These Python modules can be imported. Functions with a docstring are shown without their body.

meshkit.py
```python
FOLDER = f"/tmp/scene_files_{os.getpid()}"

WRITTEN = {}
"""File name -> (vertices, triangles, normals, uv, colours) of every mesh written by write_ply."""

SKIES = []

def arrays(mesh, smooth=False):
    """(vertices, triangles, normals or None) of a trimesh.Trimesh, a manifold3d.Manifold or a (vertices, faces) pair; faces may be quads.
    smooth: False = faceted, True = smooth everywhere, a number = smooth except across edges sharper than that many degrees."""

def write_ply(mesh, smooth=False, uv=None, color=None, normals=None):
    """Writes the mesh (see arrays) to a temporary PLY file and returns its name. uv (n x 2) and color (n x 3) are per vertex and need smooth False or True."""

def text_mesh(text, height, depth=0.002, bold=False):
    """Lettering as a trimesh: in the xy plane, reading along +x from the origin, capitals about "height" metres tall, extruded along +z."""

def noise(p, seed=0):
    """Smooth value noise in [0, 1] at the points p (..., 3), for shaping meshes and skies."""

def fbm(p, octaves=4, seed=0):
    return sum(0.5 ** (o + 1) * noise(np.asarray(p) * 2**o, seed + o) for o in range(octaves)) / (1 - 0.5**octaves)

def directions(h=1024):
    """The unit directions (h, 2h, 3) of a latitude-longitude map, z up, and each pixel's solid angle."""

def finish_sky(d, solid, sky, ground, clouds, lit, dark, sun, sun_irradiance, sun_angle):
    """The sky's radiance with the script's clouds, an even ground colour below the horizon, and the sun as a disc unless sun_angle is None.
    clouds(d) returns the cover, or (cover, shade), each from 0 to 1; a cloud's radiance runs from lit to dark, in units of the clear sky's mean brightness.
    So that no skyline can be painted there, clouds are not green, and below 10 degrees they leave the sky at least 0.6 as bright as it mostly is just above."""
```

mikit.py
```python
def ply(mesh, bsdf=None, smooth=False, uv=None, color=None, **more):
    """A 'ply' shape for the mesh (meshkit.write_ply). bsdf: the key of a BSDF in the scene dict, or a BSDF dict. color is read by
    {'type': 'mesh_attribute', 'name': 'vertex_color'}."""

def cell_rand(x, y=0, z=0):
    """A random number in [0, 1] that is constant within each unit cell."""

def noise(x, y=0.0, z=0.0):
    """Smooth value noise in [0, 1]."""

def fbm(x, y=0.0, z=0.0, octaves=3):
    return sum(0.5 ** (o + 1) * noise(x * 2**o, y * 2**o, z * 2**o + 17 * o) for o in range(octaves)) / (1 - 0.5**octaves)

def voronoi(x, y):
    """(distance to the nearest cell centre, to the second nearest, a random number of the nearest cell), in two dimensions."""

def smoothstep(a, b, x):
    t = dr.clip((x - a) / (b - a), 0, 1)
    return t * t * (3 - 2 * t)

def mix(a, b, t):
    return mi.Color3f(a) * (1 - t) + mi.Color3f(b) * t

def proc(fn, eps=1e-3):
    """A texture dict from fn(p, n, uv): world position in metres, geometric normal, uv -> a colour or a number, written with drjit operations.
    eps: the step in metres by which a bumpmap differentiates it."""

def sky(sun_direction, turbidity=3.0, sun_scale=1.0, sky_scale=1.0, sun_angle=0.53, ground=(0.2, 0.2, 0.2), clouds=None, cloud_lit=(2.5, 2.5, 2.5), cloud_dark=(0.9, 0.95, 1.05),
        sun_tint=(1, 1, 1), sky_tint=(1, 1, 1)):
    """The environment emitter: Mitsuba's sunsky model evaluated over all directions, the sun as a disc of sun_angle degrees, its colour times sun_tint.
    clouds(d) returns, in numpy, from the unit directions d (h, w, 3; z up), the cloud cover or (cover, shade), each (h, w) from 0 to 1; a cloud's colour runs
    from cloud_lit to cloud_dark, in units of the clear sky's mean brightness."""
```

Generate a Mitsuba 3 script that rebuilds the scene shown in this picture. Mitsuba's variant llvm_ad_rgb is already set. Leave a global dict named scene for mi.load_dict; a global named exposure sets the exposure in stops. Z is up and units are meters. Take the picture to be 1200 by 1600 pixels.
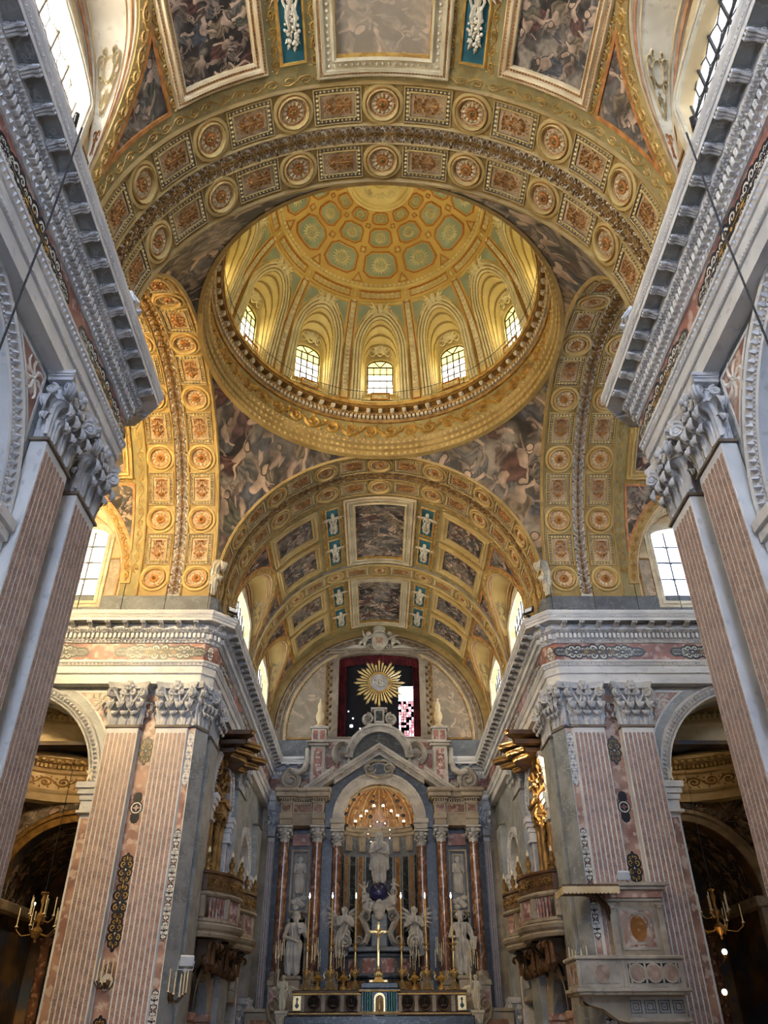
import math, random
import numpy as np, trimesh, mitsuba as mi, drjit as dr
import manifold3d as m3
from shapely.geometry import Polygon, LineString, Point, box as sbox
from shapely.ops import unary_union
from shapely import affinity
import mikit, meshkit
from mikit import noise, fbm, voronoi, cell_rand, smoothstep, mix, proc

T4 = mi.ScalarTransform4f
E = 1.65                       # eye height above the floor: all coordinates below are counted from the eye and lifted by E when written
CY, R, ZS = 21.37, 6.94, 15.71 # crossing centre, radius of the great arches, springing
scene, labels = {'type': 'scene'}, {}
rng = random.Random(7)

# ------------------------------------------------------------------ camera, light, exposure
_th, _ps, _ro, _x0 = 0.5996, 0.0110, -0.0047, -0.1519
_fw = np.array([math.sin(_ps)*math.cos(_th), math.cos(_ps)*math.cos(_th), math.sin(_th)])
_rt = np.array([math.cos(_ps), -math.sin(_ps), 0.0]); _up = np.cross(_rt, _fw)
_u2 = -_rt*math.sin(_ro) + _up*math.cos(_ro)
scene['camera'] = {'type': 'perspective', 'fov': math.degrees(2*math.atan(600/1204.08)), 'fov_axis': 'x', 'near_clip': 0.1, 'far_clip': 500.0,
    'to_world': T4().look_at(origin=[_x0, 0, E], target=[_x0+_fw[0], _fw[1], E+_fw[2]], up=list(_u2))}
exposure = 1.25
W_COOL  = (6.0, 7.2, 9.4)     # daylight in the right transept windows
W_SHADE = (.50, .57, .66)     # pale northern sky in the right nave windows
W_LEFT  = (10.5, 10.0, 9.2)     # brighter, warmer sky in the left nave windows
W_FACADE= (4.9, 6.2, 8.8)     # blue skylight in the big windows of the entrance front behind the camera
W_WARM  = (7.6, 6.6, 4.0)   # sunlit haze outside the dome windows
W_AMBER = (1.1, 0.85, 0.2)    # their amber glass heads
W_BOOST = (64.0, 50.0, 29.0)  # unseen near left transept window, boosted to brighten the far arch soffit
W_PALE  = (2.9, 3.0, 3.0)    # chancel windows
SUN = dict(direction=(13.8, -2.0, -7.6), irradiance=(15.0, 12.0, 7.4))   # low sun through one clear chancel window

def area(c, w=1.0): return {'type': 'area', 'radiance': {'type': 'rgb', 'value': list(c)}, 'sampling_weight': float(w)}

# ------------------------------------------------------------------ mesh helpers
def s2l(r, g=None, b=None):
    c = np.array((r, g, b) if g is not None else r, float)/255
    return tuple(float(q) for q in np.where(c <= .04045, c/12.92, ((c+.055)/1.055)**2.4))
def M4(): return np.eye(4)
def TR(x=0, y=0, z=0): m = np.eye(4); m[:3, 3] = x, y, z; return m
def RZ(d): a = math.radians(d); m = np.eye(4); m[:2, :2] = [[math.cos(a), -math.sin(a)], [math.sin(a), math.cos(a)]]; return m
def RX(d): a = math.radians(d); m = np.eye(4); m[1:3, 1:3] = [[math.cos(a), -math.sin(a)], [math.sin(a), math.cos(a)]]; return m
def RY(d): a = math.radians(d); m = np.eye(4); m[0, 0] = m[2, 2] = math.cos(a); m[0, 2] = math.sin(a); m[2, 0] = -math.sin(a); return m
def SC(x, y=None, z=None): y = x if y is None else y; z = x if z is None else z; return np.diag([x, y, z, 1.0])
def FR(o, ex, ey, ez):         # frame with the given axes
    m = np.eye(4); m[:3, 0], m[:3, 1], m[:3, 2], m[:3, 3] = ex, ey, ez, o; return m
def xf(m, A):
    v = m[0] @ A[:3, :3].T + A[:3, 3]; f = m[1]
    return (v, f[:, ::-1] if np.linalg.det(A[:3, :3]) < 0 else f)
def warp(m, fn): return (np.asarray(fn(m[0])), m[1])
def cat(*ms):
    ms = [m for m in (ms[0] if len(ms) == 1 and isinstance(ms[0], list) else ms) if m is not None and len(m[1])]
    k = np.cumsum([0]+[len(m[0]) for m in ms])
    return (np.vstack([m[0] for m in ms]), np.vstack([m[1]+a for m, a in zip(ms, k)]))
def quads(nu, nv, cu=False, cv=False):
    i, j = np.meshgrid(np.arange(nu if cu else nu-1), np.arange(nv if cv else nv-1), indexing='ij')
    a, b = i*nv+j, ((i+1) % nu)*nv+j
    c, d = ((i+1) % nu)*nv+(j+1) % nv, i*nv+(j+1) % nv
    q = np.stack([a, b, c, d], -1).reshape(-1, 4)
    return np.vstack([q[:, [0, 1, 2]], q[:, [0, 2, 3]]])
def grid(fn, us, vs, cu=False, cv=False, flip=False):
    U, V = np.meshgrid(us, vs, indexing='ij')
    p = np.stack(fn(U, V), -1).reshape(-1, 3)
    f = quads(len(us), len(vs), cu, cv)
    return (p, f[:, ::-1] if flip else f)
def bx(x0, x1, y0, y1, z0, z1):
    v = np.array([[x, y, z] for x in (x0, x1) for y in (y0, y1) for z in (z0, z1)], float)
    f = np.array([[0,1,3],[0,3,2],[4,6,7],[4,7,5],[0,4,5],[0,5,1],[2,3,7],[2,7,6],[0,2,6],[0,6,4],[1,5,7],[1,7,3]])
    return (v, f)
def bev(x0, x1, y0, y1, z0, z1, b=.01):      # box with chamfered edges (hull)
    p = []
    for x, sx in ((x0, 1), (x1, -1)):
        for y, sy in ((y0, 1), (y1, -1)):
            for z, sz in ((z0, 1), (z1, -1)):
                p += [(x+sx*b, y+sy*b, z), (x+sx*b, y, z+sz*b), (x, y+sy*b, z+sz*b)]
    return hull(p)
def hull(p):
    m = m3.Manifold.hull_points(np.asarray(p, float)).to_mesh()
    return (np.array(m.vert_properties[:, :3], float), np.array(m.tri_verts, int))
def man(m): k = m.to_mesh(); return (np.array(k.vert_properties[:, :3], float), np.array(k.tri_verts, int))
def lathe(prof, n=24, a0=0, a1=360, sx=1, sy=1):   # prof [(r, z)] about z
    closed = abs(a1-a0) >= 360
    th = np.radians(np.linspace(a0, a1, n+(0 if closed else 1), endpoint=not closed))
    pr = np.array(prof, float)
    def fn(U, V):
        i = V.astype(int); r, z = pr[i, 0], pr[i, 1]
        return r*np.cos(U)*sx, r*np.sin(U)*sy, z
    return grid(fn, th, np.arange(len(pr)), cu=closed)
def tri2d(poly):                              # shapely polygon -> flat triangles
    out = []
    for g in getattr(poly, 'geoms', [poly]):
        if g.is_empty or g.geom_type != 'Polygon' or g.area < 1e-8: continue
        v, f = trimesh.creation.triangulate_polygon(g, engine='earcut')
        out.append((np.c_[v, np.zeros(len(v))], np.asarray(f)))
    return cat(out) if out else (np.zeros((0, 3)), np.zeros((0, 3), int))
def prism(poly, h0, h1):                      # shapely polygon extruded along +z
    out = []
    for g in getattr(poly, 'geoms', [poly]):
        if g.is_empty or g.geom_type != 'Polygon' or g.area < 1e-8: continue
        t = trimesh.creation.extrude_polygon(g, h1-h0, engine='earcut')
        out.append((np.array(t.vertices)+[0, 0, h0], np.array(t.faces)))
    return cat(out)
def strips(poly, step, h0=0.0, h1=None, step2=None):   # polygon cut in bands so that it can be bent
    x0, y0, x1, y1 = poly.bounds; out = []
    for x in np.arange(x0, x1, step):
        band = [sbox(x, y0-1, min(x+step, x1), y1+1)] if step2 is None else [sbox(x, y, min(x+step, x1), min(y+step2, y1)) for y in np.arange(y0, y1, step2)]
        for b in band:
            g = poly.intersection(b)
            if g.area < 1e-7: continue
            if h1 is None:
                t = tri2d(g); out.append((t[0]+[0, 0, h0], t[1]))
            else: out.append(prism(g, h0, h1))
    return cat(out)
def tube(pts, r, n=6, caps=True):
    p = np.asarray(pts, float); r = np.broadcast_to(r, (len(p),)).astype(float)
    t = np.gradient(p, axis=0); t /= np.linalg.norm(t, axis=1, keepdims=True)+1e-12
    ref = np.array([0.31, 0.17, 0.93]); a = np.cross(t, ref); a /= np.linalg.norm(a, axis=1, keepdims=True)+1e-12
    for i in range(1, len(a)):
        q = a[i-1]-t[i]*(a[i-1] @ t[i]); a[i] = q/(np.linalg.norm(q)+1e-12)
    b = np.cross(t, a); th = np.arange(n)*2*np.pi/n
    v = p[:, None]+r[:, None, None]*(np.cos(th)[None, :, None]*a[:, None]+np.sin(th)[None, :, None]*b[:, None])
    f = quads(len(p), n, cv=True); v = v.reshape(-1, 3)
    if caps:
        k = len(v); v = np.vstack([v, p[0], p[-1]]); m = (len(p)-1)*n
        f = np.vstack([f, [[k, i, (i+1) % n] for i in range(n)], [[k+1, m+(i+1) % n, m+i] for i in range(n)]])
    return (v, f)
def sweep(path, prof, side=1, closed=False):
    """moulding: plan path [(x, y)], profile [(outward, z)]; outward is to the right of the path for side=1"""
    p = np.asarray(path, float); n = len(p)
    d = np.diff(np.vstack([p, p[:1]]) if closed else p, axis=0); d /= np.linalg.norm(d, axis=1, keepdims=True)
    nr = np.c_[d[:, 1], -d[:, 0]]*side
    mit = []
    for i in range(n):
        a = nr[i-1] if (i > 0 or closed) else nr[0]
        b = nr[i] if (i < len(nr)) else nr[-1]
        m = a+b; m /= (m @ a); mit.append(m)
    mit = np.array(mit); pr = np.asarray(prof, float)
    v = np.array([[(*(p[i]+mit[i]*o), z) for o, z in pr] for i in range(n)]).reshape(-1, 3)
    f = quads(n, len(pr), cu=closed)
    return (v, f if side < 0 else f[:, ::-1])
def ico(r=1, s=1, c=(0, 0, 0)):
    m = trimesh.creation.icosphere(subdivisions=s, radius=1)
    rr = np.broadcast_to(r, 3)
    return (np.array(m.vertices)*rr+np.asarray(c), np.array(m.faces))
_oct = (np.array([[1,0,0],[-1,0,0],[0,1,0],[0,-1,0],[0,0,1.]]), np.array([[0,2,4],[2,1,4],[1,3,4],[3,0,4]]))
def bead(x, y, r, h0=0.0):                    # small raised bead on the plane z = h0
    return (_oct[0]*r*[1, 1, 1.2]+[x, y, h0], _oct[1])
def beads(x0, x1, y, r, gap, h0=0.0):
    n = max(1, int((x1-x0)/gap)); return [bead(x0+(x1-x0)*(i+.5)/n, y, r, h0) for i in range(n)]
def ribbon(pts, w, h, h0=0.0):                # raised strip of triangular section on the plane z = h0
    p = np.asarray(pts, float); n = len(p)
    t = np.gradient(p, axis=0); t /= np.linalg.norm(t, axis=1, keepdims=True)+1e-12
    nn = np.c_[-t[:, 1], t[:, 0]]; w = np.broadcast_to(w, (n,))[:, None]
    hh = np.broadcast_to(h, (n,))
    v = np.zeros((n, 3, 3)); v[:, 0, :2] = p+nn*w/2; v[:, 1, :2] = p; v[:, 2, :2] = p-nn*w/2
    v[:, :, 2] = h0; v[:, 1, 2] += hh
    return (v.reshape(-1, 3), quads(n, 3))
def leafpoly(x, y, ang, L, W, h, h0=0.0):     # little raised leaf
    c, s = math.cos(ang), math.sin(ang)
    q = np.array([(0, 0, 0), (L*.4, W/2, 0), (L, 0, 0), (L*.4, -W/2, 0), (L*.4, 0, h)])
    v = np.c_[x+q[:, 0]*c-q[:, 1]*s, y+q[:, 0]*s+q[:, 1]*c, h0+q[:, 2]]
    return (v, np.array([[0, 4, 1], [1, 4, 2], [2, 4, 3], [3, 4, 0]])[:, ::-1])
def spiral(cx, cy, r0, r1, a0, turns, n=22):
    t = np.linspace(0, 1, n); a = a0+turns*2*np.pi*t; r = r0+(r1-r0)*t**.8
    return np.c_[cx+r*np.cos(a), cy+r*np.sin(a)]
def ring2(cx, cy, r, w, h, n=16, h0=0.0):
    a = np.linspace(0, 2*np.pi, n+1); return ribbon(np.c_[cx+r*np.cos(a), cy+r*np.sin(a)], w, h, h0)
def rosette2(cx, cy, r, h, n=8, h0=0.0):
    out = [bead(cx, cy, r*.3, h0)]
    for k in range(n): out.append(leafpoly(cx, cy, 2*np.pi*k/n, r, r*.55, h, h0))
    return cat(out)

# ------------------------------------------------------------------ scene entries
_used = {}
def key(name):
    n = _used.get(name, 0); _used[name] = n+1
    return name if n == 0 else f'{name}_{n:03d}'
LIFT = TR(0, 0, E)
def PL(mesh, mat, smooth=False, uv=None): return mikit.ply(mesh, mat, smooth=smooth, uv=uv)
def put(name, mesh, mat=None, parent=None, M=None, smooth=False, uv=None, emit=None):
    k = key((parent+'__' if parent else '')+name)
    d = dict(mesh) if isinstance(mesh, dict) else PL(mesh, mat, smooth, uv)
    A = LIFT if M is None else LIFT @ M
    d['to_world'] = T4(A.tolist())
    if emit is not None:
        v_, f_ = meshkit.WRITTEN[d['filename']][:2]
        pw = .5*np.linalg.norm(np.cross(v_[f_[:, 1]]-v_[f_[:, 0]], v_[f_[:, 2]]-v_[f_[:, 0]]), axis=1).sum()*max(emit)
        d['emitter'] = area(emit, max(.05, math.sqrt(pw)/10))   # how often it is picked, not how bright it is
    scene[k] = d
    return k
def thing(name, label, cat_, group=None):
    k = key(name); labels[k] = {'label': label, 'category': cat_}
    if group: labels[k]['group'] = group
    return k
def one(name, mesh, mat, label, cat_, group=None, M=None, smooth=False, emit=None):
    k = put(name, mesh, mat, None, M, smooth, emit=emit); labels[k] = {'label': label, 'category': cat_}
    if group: labels[k]['group'] = group
    return k
def struct(name, label, cat_='structure'):
    k = key(name); labels[k] = {'label': label, 'category': cat_, 'kind': 'structure'}
    return k
def tagpart(k, label): labels[k] = {'label': label}
def stuffpart(k, label=None):
    labels[k] = {'kind': 'stuff'}
    if label: labels[k]['label'] = label
# ------------------------------------------------------------------ materials
def rgb(c): return {'type': 'rgb', 'value': list(c)}
def pr(c, rough=.5, metal=0.0, spec=.4, **k):
    base = c if isinstance(c, dict) else rgb(c)
    return {'type': 'twosided', 'bsdf': {'type': 'principled', 'base_color': base, 'roughness': rough, 'metallic': metal, 'specular': spec, **k}}
def mat(name, *a, **k): scene[name] = pr(*a, **k); return name
def patch(c1, c2, f=1.3, c3=None, f3=9.0, lo=.62, hi=.72, amt=.6):
    c1, c2 = s2l(c1), s2l(c2); c3 = None if c3 is None else s2l(c3)
    def fn(p, n, uv):
        c = mix(c1, c2, smoothstep(.3, .7, fbm(p.x*f, p.y*f, p.z*f, octaves=3)))
        if c3 is not None: c = mix(c, c3, amt*smoothstep(lo, hi, fbm(p.x*f3, p.y*f3, p.z*f3*.8+5.0, octaves=3)))
        return c
    return proc(fn)
def veins(c1, c2, vein, f=.9, fv=1.6, stretch=(1, 1, 1)):
    c1, c2, cv = s2l(c1), s2l(c2), s2l(vein)
    def fn(p, n, uv):
        x, y, z = p.x*stretch[0], p.y*stretch[1], p.z*stretch[2]
        w = fbm(x*f, y*f, z*f, octaves=3)
        c = mix(c1, c2, smoothstep(.3, .7, w))
        v = dr.abs(fbm(x*fv+w*1.5, y*fv, z*fv+w, octaves=4)-.5)
        return mix(c, cv, .75*smoothstep(.035, .004, v))
    return proc(fn)
mat('white_marble', patch((206, 204, 200), (184, 184, 184), 1.1, (150, 150, 152), 7, .6, .8, .45), .45)
mat('carved_marble', patch((190, 189, 188), (164, 165, 168), 2.2, (120, 120, 124), 9, .58, .78, .5), .5)
mat('grey_marble', veins((146, 148, 146), (120, 124, 124), (160, 162, 162), 1.6, 3.2), .4)
mat('dark_grey_marble', veins((100, 104, 106), (78, 82, 86), (120, 124, 126), 1.4, 3.4), .4)
mat('necking_brown', patch((118, 104, 88), (92, 80, 68), 2.0), .6)
mat('flute_red', patch((156, 126, 112), (132, 104, 94), 5.0, (188, 166, 152), 34, .5, .64, .5), .42)
mat('pulpit_stone', patch((170, 160, 144), (142, 132, 118), 2.0, (112, 104, 94), 7, .58, .78, .4), .5)
mat('pulpit_inlay', patch((150, 126, 110), (124, 102, 90), 3.0, (176, 158, 142), 9, .5, .7, .5), .45)
mat('dome_line', s2l(138, 116, 66), .6)
mat('retable_marble', patch((176, 168, 154), (146, 138, 126), 1.6, (116, 108, 98), 6, .56, .76, .5), .5)
mat('panel_beige', patch((178, 152, 116), (152, 126, 92), 2.2), .65)
mat('orn_gold', patch((172, 122, 62), (138, 94, 44), 5.0), .45, metal=.2)
mat('breccia', patch((168, 132, 112), (132, 94, 82), 1.6, (206, 190, 174), 6, .5, .7, .6), .4)
mat('red_inlay', patch((146, 98, 84), (118, 76, 68), 2.0, (196, 176, 164), 5.5, .48, .68, .6), .4)
mat('inlay_black', (.012, .012, .015), .35)
mat('inlay_yellow', patch((196, 152, 74), (168, 122, 52), 3.0), .4)
mat('inlay_white', patch((214, 208, 196), (196, 190, 180), 2.0), .45)
mat('inlay_blue', s2l(112, 120, 140), .45)
mat('column_red', patch((116, 78, 56), (86, 54, 40), 3.0, (166, 132, 106), 7.0, .52, .68, .7), .18, spec=.7)
mat('green_black', veins((38, 42, 42), (24, 27, 29), (86, 92, 90), 1.2, 2.6), .28, spec=.6)
mat('blue_black', veins((44, 44, 46), (30, 30, 33), (78, 78, 82), .9, 2.6), .3)
mat('alabaster', patch((156, 108, 60), (124, 80, 42), 2.0, (186, 146, 92), 7, .55, .7, .5), .25)
mat('ochre', patch((160, 134, 80), (138, 112, 62), .8, (126, 96, 48), 5, .56, .75, .5), .6)
mat('ochre_pale', patch((186, 160, 100), (166, 138, 80), .9), .65)
mat('olive', patch((142, 128, 82), (122, 108, 66), 1.0, (160, 140, 84), 5, .55, .75, .5), .65)
mat('gilt', patch((190, 150, 72), (154, 114, 48), 4.0), .45, metal=.25, spec=.6)
mat('gilt_dark', patch((152, 116, 60), (118, 86, 42), 4.0), .48, metal=.25)
mat('rust_gold', patch((182, 122, 62), (148, 94, 46), 5.0), .55, metal=.1)
mat('rust_pale', patch((190, 148, 108), (160, 112, 76), 4.0), .65)
mat('frame_brown', patch((122, 106, 80), (92, 78, 58), 3.0), .6)
mat('bead_gold', s2l(206, 186, 136), .5)
mat('frame_grey', patch((146, 138, 120), (116, 106, 88), 3.0), .6)
mat('stucco_warm', patch((196, 182, 146), (172, 156, 120), 2.0), .65)
mat('cream', patch((204, 184, 144), (182, 158, 116), 1.5), .65)
mat('stucco', patch((204, 194, 168), (182, 170, 146), 1.6, (150, 138, 116), 8, .58, .75, .4), .65)
mat('bead_white', s2l(214, 204, 178), .5)
mat('vine_ground', patch((190, 186, 170), (168, 164, 150), 1.2), .65)
mat('groove_dark', patch((84, 72, 56), (62, 52, 42), 3.0), .7)
mat('teal', patch((44, 100, 108), (28, 76, 86), 1.6), .6)
mat('dome_yellow', patch((200, 172, 100), (184, 154, 82), .7), .6)
mat('dome_cream', patch((206, 190, 134), (188, 170, 114), .9), .6)
mat('dome_green', patch((150, 160, 138), (132, 144, 124), 1.4), .65)
mat('dome_orange', s2l(160, 104, 44), .5, metal=.1)
mat('dome_white', patch((214, 206, 168), (196, 186, 148), 2.0), .6)
mat('tan_stone', patch((158, 144, 122), (134, 120, 100), 1.2, (104, 92, 78), 6, .55, .75, .5), .55)
mat('statue_stone', patch((178, 174, 166), (154, 150, 144), 2.4, (112, 110, 104), 7, .6, .8, .35), .55)
mat('wood', patch((96, 66, 40), (66, 44, 26), 2.0), .45)
mat('organ_gilt', patch((150, 114, 58), (108, 78, 40), 3.0), .45, metal=.3)
mat('velvet_red', patch((88, 16, 22), (60, 8, 14), 2.0), .85)
mat('dark_cloth', (.008, .007, .009), .9)
mat('bright_gold', s2l(232, 200, 130), .3, metal=.8, spec=.6)
mat('altar_gold', s2l(228, 200, 142), .3, metal=.85, spec=.6)
mat('iron_black', (.012, .012, .013), .5)
mat('leading', (.03, .03, .032), .6)
mat('lamp_grey', s2l(206, 210, 214), .35)
mat('bulb', (.9, .85, .7), .4)
mat('globe_blue', patch((30, 32, 84), (18, 18, 52), 2.0), .2, spec=.7)
mat('wax', s2l(222, 206, 168), .5)
mat('wax_yellow', s2l(206, 170, 104), .5)
mat('malachite', patch((28, 92, 84), (16, 62, 58), 3.0), .25)
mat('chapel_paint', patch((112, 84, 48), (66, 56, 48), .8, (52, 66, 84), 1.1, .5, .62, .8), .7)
mat('dark_bronze', s2l(70, 52, 34), .4, metal=.5)
mat('plant', s2l(24, 44, 22), .6)
mat('plaster', patch((196, 192, 182), (176, 172, 164), .8), .8)
mat('wood_red', patch((88, 48, 28), (64, 34, 20), 2.0), .4)

def fresco_fn(p, n, uv):
    """painted figures among clouds: uv in figure heights, a different painting for every offset"""
    w1, w2 = fbm(uv.x*3.1, uv.y*3.1, 2.0, octaves=3)-.5, fbm(uv.x*3.3+40, uv.y*3.1, 5.0, octaves=3)-.5
    qx, qy = uv.x+.30*w1, uv.y+.30*w2
    brush = .40+.80*fbm(uv.x*8, uv.y*11, 1.0, octaves=3)
    def figs(c, s, seed, pal, amt):
        x, y = qx*s, qy*s
        ix, iy = dr.floor(x), dr.floor(y)
        for a in (-1, 0, 1):
            for b in (-1, 0, 1):
                cx, cy = ix+a, iy+b
                r1, r2, r3, r4, hue = (cell_rand(cx, cy, seed+k) for k in range(5))
                px, py = x-(cx+.2+.6*r1), y-(cy+.2+.6*r2)
                an = (r3-.5)*2.6; co, si = dr.cos(an), dr.sin(an)
                u, v = px*co+py*si, -px*si+py*co
                on = dr.select(r4 < .82, amt, 0.0)
                fold = .45+.55*dr.square(dr.sin(u*13+v*7*(hue-.3)+w1*9))+.35*w2
                drape = mix(mix(pal[0], pal[1], smoothstep(.30, .38, hue)), mix(pal[2], pal[3], smoothstep(.78, .86, hue)), smoothstep(.52, .60, hue))*fold
                body = dr.square(u/(.26+.1*r3))+dr.square((v+.12)/.42)
                c = mix(c, drape, on*smoothstep(1.15, .75, body))
                flesh = mi.Color3f(pal[4])*(.55+.75*smoothstep(-.25, .2, u+.4*w2)+.5*w1)
                tor = dr.square(u/.15)+dr.square((v-.2)/.2)
                c = mix(c, flesh, on*smoothstep(1.2, .75, tor))
                e1 = u*(r1-.45)*2.6
                arm = dr.abs(v-.26+e1)+2.0*dr.maximum(dr.abs(u)-.36, 0)
                leg = dr.abs(u-.14*(r2-.5)*4+.45*(v+.5))+2.0*dr.maximum(dr.abs(v+.5)-.22, 0)
                c = mix(c, flesh, on*smoothstep(.075, .035, dr.minimum(arm, leg)))
                hd = dr.sqrt(dr.square(u-.03)+dr.square(v-.5))
                c = mix(c, mi.Color3f(.055, .035, .02), on*smoothstep(.145, .12, hd))
                c = mix(c, flesh*1.05, on*smoothstep(.115, .085, hd+.25*dr.maximum(v-.54, 0)))
        return c
    x, y = uv.x, uv.y
    w = fbm(x*1.1, y*1.1, 3.0, octaves=4)
    sky = mix(s2l(64, 54, 44), s2l(104, 96, 86), smoothstep(.3, .7, w))
    cl = fbm(x*2.2+w, y*2.6, 7.0, octaves=4)
    c = mix(sky, s2l(146, 130, 108), smoothstep(.48, .66, cl))
    c = mix(c, s2l(48, 38, 30), smoothstep(.52, .7, fbm(x*1.3+9, y*1.6, 1.0, octaves=3)))
    c = figs(c, 3.1, 31, [s2l(112, 76, 60), s2l(86, 90, 98), s2l(132, 110, 82), s2l(112, 110, 102), s2l(158, 128, 104)], .8)
    c = figs(c, 1.75, 7, [s2l(116, 62, 48), s2l(80, 86, 96), s2l(142, 114, 72), s2l(92, 90, 66), s2l(182, 144, 110)], .92)
    c = c*brush
    return mix(c, mi.luminance(c)*mi.Color3f(1.12, .98, .82), .42)          # browned varnish
scene['fresco'] = pr(proc(fresco_fn), .75)
def fresco_pale(p, n, uv): return mix(fresco_fn(p, n, uv), s2l(196, 178, 150), .45)
scene['fresco_pale'] = pr(proc(fresco_pale), .75)
_pid = [0]
def paint_uv(v2, scale=1.0):                  # uv for a flat painting: metres / scale, moved to its own place
    _pid[0] += 1
    return np.asarray(v2)[:, :2]/scale+[37.0*_pid[0], 11.0*_pid[0]]
# ------------------------------------------------------------------ ornament (flat: x along, y across, z = relief)
def vine_pair(L, W, unit, h=.035):
    """candelabra scroll: back-to-back spirals with leaves left and right of an axis along x"""
    one_ = []; n = max(1, round(L/unit)); u = L/n
    for sg in (1, -1):
        for cx, cy, r, a0, tn in ((.25, .25, .21, math.pi*.9, 1.45), (-.25, .27, .18, .1, -1.35), (.0, .40, .09, -1.4, 1.1)):
            sp = spiral(0, 0, r*W, r*W*.2, a0, tn, 16); sp = np.c_[sp[:, 0]*u/W*.95+cx*u, sg*(sp[:, 1]+cy*W)]
            one_.append(ribbon(sp, np.linspace(W*.062, W*.042, 16), h)); one_.append(bead(cx*u, sg*cy*W, W*.04))
        st = np.linspace(-.5, .5, 9); one_.append(ribbon(np.c_[st*u, sg*W*(.05+.05*np.cos(st*4*np.pi))], W*.06, h))
        for x, y, an, l in ((.42, .14, .9, .2), (.05, .13, 1.2, .18), (-.08, .12, 2.0, .18), (-.42, .12, 2.3, .2), (.47, .36, 2.4, .18), (.38, .42, .3, .14), (-.40, .44, 2.8, .14), (-.47, .33, .7, .18), (.1, .30, 2.6, .16), (-.1, .30, .5, .15), (.25, .03, 1.57, .1), (-.25, .03, 1.57, .1)):
            one_.append(leafpoly(x*u, sg*y*W, sg*an, W*l*.9, W*.075, h*.9))
    one_ += [leafpoly(0, 0, math.pi+q, W*.26, W*.1, h) for q in (-.5, 0, .5)]+[leafpoly(.5*u, 0, math.pi+q, W*.3, W*.1, h*1.2) for q in (-.7, 0, .7)]+[bead(0, 0, W*.07), bead(-.5*u, 0, W*.08)]
    one_ = cat(one_)
    return cat([(one_[0]+[-L/2+(i+.5)*u, 0, 0], one_[1]) for i in range(n)])
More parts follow.
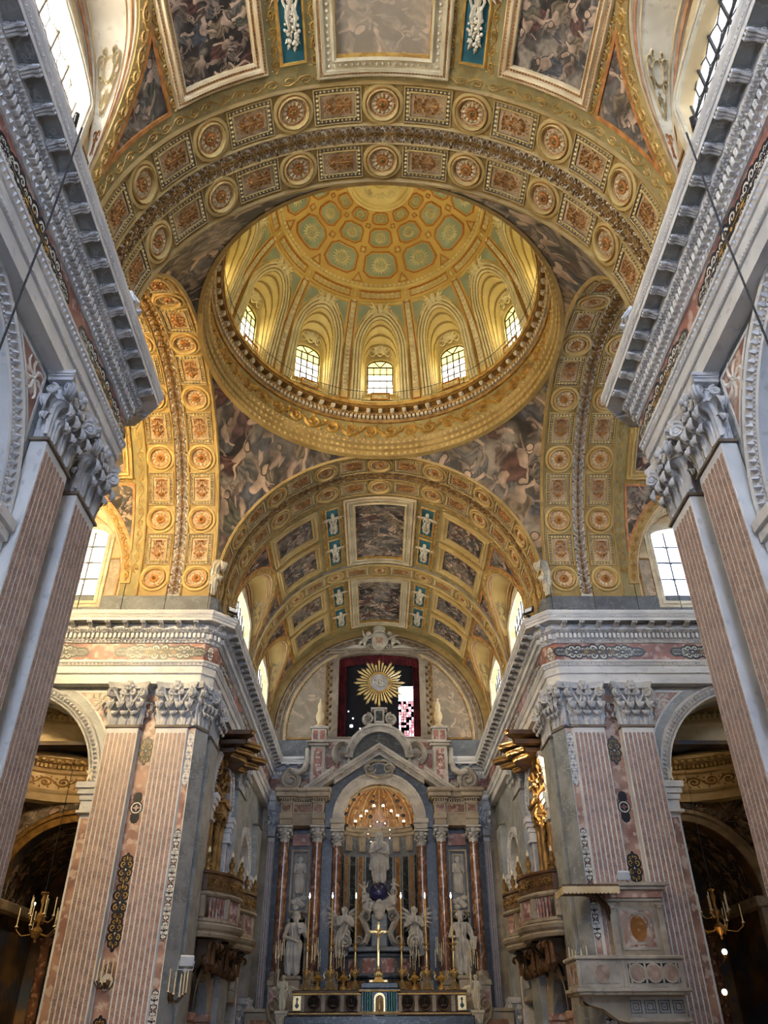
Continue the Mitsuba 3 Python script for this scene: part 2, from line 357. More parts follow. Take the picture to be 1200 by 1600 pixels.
def vine_wave(L, W, unit, h=.03):
    """rinceau: one spiral after the other, alternately up and down"""
    out = []; n = max(1, round(L/unit)); u = L/n
    for i in range(n):
        c = -L/2+(i+.5)*u; sg = 1 if i % 2 else -1
        sp = spiral(0, 0, 1, .18, math.pi, 1.6, 20)
        out.append(ribbon(np.c_[c+sp[:, 0]*u*.46, sg*(sp[:, 1]*W*.40+W*.04)], np.linspace(W*.17, W*.10, 20), h))
        st = np.linspace(0, 1, 8)
        out.append(ribbon(np.c_[c-u*.5+st*u, -sg*W*.36*np.sin(st*np.pi)*.9], W*.09, h*.9))
        out.append(rosette2(c, sg*W*.04, W*.15, h, 5))
        for a, l in ((.3, .3), (1.3, .26), (2.3, .3), (4.2, .24), (5.4, .26)):
            out.append(leafpoly(c+u*.44*math.cos(a), sg*W*.36*math.sin(a), sg*a+.8, W*l, W*.16, h*.8))
    return cat(out)
def arabesque(w, hgt, h=.03):
    """ornament of a coffer: leafy mask at one end, scrolls rising from it; x along (+ is up), y across"""
    out = []
    for sg in (1, -1):
        for cx, cy, r, a0, tn in ((.03, .27, .19, math.pi, 1.45), (.31, .27, .17, 0, -1.35), (.17, .10, .09, 2.6, 1.1), (.43, .10, .08, 1.0, 1.1), (-.18, .34, .11, math.pi, 1.2)):
            sp = spiral(0, 0, r*hgt, r*hgt*.2, a0, tn, 16); sp = np.c_[sp[:, 0]*1.05+cx*w, sg*(sp[:, 1]+cy*hgt)]
            out.append(ribbon(sp, np.linspace(.062, .04, 16)*hgt, h)); out.append(bead(cx*w, sg*cy*hgt, hgt*.035))
        for k in range(6): out.append(leafpoly(-.27*w, sg*hgt*.04, sg*(.5+.45*k), w*.17, w*.06, h))
        for x, y, an in ((-.05, .08, .8), (.16, .3, 1.3), (.2, .34, -.4), (.44, .3, 2.0), (.08, .44, 2.2), (-.08, .42, .6), (-.4, .3, .4), (-.42, .16, 2.6), (.36, .03, .9), (.47, .42, 3.4)):
            out.append(leafpoly(x*w, sg*y*hgt, sg*an, hgt*.16, hgt*.075, h))
    out += [ico((.075*w, .10*hgt, h*1.6), 1, (-.27*w, 0, 0)), ribbon(np.array([(-.2*w, 0), (.46*w, 0)]), .05*hgt, h), leafpoly(-.36*w, 0, math.pi, w*.13, w*.09, h), bead(.1*w, 0, hgt*.05), leafpoly(.36*w, 0, 0, w*.13, hgt*.1, h)]
    return cat(out)
def frame_path(x0, x1, y0, y1, d=.35):
    p = []
    nx, ny = max(1, int(abs(x1-x0)/d)), max(1, int(abs(y1-y0)/d))
    p += [(x0+(x1-x0)*i/nx, y0) for i in range(nx)]; p += [(x1, y0+(y1-y0)*i/ny) for i in range(ny)]
    p += [(x1-(x1-x0)*i/nx, y1) for i in range(nx)]; p += [(x0, y1-(y1-y0)*i/ny) for i in range(ny)]
    return p
def frame(x0, x1, y0, y1, prof, d=.35): return sweep(frame_path(x0, x1, y0, y1, d), prof, 1, True)
def frame_beads(x0, x1, y0, y1, r, gap, h0):
    out = [bead(x, y, r, h0) for x in np.linspace(x0, x1, max(2, int((x1-x0)/gap)), endpoint=False) for y in (y0, y1)]
    return out+[bead(x, y, r, h0) for y in np.linspace(y0, y1, max(2, int((y1-y0)/gap)), endpoint=False) for x in (x0, x1)]

# ------------------------------------------------------------------ barrel vault, in the frame of one arm (+y away from the crossing)
def vw(v):
    s, t, h = v[:, 0], v[:, 1], v[:, 2]; a = np.clip(s/R, 0, np.pi); e = s-a*R
    return np.c_[(R-h)*np.cos(a), t, ZS+(R-h)*np.sin(a)+np.where(e < 0, e, -e)]
def VF(a, t, h=0):
    a = math.radians(a); c, s = math.cos(a), math.sin(a)
    return FR(((R-h)*c, t, ZS+(R-h)*s), (-s, 0, c), (0, 1, 0), (-c, 0, -s))
def curl(m): v = m[0].copy(); v[:, 2] += v[:, 0]**2/(2*R); return (v, m[1])
ARM = {'chancel': TR(0, CY) @ RZ(0), 'left transept': TR(0, CY) @ RZ(90), 'nave': TR(0, CY) @ RZ(180), 'right transept': TR(0, CY) @ RZ(-90)}
S0, S1 = -.6, math.pi*R+.6
def deg(a): return math.radians(a)*R
def vsheet(t0, t1, mat_, s0=S0, s1=S1, h=0.0, n=64):
    return grid(lambda U, V: tuple(vw(np.c_[U.ravel(), V.ravel(), np.full(U.size, h)]).T.reshape(3, *U.shape)), np.linspace(s0, s1, n), [t0, t1])
def vstrip(t0, t1, hh, b=.03, s0=S0, s1=S1, n=72):     # raised moulding along the arch
    pr_ = [(t0, 0), (t0+b, hh*.7), (t0+2*b, hh), (t1-2*b, hh), (t1-b, hh*.7), (t1, 0)]
    tt = np.array(pr_)
    def fn(U, V):
        i = V.astype(int); return tuple(vw(np.c_[U.ravel(), tt[i, 0].ravel(), tt[i, 1].ravel()]).T.reshape(3, *U.shape))
    return grid(fn, np.linspace(s0, s1, n), np.arange(len(tt)))

# parts shared by all arches
roundel_rim = PL(cat(lathe([(.62, 0), (.61, .07), (.58, .09), (.52, .09), (.49, .06)], 28), lathe([(.475, .06), (.47, .13), (.45, .15), (.42, .12), (.405, .10), (.40, .02)], 28)), 'ochre_pale', 40)
roundel_dish = PL(cat(lathe([(.33, .02), (.32, .05), (.30, .05), (.29, .02)], 28),
    cat([leafpoly(.14*math.cos(a), .14*math.sin(a), a, .25, .13, .07, .015) for a in np.arange(12)*2*math.pi/12])), 'cream', 40)
roundel_field = PL(lathe([(.42, .02), (.35, .014), (.12, .014)], 24), 'rust_pale')
roundel_dark = PL(cat(lathe([(.495, .05), (.485, .10), (.472, .05)], 28), lathe([(.18, .02), (.17, .07), (.13, .09), (.10, .07), (.001, .07)], 18)), 'rust_gold', 40)
roundel_rose = PL(cat(rosette2(0, 0, .12, .05, 8, .075)), 'gilt_dark')
LC, WC = 1.40, 1.06
_b = []
for x in np.linspace(-LC/2+.10, LC/2-.10, 11): _b += [bead(x, y, .042, .025) for y in (-WC/2+.095, WC/2-.095)]
for y in np.linspace(-WC/2+.2, WC/2-.2, 6): _b += [leafpoly(x, y, 0 if x < 0 else math.pi, .12, .11, .05, .02) for x in (-LC/2+.05, LC/2-.05)]
coffer_beads = PL(curl(cat(_b)), 'bead_gold')
coffer_frame = PL(curl(cat(frame(-LC/2, LC/2, -WC/2, WC/2, [(0, .0), (0, .05), (-.03, .055), (-.04, .02), (-.15, .02), (-.16, .055), (-.19, .05), (-.20, .0)], .2))), 'frame_brown')
coffer_rails = PL(curl(cat(frame(-LC/2, LC/2, -WC/2, WC/2, [(.01, .0), (0, .058), (-.025, .062), (-.035, .03)], .2), frame(-LC/2+.155, LC/2-.155, -WC/2+.155, WC/2-.155, [(.01, .03), (0, .062), (-.03, .06), (-.045, .0)], .2))), 'ochre_pale')
_cp = grid(lambda U, V: (U, V, 0*U+.012), np.linspace(-LC/2+.15, LC/2-.15, 6), [-WC/2+.15, WC/2-.15])
coffer_panel = PL(curl(_cp), 'panel_beige')
_ar = arabesque(LC-.50, WC-.46, .045); _ar[0][:, 2] += .012
coffer_orn = PL(curl(_ar), 'orn_gold')
LV = math.pi*R+1.0
_vp = vine_pair(LV, .56, .60, .05); _vp[0][:, 0] += math.pi*R/2; _vp[0][:, 2] += .03
VINE_ARCH = PL(warp((_vp[0]+[0, 8.57, 0], _vp[1]), vw), 'gilt_dark')
ARCH_BASE = PL(vsheet(6.94, 10.12, None), 'ochre', True)
VINE_GROUND = PL(vsheet(8.28, 8.86, None, h=.03), 'vine_ground', True)
ARCH_RIBS = [PL(vstrip(a, b, hh), 'ochre', 35) for a, b, hh in ((6.93, 7.10, .10), (8.22, 8.34, .09), (8.80, 8.92, .09), (10.02, 10.16, .10))]
SIDES = ('chancel', 'left transept', 'nave', 'right transept')
NICE = {'chancel': 'over the entrance to the chancel', 'left transept': 'over the left transept opening', 'nave': 'spanning the nave in front of the dome', 'right transept': 'over the right transept opening'}
for side in SIDES:
    A = ARM[side]
    k = struct('crossing_arch', f'great round arch {NICE[side]}, two bands of coffers and roundels', 'arch')
    put('soffit', ARCH_BASE, parent=k, M=A)
    for rb in ARCH_RIBS: put('moulding', rb, parent=k, M=A)
    g = put('vine_band', VINE_GROUND, parent=k, M=A); put('scroll', VINE_ARCH, parent=g, M=A)
    for t in (7.72, 9.48):
        for q in range(-4, 5):
            B = A @ VF(90-22*q, t)
            r_ = put('roundel', roundel_rim, parent=k, M=B)
            put('dish', roundel_dish, parent=r_, M=B); put('rosette', roundel_rose, parent=r_, M=B); put('ring', roundel_dark, parent=r_, M=B); put('field', roundel_field, parent=r_, M=B)
        for q in range(-4, 4):
            up = (90-11-22*q) < 90
            B = A @ VF(90-11-22*q, t) @ (RZ(0) if up else RZ(180))
            c_ = put('coffer', coffer_frame, parent=k, M=B)
            put('rail', coffer_rails, parent=c_, M=B); put('panel', coffer_panel, parent=c_, M=B); put('ornament', coffer_orn, parent=c_, M=B); put('bead_row', coffer_beads, parent=c_, M=B)

# ------------------------------------------------------------------ one bay of a vault with its lunettes
TC = 13.9                                          # bay centre, from the crossing centre
def severy_ellipse(sidesg, da, dt, n=48):          # on the unrolled vault; sidesg +1 = the x>0 wall (s small)
    f = np.linspace(0, math.pi, n)
    s = deg(36+da)*np.sin(f); t = TC+(3.05+dt)*np.cos(f)
    return np.c_[s if sidesg > 0 else math.pi*R-s, t]
def severy_poly(sg, da=0, dt=0, ext=1.2):
    e = severy_ellipse(sg, da, dt); s_end = -ext if sg > 0 else math.pi*R+ext
    return Polygon(np.vstack([[(s_end, e[0, 1])], e, [(s_end, e[-1, 1])]]))
T0, T1 = 10.12, 17.3
_full = sbox(S0, T0, S1, T1)
_cut = _full.difference(severy_poly(1)).difference(severy_poly(-1))
BAY_SHEET = PL(warp(strips(_cut, .35), vw), 'olive')
def vband(L, W, u, h=.035):                        # a vine along the crown of the barrel
    return vine_wave(L, W, u, h)
_m = vine_wave(math.pi*R-1.0, .34, .5, .04); VINE_BORDER = PL(warp((_m[0]+[math.pi*R/2, 10.34, .0], _m[1]), vw), 'gilt')
LONG = {}
for a in (105.8, 115.1, 141.6, 74.2, 64.9, 38.4):
    m_ = vine_wave(T1-10.6, .26 if a not in (141.6, 38.4) else .36, .42, .035); m_ = (m_[0][:, [1, 0, 2]]*[1, 1, 1], m_[1][:, ::-1])
    LONG[a] = PL(warp((m_[0]+[deg(a), (T1+10.6)/2, 0], m_[1]), vw), 'gilt')
def vpanel(a0, a1, t0, t1, h, ds=.4, scale=1.7):
    """painting: (mesh, uv)"""
    U, V = np.meshgrid(np.linspace(deg(a0), deg(a1), max(3, int((deg(a1)-deg(a0))/ds)+2)), np.linspace(t0, t1, 3), indexing='ij')
    f2 = np.c_[U.ravel(), V.ravel()]
    m = (vw(np.c_[f2, np.full(len(f2), h)]), quads(*U.shape))
    # upright as seen from below, heads towards the crown on the slopes and away from the crossing at the crown
    mid = (a0+a1)/2
    q = np.c_[f2[:, 1], f2[:, 0]] if mid < 75 else (np.c_[f2[:, 1], -f2[:, 0]] if mid > 105 else np.c_[-f2[:, 0], -f2[:, 1]])
    return m, paint_uv(q, scale)
FR_BIG = [(0, .02), (.0, .16), (.07, .20), (.09, .12), (.12, .10), (.30, .10), (.32, .17), (.40, .18), (.42, .12), (.46, .12), (.50, .16), (.54, .14), (.56, 0)]
FR_SIDE = [(0, .02), (0, .12), (.05, .15), (.07, .10), (.13, .10), (.16, .18), (.22, .20), (.24, .13), (.27, .10), (.32, .10), (.34, .14), (.37, .12), (.38, 0)]
def vframe(a0, a1, t0, t1, prof): return warp(frame(deg(a0), deg(a1), t0, t1, prof), vw)
def vbeads(a0, a1, t0, t1, off, r, gap, h0): return warp(cat(frame_beads(deg(a0)-off, deg(a1)+off, t0-off, t1+off, r, gap, h0)), vw)

# stucco angel: winged figure with garland, relief in a field w x l (head at +y)
def wing_mesh(l, s=1):
    out = []
    for r_, (n, L0, w, d) in enumerate(((7, 1.0, .24, .03), (6, .68, .22, .07), (5, .4, .2, .1))):
        for k in range(n):
            a = math.radians(-78+16*k-3*r_)
            q = leafpoly(0, 0, a, l*L0*(.75+.05*k), l*w*.95, l*.05, d*l)
            out.append((q[0]+[l*.045*k, l*.055*k, 0], q[1]))
    m = cat(*out, tube([(0, -.05*l, .05*l), (.12*l, .16*l, .09*l), (.36*l, .40*l, .06*l)], [.06*l, .08*l, .03*l], 6))
    return (m[0]*[s, 1, 1], m[1]) if s > 0 else (m[0]*[s, 1, 1], m[1][:, ::-1])
def angel_relief(w, l):
    out = [ico((w*.17, w*.19, w*.15), 2, (0, l*.36, .07)), ico((w*.16, w*.12, w*.1), 1, (0, l*.41, .05)), ico((w*.2, l*.15, w*.15), 2, (0, l*.18, .06))]
    for sg in (1, -1):
        m = wing_mesh(l*.26, sg); out.append(xf(m, TR(sg*w*.10, l*.24, .02) @ RZ(sg*-50) @ SC(.8, 1, 1)))
        out.append(tube([(sg*w*.17, l*.24, .07), (sg*w*.32, l*.12, .09), (sg*w*.2, l*.02, .12)], [w*.08, w*.07, w*.05], 6))
        out.append(tube([(sg*w*.1, l*.06, .07), (sg*w*.2, -l*.08, .10), (sg*w*.12, -l*.22, .08), (sg*w*.2, -l*.28, .07)], [w*.13, w*.11, w*.07, w*.05], 6))
    _q = random.Random(2)
    for k in range(26): out.append(ico((w*(.06+.05*_q.random()),)*2+(w*.08,), 1, (w*(.36-.2*abs(k/13-1))*_q.uniform(-1, 1), l*.02-l*.018*k, .09)))
    for k in range(14): out.append(leafpoly(w*.12*math.sin(k*3), -l*(.0+.034*k), -1.57+.9*math.sin(k*2.4), l*.10, w*.2, .06, .05))
    return cat(out)
ANGEL = angel_relief(.62, 2.35)
ANGEL_S = angel_relief(.60, 2.0)

# cartouche of the lunette vaults, flat x right / y up
def cartouche(w, h):
    out = []
    for sg in (1, -1):
        for cx, cy, r, a0, tn in ((.30, .30, .20, 0, 1.2), (.33, -.02, .16, 1, 1.2), (.2, -.32, .14, 2, 1.2), (.18, .46, .12, 4, 1.1)):
            s_ = spiral(cx*w, cy*h, r*w, r*w*.25, a0, tn, 14); s_[:, 0] *= sg; out.append(ribbon(s_, w*.075, .10))
        out.append(ribbon(np.array([(.42*sg*w, .42*h), (.5*sg*w, .15*h), (.36*sg*w, -.15*h), (.22*sg*w, -.42*h), (0, -.52*h)]), w*.08, .1))
        out.append(leafpoly(.1*sg*w, -.4*h, -1.57+.4*sg, h*.2, w*.12, .08))
    out.append(ring2(0, .18*h, w*.25, w*.08, .1)); out.append(leafpoly(0, -.45*h, -1.57, h*.14, w*.14, .1)); out.append(rosette2(0, -.2*h, w*.15, .08, 6))
    return cat(out)
CART = cartouche(1.5, 1.9)

def wall_arch(n=48):                               # where the lunette vault meets the outer wall: (t, z)
    f = np.linspace(0, math.pi, n)
    return np.c_[TC+2.98*np.sign(np.cos(f))*np.abs(np.cos(f))**.85, 15.4+3.95*np.sin(f)**.85]
XW = 7.02
def severy_pt(sg, F, V, off=0.0):                  # F 0..pi, V 0 (vault) .. 1 (wall)
    f = F.ravel(); v = V.ravel()
    s = deg(36)*np.sin(f); p0 = vw(np.c_[s, TC+3.05*np.cos(f), np.zeros(len(f))])
    c_, s_ = np.cos(f), np.maximum(np.sin(f), 0)
    p1 = np.c_[np.full(len(f), XW), TC+2.98*np.sign(c_)*np.abs(c_)**.85, 15.4+3.95*s_**.85]
    p = p0*(1-v[:, None])+p1*v[:, None]
    p[:, 2] -= off*np.maximum(s_, .15); p[:, 1] -= off*c_
    p[:, 0] *= sg
    return p
def severy_mesh(sg):
    F, V = np.meshgrid(np.linspace(0, math.pi, 40), np.linspace(0, 1, 6), indexing='ij')
    f = quads(40, 6); return (severy_pt(sg, F, V), f if sg > 0 else f[:, ::-1])
def severy_patch(m, sg, f0, fs, v0, vs, off0=0.0):  # flat relief (x, y, z) -> on the severy: x -> F, y -> towards the vault
    v = m[0]; F = f0+v[:, 0]*fs; V = v0-v[:, 1]*vs
    p = np.array([severy_pt(sg, np.array([a]), np.array([b]), o+off0)[0] for a, b, o in zip(F, V, v[:, 2])])
    return (p, m[1])
SEV = {(sg, m_): PL(severy_mesh(sg), m_, True) for sg in (1, -1) for m_ in ('stucco', 'ochre_pale')}
def sev_side(m, sg, far):                          # flat relief on the haunch of a lunette vault: y along the curve, x towards the vault
    q = (np.c_[-m[0][:, 1]*(1 if far else -1), m[0][:, 0], m[0][:, 2]], m[1])
    F0 = .86; return severy_patch((np.c_[q[0][:, 0], q[0][:, 1], q[0][:, 2]], q[1]), sg, math.pi-F0 if far else F0, .30, .5, .52)
BOW = cat(*[ribbon(spiral(s*.16, .1, .16, .1, 0 if s > 0 else math.pi, s*.9, 12), .07, .05) for s in (-1, 1)], *[ribbon(np.array([(0, 0), (s*.1, -.15), (s*.06, -.3), (s*.2, -.42)]), .07, .05) for s in (-1, 1)])
SEV_CART = {(sg, f): PL(sev_side((CART[0]*[.62, .78, 1]+[0, .15, 0], CART[1]), sg, f), 'stucco_warm') for sg in (1, -1) for f in (0, 1)}
SEV_BOW = {(sg, f): PL(sev_side((BOW[0]*[.9, .9, 1]+[0, -1.25, 0], BOW[1]), sg, f), 'rust_gold') for sg in (1, -1) for f in (0, 1)}
def sev_lines(vs, hh, w=.035):
    def fn(sg):
        out = []
        for v0 in vs:
            F, V = np.meshgrid(np.linspace(.04, math.pi-.04, 60), [v0-w, v0, v0+w], indexing='ij')
            p = np.array([severy_pt(sg, np.array([a]), np.array([b]), hh if j % 3 == 1 else 0.0)[0] for j, (a, b) in enumerate(zip(F.ravel(), V.ravel()))])
            out.append((p, quads(60, 3)))
        return cat(out)
    return fn
SEV_EDGE = {sg: PL(sev_lines((.10, .90), .07)(sg), 'rust_pale') for sg in (1, -1)}; SEV_EDGE2 = {sg: PL(sev_lines((.02, .20, .80), .05, .02)(sg), 'cream') for sg in (1, -1)}
_rib = severy_poly(1, 3.0, .40).difference(severy_poly(1)).intersection(sbox(0, 0, 40, 40))
_e = severy_ellipse(1, 1.5, .20, 80)
def along(m, path, off=0.0):                       # flat ornament (x along from -L/2) bent along a plane path
    d = np.r_[0, np.cumsum(np.linalg.norm(np.diff(path, axis=0), axis=1))]; L = d[-1]
    x = np.clip(m[0][:, 0]+L/2, 0, L); px, py = np.interp(x, d, path[:, 0]), np.interp(x, d, path[:, 1])
    t = np.gradient(path, axis=0); t /= np.linalg.norm(t, axis=1, keepdims=True)
    tx, ty = np.interp(x, d, t[:, 0]), np.interp(x, d, t[:, 1])
    return (np.c_[px-ty*m[0][:, 1], py+tx*m[0][:, 1], m[0][:, 2]+off], m[1])
def plen(path): return np.linalg.norm(np.diff(path, axis=0), axis=1).sum()
_vr = along(vine_wave(plen(_e)-.3, .30, .45, .035), _e, .05)
mirror_s = lambda m: ((m[0]*[-1, 1, 1])+[math.pi*R, 0, 0], m[1][:, ::-1])
_rs = strips(_rib, .3, 0, .05)
SEV_RIB = {1: PL(warp(_rs, vw), 'ochre'), -1: PL(warp(mirror_s(_rs), vw), 'ochre')}
SEV_VINE = {1: PL(warp(_vr, vw), 'gilt'), -1: PL(warp(mirror_s(_vr), vw), 'gilt')}
def tri_polys():                                   # the painted triangles beside a lunette, unrolled, x>0 side
    reg = sbox(deg(12), 10.70, deg(36.2), T1-.45).difference(severy_poly(1, 3.5, .46))
    return [g for g in getattr(reg, 'geoms', [reg]) if g.area > .4]
def border_of(poly, w): return poly.difference(poly.buffer(-w, join_style=2))
WIN = sbox(TC-2.1, 14.9, TC+2.1, 18.1).union(affinity.scale(Point(TC, 18.1).buffer(1, 24), 2.1, .42))
_wallp = Polygon(np.vstack([[(TC+3.9, 13.6)], wall_arch()*[1, 1]+[0, .25], [(TC-3.9, 13.6)]])).buffer(.3).difference(WIN)
def upright(m, x, sg):                             # (t, z, depth) -> wall plane at x = sg*x, depth inwards
    v = m[0]; p = np.c_[sg*(x-v[:, 2]), v[:, 0], v[:, 1]]; return (p, m[1][:, ::-1] if sg > 0 else m[1])
WALLP = {sg: PL(upright(prism(_wallp, -.5, 0), XW-.05, sg), 'cream') for sg in (1, -1)}
_wf = WIN.buffer(.30, join_style=2).difference(WIN); _wf2 = WIN.buffer(.16, join_style=2).difference(WIN.buffer(.06, join_style=2))
WINFR = {sg: PL(upright(cat(prism(_wf, 0, .08), prism(_wf2, .08, .12)), XW-.05, sg), 'stucco') for sg in (1, -1)}
PANE = {sg: PL(upright(prism(WIN, -.36, -.34), XW-.05, sg), 'bulb') for sg in (1, -1)}
_bars = [sbox(TC+x-.025, 14.9, TC+x+.025, 18.6) for x in np.arange(-2.1, 2.2, .7)]+[sbox(TC-2.1, z-.025, TC+2.1, z+.025) for z in np.arange(15.3, 18.5, .8)]
_hex = []                                          # zigzag leading between the bars, as in honeycomb glazing
for i in range(6):
    for j in range(5):
        x, z = TC-2.1+.7*i, 14.9+.8*j
        for a, b in (((0, .4), (.35, .2)), ((.35, .2), (.7, .4)), ((0, .4), (.35, .6)), ((.35, .6), (.7, .4)), ((.35, .2), (.35, -.2))):
            _hex.append(LineString([(x+a[0], z+a[1]), (x+b[0], z+b[1])]).buffer(.011, cap_style=2))
BARS = {sg: PL(upright(cat(prism(unary_union(_bars).intersection(WIN), -.30, -.25), prism(unary_union(_hex).intersection(WIN), -.31, -.29)), XW-.05, sg), 'leading') for sg in (1, -1)}

PANE_SHEET = PL((lambda t: (np.c_[-(XW-.05+.35)+0*t[0][:, 0], t[0][:, 0], t[0][:, 1]], t[1]))(tri2d(WIN)), 'window_glass')
def bay(side, off, name, long_panel, win_emit, open_side=0, panes=True):
    A = ARM[side] @ TR(0, off)
    k = struct('ceiling', f'painted and gilded barrel vault {name}', 'ceiling')
    put('shell', BAY_SHEET, parent=k, M=A)
    v_ = put('border', vsheet(T0, 10.58, None, deg(6), deg(174), h=.015), 'olive', k, A, True); put('scroll', VINE_BORDER, parent=v_, M=A)
    for a, d in LONG.items(): put('vine_strip', d, parent=k, M=A)
    m, uv = vpanel(79, 101, 10.85, 16.2, .02, scale=1.8)
    f_ = put('ceiling_painting', m, 'fresco_pale' if side == 'nave' else 'fresco', k, A, uv=uv)
    put('frame', vframe(79, 101, 10.85, 16.2, FR_BIG), 'stucco_warm', f_, A)
    put('frame_beads', cat(vbeads(79, 101, 10.85, 16.2, .21, .06, .17, .10)), 'stucco', f_, A); put('outer_beads', vbeads(79, 101, 10.85, 16.2, .44, .04, .09, .12), 'rust_gold', f_, A)
    put('inner_frame', vframe(79.3, 100.7, 10.9, 16.15, [(0, .02), (0, .13), (.05, .15), (.06, .1)]), 'gilt', f_, A)
    for sg in (1, -1):
        aa = lambda a: a if sg < 0 else 180-a
        lo = lambda a, b: (min(aa(a), aa(b)), max(aa(a), aa(b)))
        # teal panels with stucco angels
        for t0, t1 in (((10.85, 13.3), (13.75, 16.3)) if not long_panel else ((10.85, 13.5), (13.9, 16.5))):
            a0, a1 = lo(108.2, 113.4)
            tp = put('angel_panel', vpanel(a0, a1, t0, t1, .015)[0], 'teal', k, A)
            put('frame', vframe(a0, a1, t0, t1, [(0, .01), (.0, .07), (.05, .08), (.08, .03), (.09, 0)]), 'gilt', tp, A)
            put('angel', curl(ANGEL_S), 'stucco', tp, A @ VF((a0+a1)/2, (t0+t1)/2, .015) @ (M4() if side == 'nave' else RZ(180)), smooth=40)
        spans = ((11.05, 16.0),) if long_panel else ((10.95, 12.75), (13.85, 15.95))
        for t0, t1 in spans:
            a0, a1 = lo(120.4, 138.2)
            m, uv = vpanel(a0, a1, t0, t1, .02, scale=1.25)
            p_ = put('side_painting', m, 'fresco' if side == 'nave' else 'fresco', k, A, uv=uv)
            put('frame', vframe(a0, a1, t0, t1, FR_SIDE), 'cream' if side == 'nave' else 'ochre_pale', p_, A)
            put('frame_beads', cat(vbeads(a0, a1, t0, t1, .10, .04, .09, .10), vbeads(a0, a1, t0, t1, .295, .035, .085, .10)), 'rust_gold' if side == 'nave' else 'cream', p_, A)
            if not long_panel: put('cross_rib', warp(vine_wave(2.3, .3, .4, .04), lambda v: vw(v+[deg((a0+a1)/2), t1+.5, 0])), 'gilt', k, A)
        # painted triangles and lunette vault
        for g in tri_polys():
            q = strips(g, .35, .015); q = q if sg > 0 else mirror_s(q)
            t_ = put('corner_painting', warp(q, vw), 'fresco', k, A, uv=paint_uv(np.c_[q[0][:, 1]*(1 if sg > 0 else -1), q[0][:, 0]*(1 if sg > 0 else -1)], 1.5))
            b = strips(border_of(g.buffer(.1, join_style=2), .1), .35, .0, .06); b = b if sg > 0 else mirror_s(b)
            put('frame', warp(b, vw), 'rust_gold', t_, A)
        l_ = put('lunette_vault', SEV[sg, 'stucco' if side == 'nave' else 'ochre_pale'], parent=k, M=A)
        [(put('cartouche', SEV_CART[sg, f], parent=l_, M=A), put('bow', SEV_BOW[sg, f], parent=l_, M=A)) for f in (0, 1)]; put('border', SEV_EDGE[sg], parent=l_, M=A); put('fillet', SEV_EDGE2[sg], parent=l_, M=A)
        r_ = put('lunette_rib', SEV_RIB[sg], parent=k, M=A); put('scroll', SEV_VINE[sg], parent=r_, M=A)
        w_ = struct('window', f'arched {"right" if sg > 0 else "left"} lunette window of the vault {name}', 'window')
        put('surround', WALLP[sg], parent=w_, M=A); put('frame', WINFR[sg], parent=w_, M=A)
        if open_side == sg: put('pane', PANE_SHEET, parent=w_, M=A, emit=win_emit[0])
        else:
            put('pane', PANE[sg], parent=w_, M=A, emit=win_emit[0 if sg < 0 else 1])
        put('leading', BARS[sg], parent=w_, M=A)
        # painted figures beside the window
        for q0 in (-1, 1):
            x0, x1 = (TC-2.88, TC-2.42) if q0 < 0 else (TC+2.42, TC+2.88)
            pg = sbox(x0, 15.15, x1, 16.9)
            t2 = tri2d(pg); put('figure_painting', upright((t2[0]+[0, 0, .02], t2[1]), XW-.05, sg), 'fresco_pale', w_, A, uv=paint_uv(t2[0]*[sg, 1, 1], 1.25))
            put('figure_frame', upright(prism(border_of(pg.buffer(.07, join_style=2), .07), 0, .06), XW-.05, sg), 'gilt_dark', w_, A)
    return k
scene['window_glass'] = {'type': 'thindielectric', 'int_ior': 1.3}   # clear glass: the sun comes through this one
bay('chancel', 0, 'of the first chancel bay', False, (W_PALE, W_PALE), open_side=-1)
bay('chancel', 8.05, 'of the second chancel bay, before the altar wall', False, (W_PALE, W_PALE))
k = struct('ceiling', 'plain end of the chancel vault against the altar wall', 'ceiling'); put('shell', vsheet(25.3, 26.2, None), 'olive', k, ARM['chancel'], True)
k = struct('ceiling', 'plain nave vault far behind the viewer', 'ceiling'); put('shell', vsheet(24.4, 35.6, None, h=-.01), 'ochre', k, ARM['nave'], True)
k = struct('vault_rib', 'transverse arch with roundels between the two chancel vaults', 'arch'); A = ARM['chancel']
put('soffit', vsheet(16.85, 18.25, None, h=.14), 'ochre', k, A, True)
put('face', grid(lambda U, V: tuple(vw(np.c_[U.ravel(), np.full(U.size, 16.85), V.ravel()]).T.reshape(3, *U.shape)), np.linspace(S0, S1, 64), [0, .14]), 'frame_grey', k, A)
for a, b in ((16.85, 16.98), (18.1, 18.25)): put('moulding', (lambda m: m)(vstrip(a, b, .22)), 'ochre_pale', k, A, 35)
for q in range(-4, 5):
    B = A @ VF(90-22*q, 17.54, .14)
    r_ = put('roundel', roundel_rim, parent=k, M=B @ SC(.86)); put('dish', roundel_dish, parent=r_, M=B @ SC(.86)); put('rosette', roundel_rose, parent=r_, M=B @ SC(.86)); put('ring', roundel_dark, parent=r_, M=B @ SC(.86)); put('field', roundel_field, parent=r_, M=B @ SC(.86))
    if q < 4:
        B = A @ VF(90-11-22*q, 17.54, .14) @ (M4() if 90-11-22*q < 90 else RZ(180)) @ SC(1, .9, 1)
        c_ = put('coffer', coffer_frame, parent=k, M=B); put('rail', coffer_rails, parent=c_, M=B); put('panel', coffer_panel, parent=c_, M=B); put('ornament', coffer_orn, parent=c_, M=B); put('bead_row', coffer_beads, parent=c_, M=B)
bay('nave', 0, 'of the nave bay before the crossing', True, (W_SHADE, W_LEFT))
bay('nave', 7.2, 'of the nave bay overhead, behind the viewer', True, (W_SHADE, W_LEFT))
bay('left transept', 0, 'of the left transept', True, (W_BOOST, W_WARM))
bay('right transept', 0, 'of the right transept', True, (W_COOL, W_COOL))
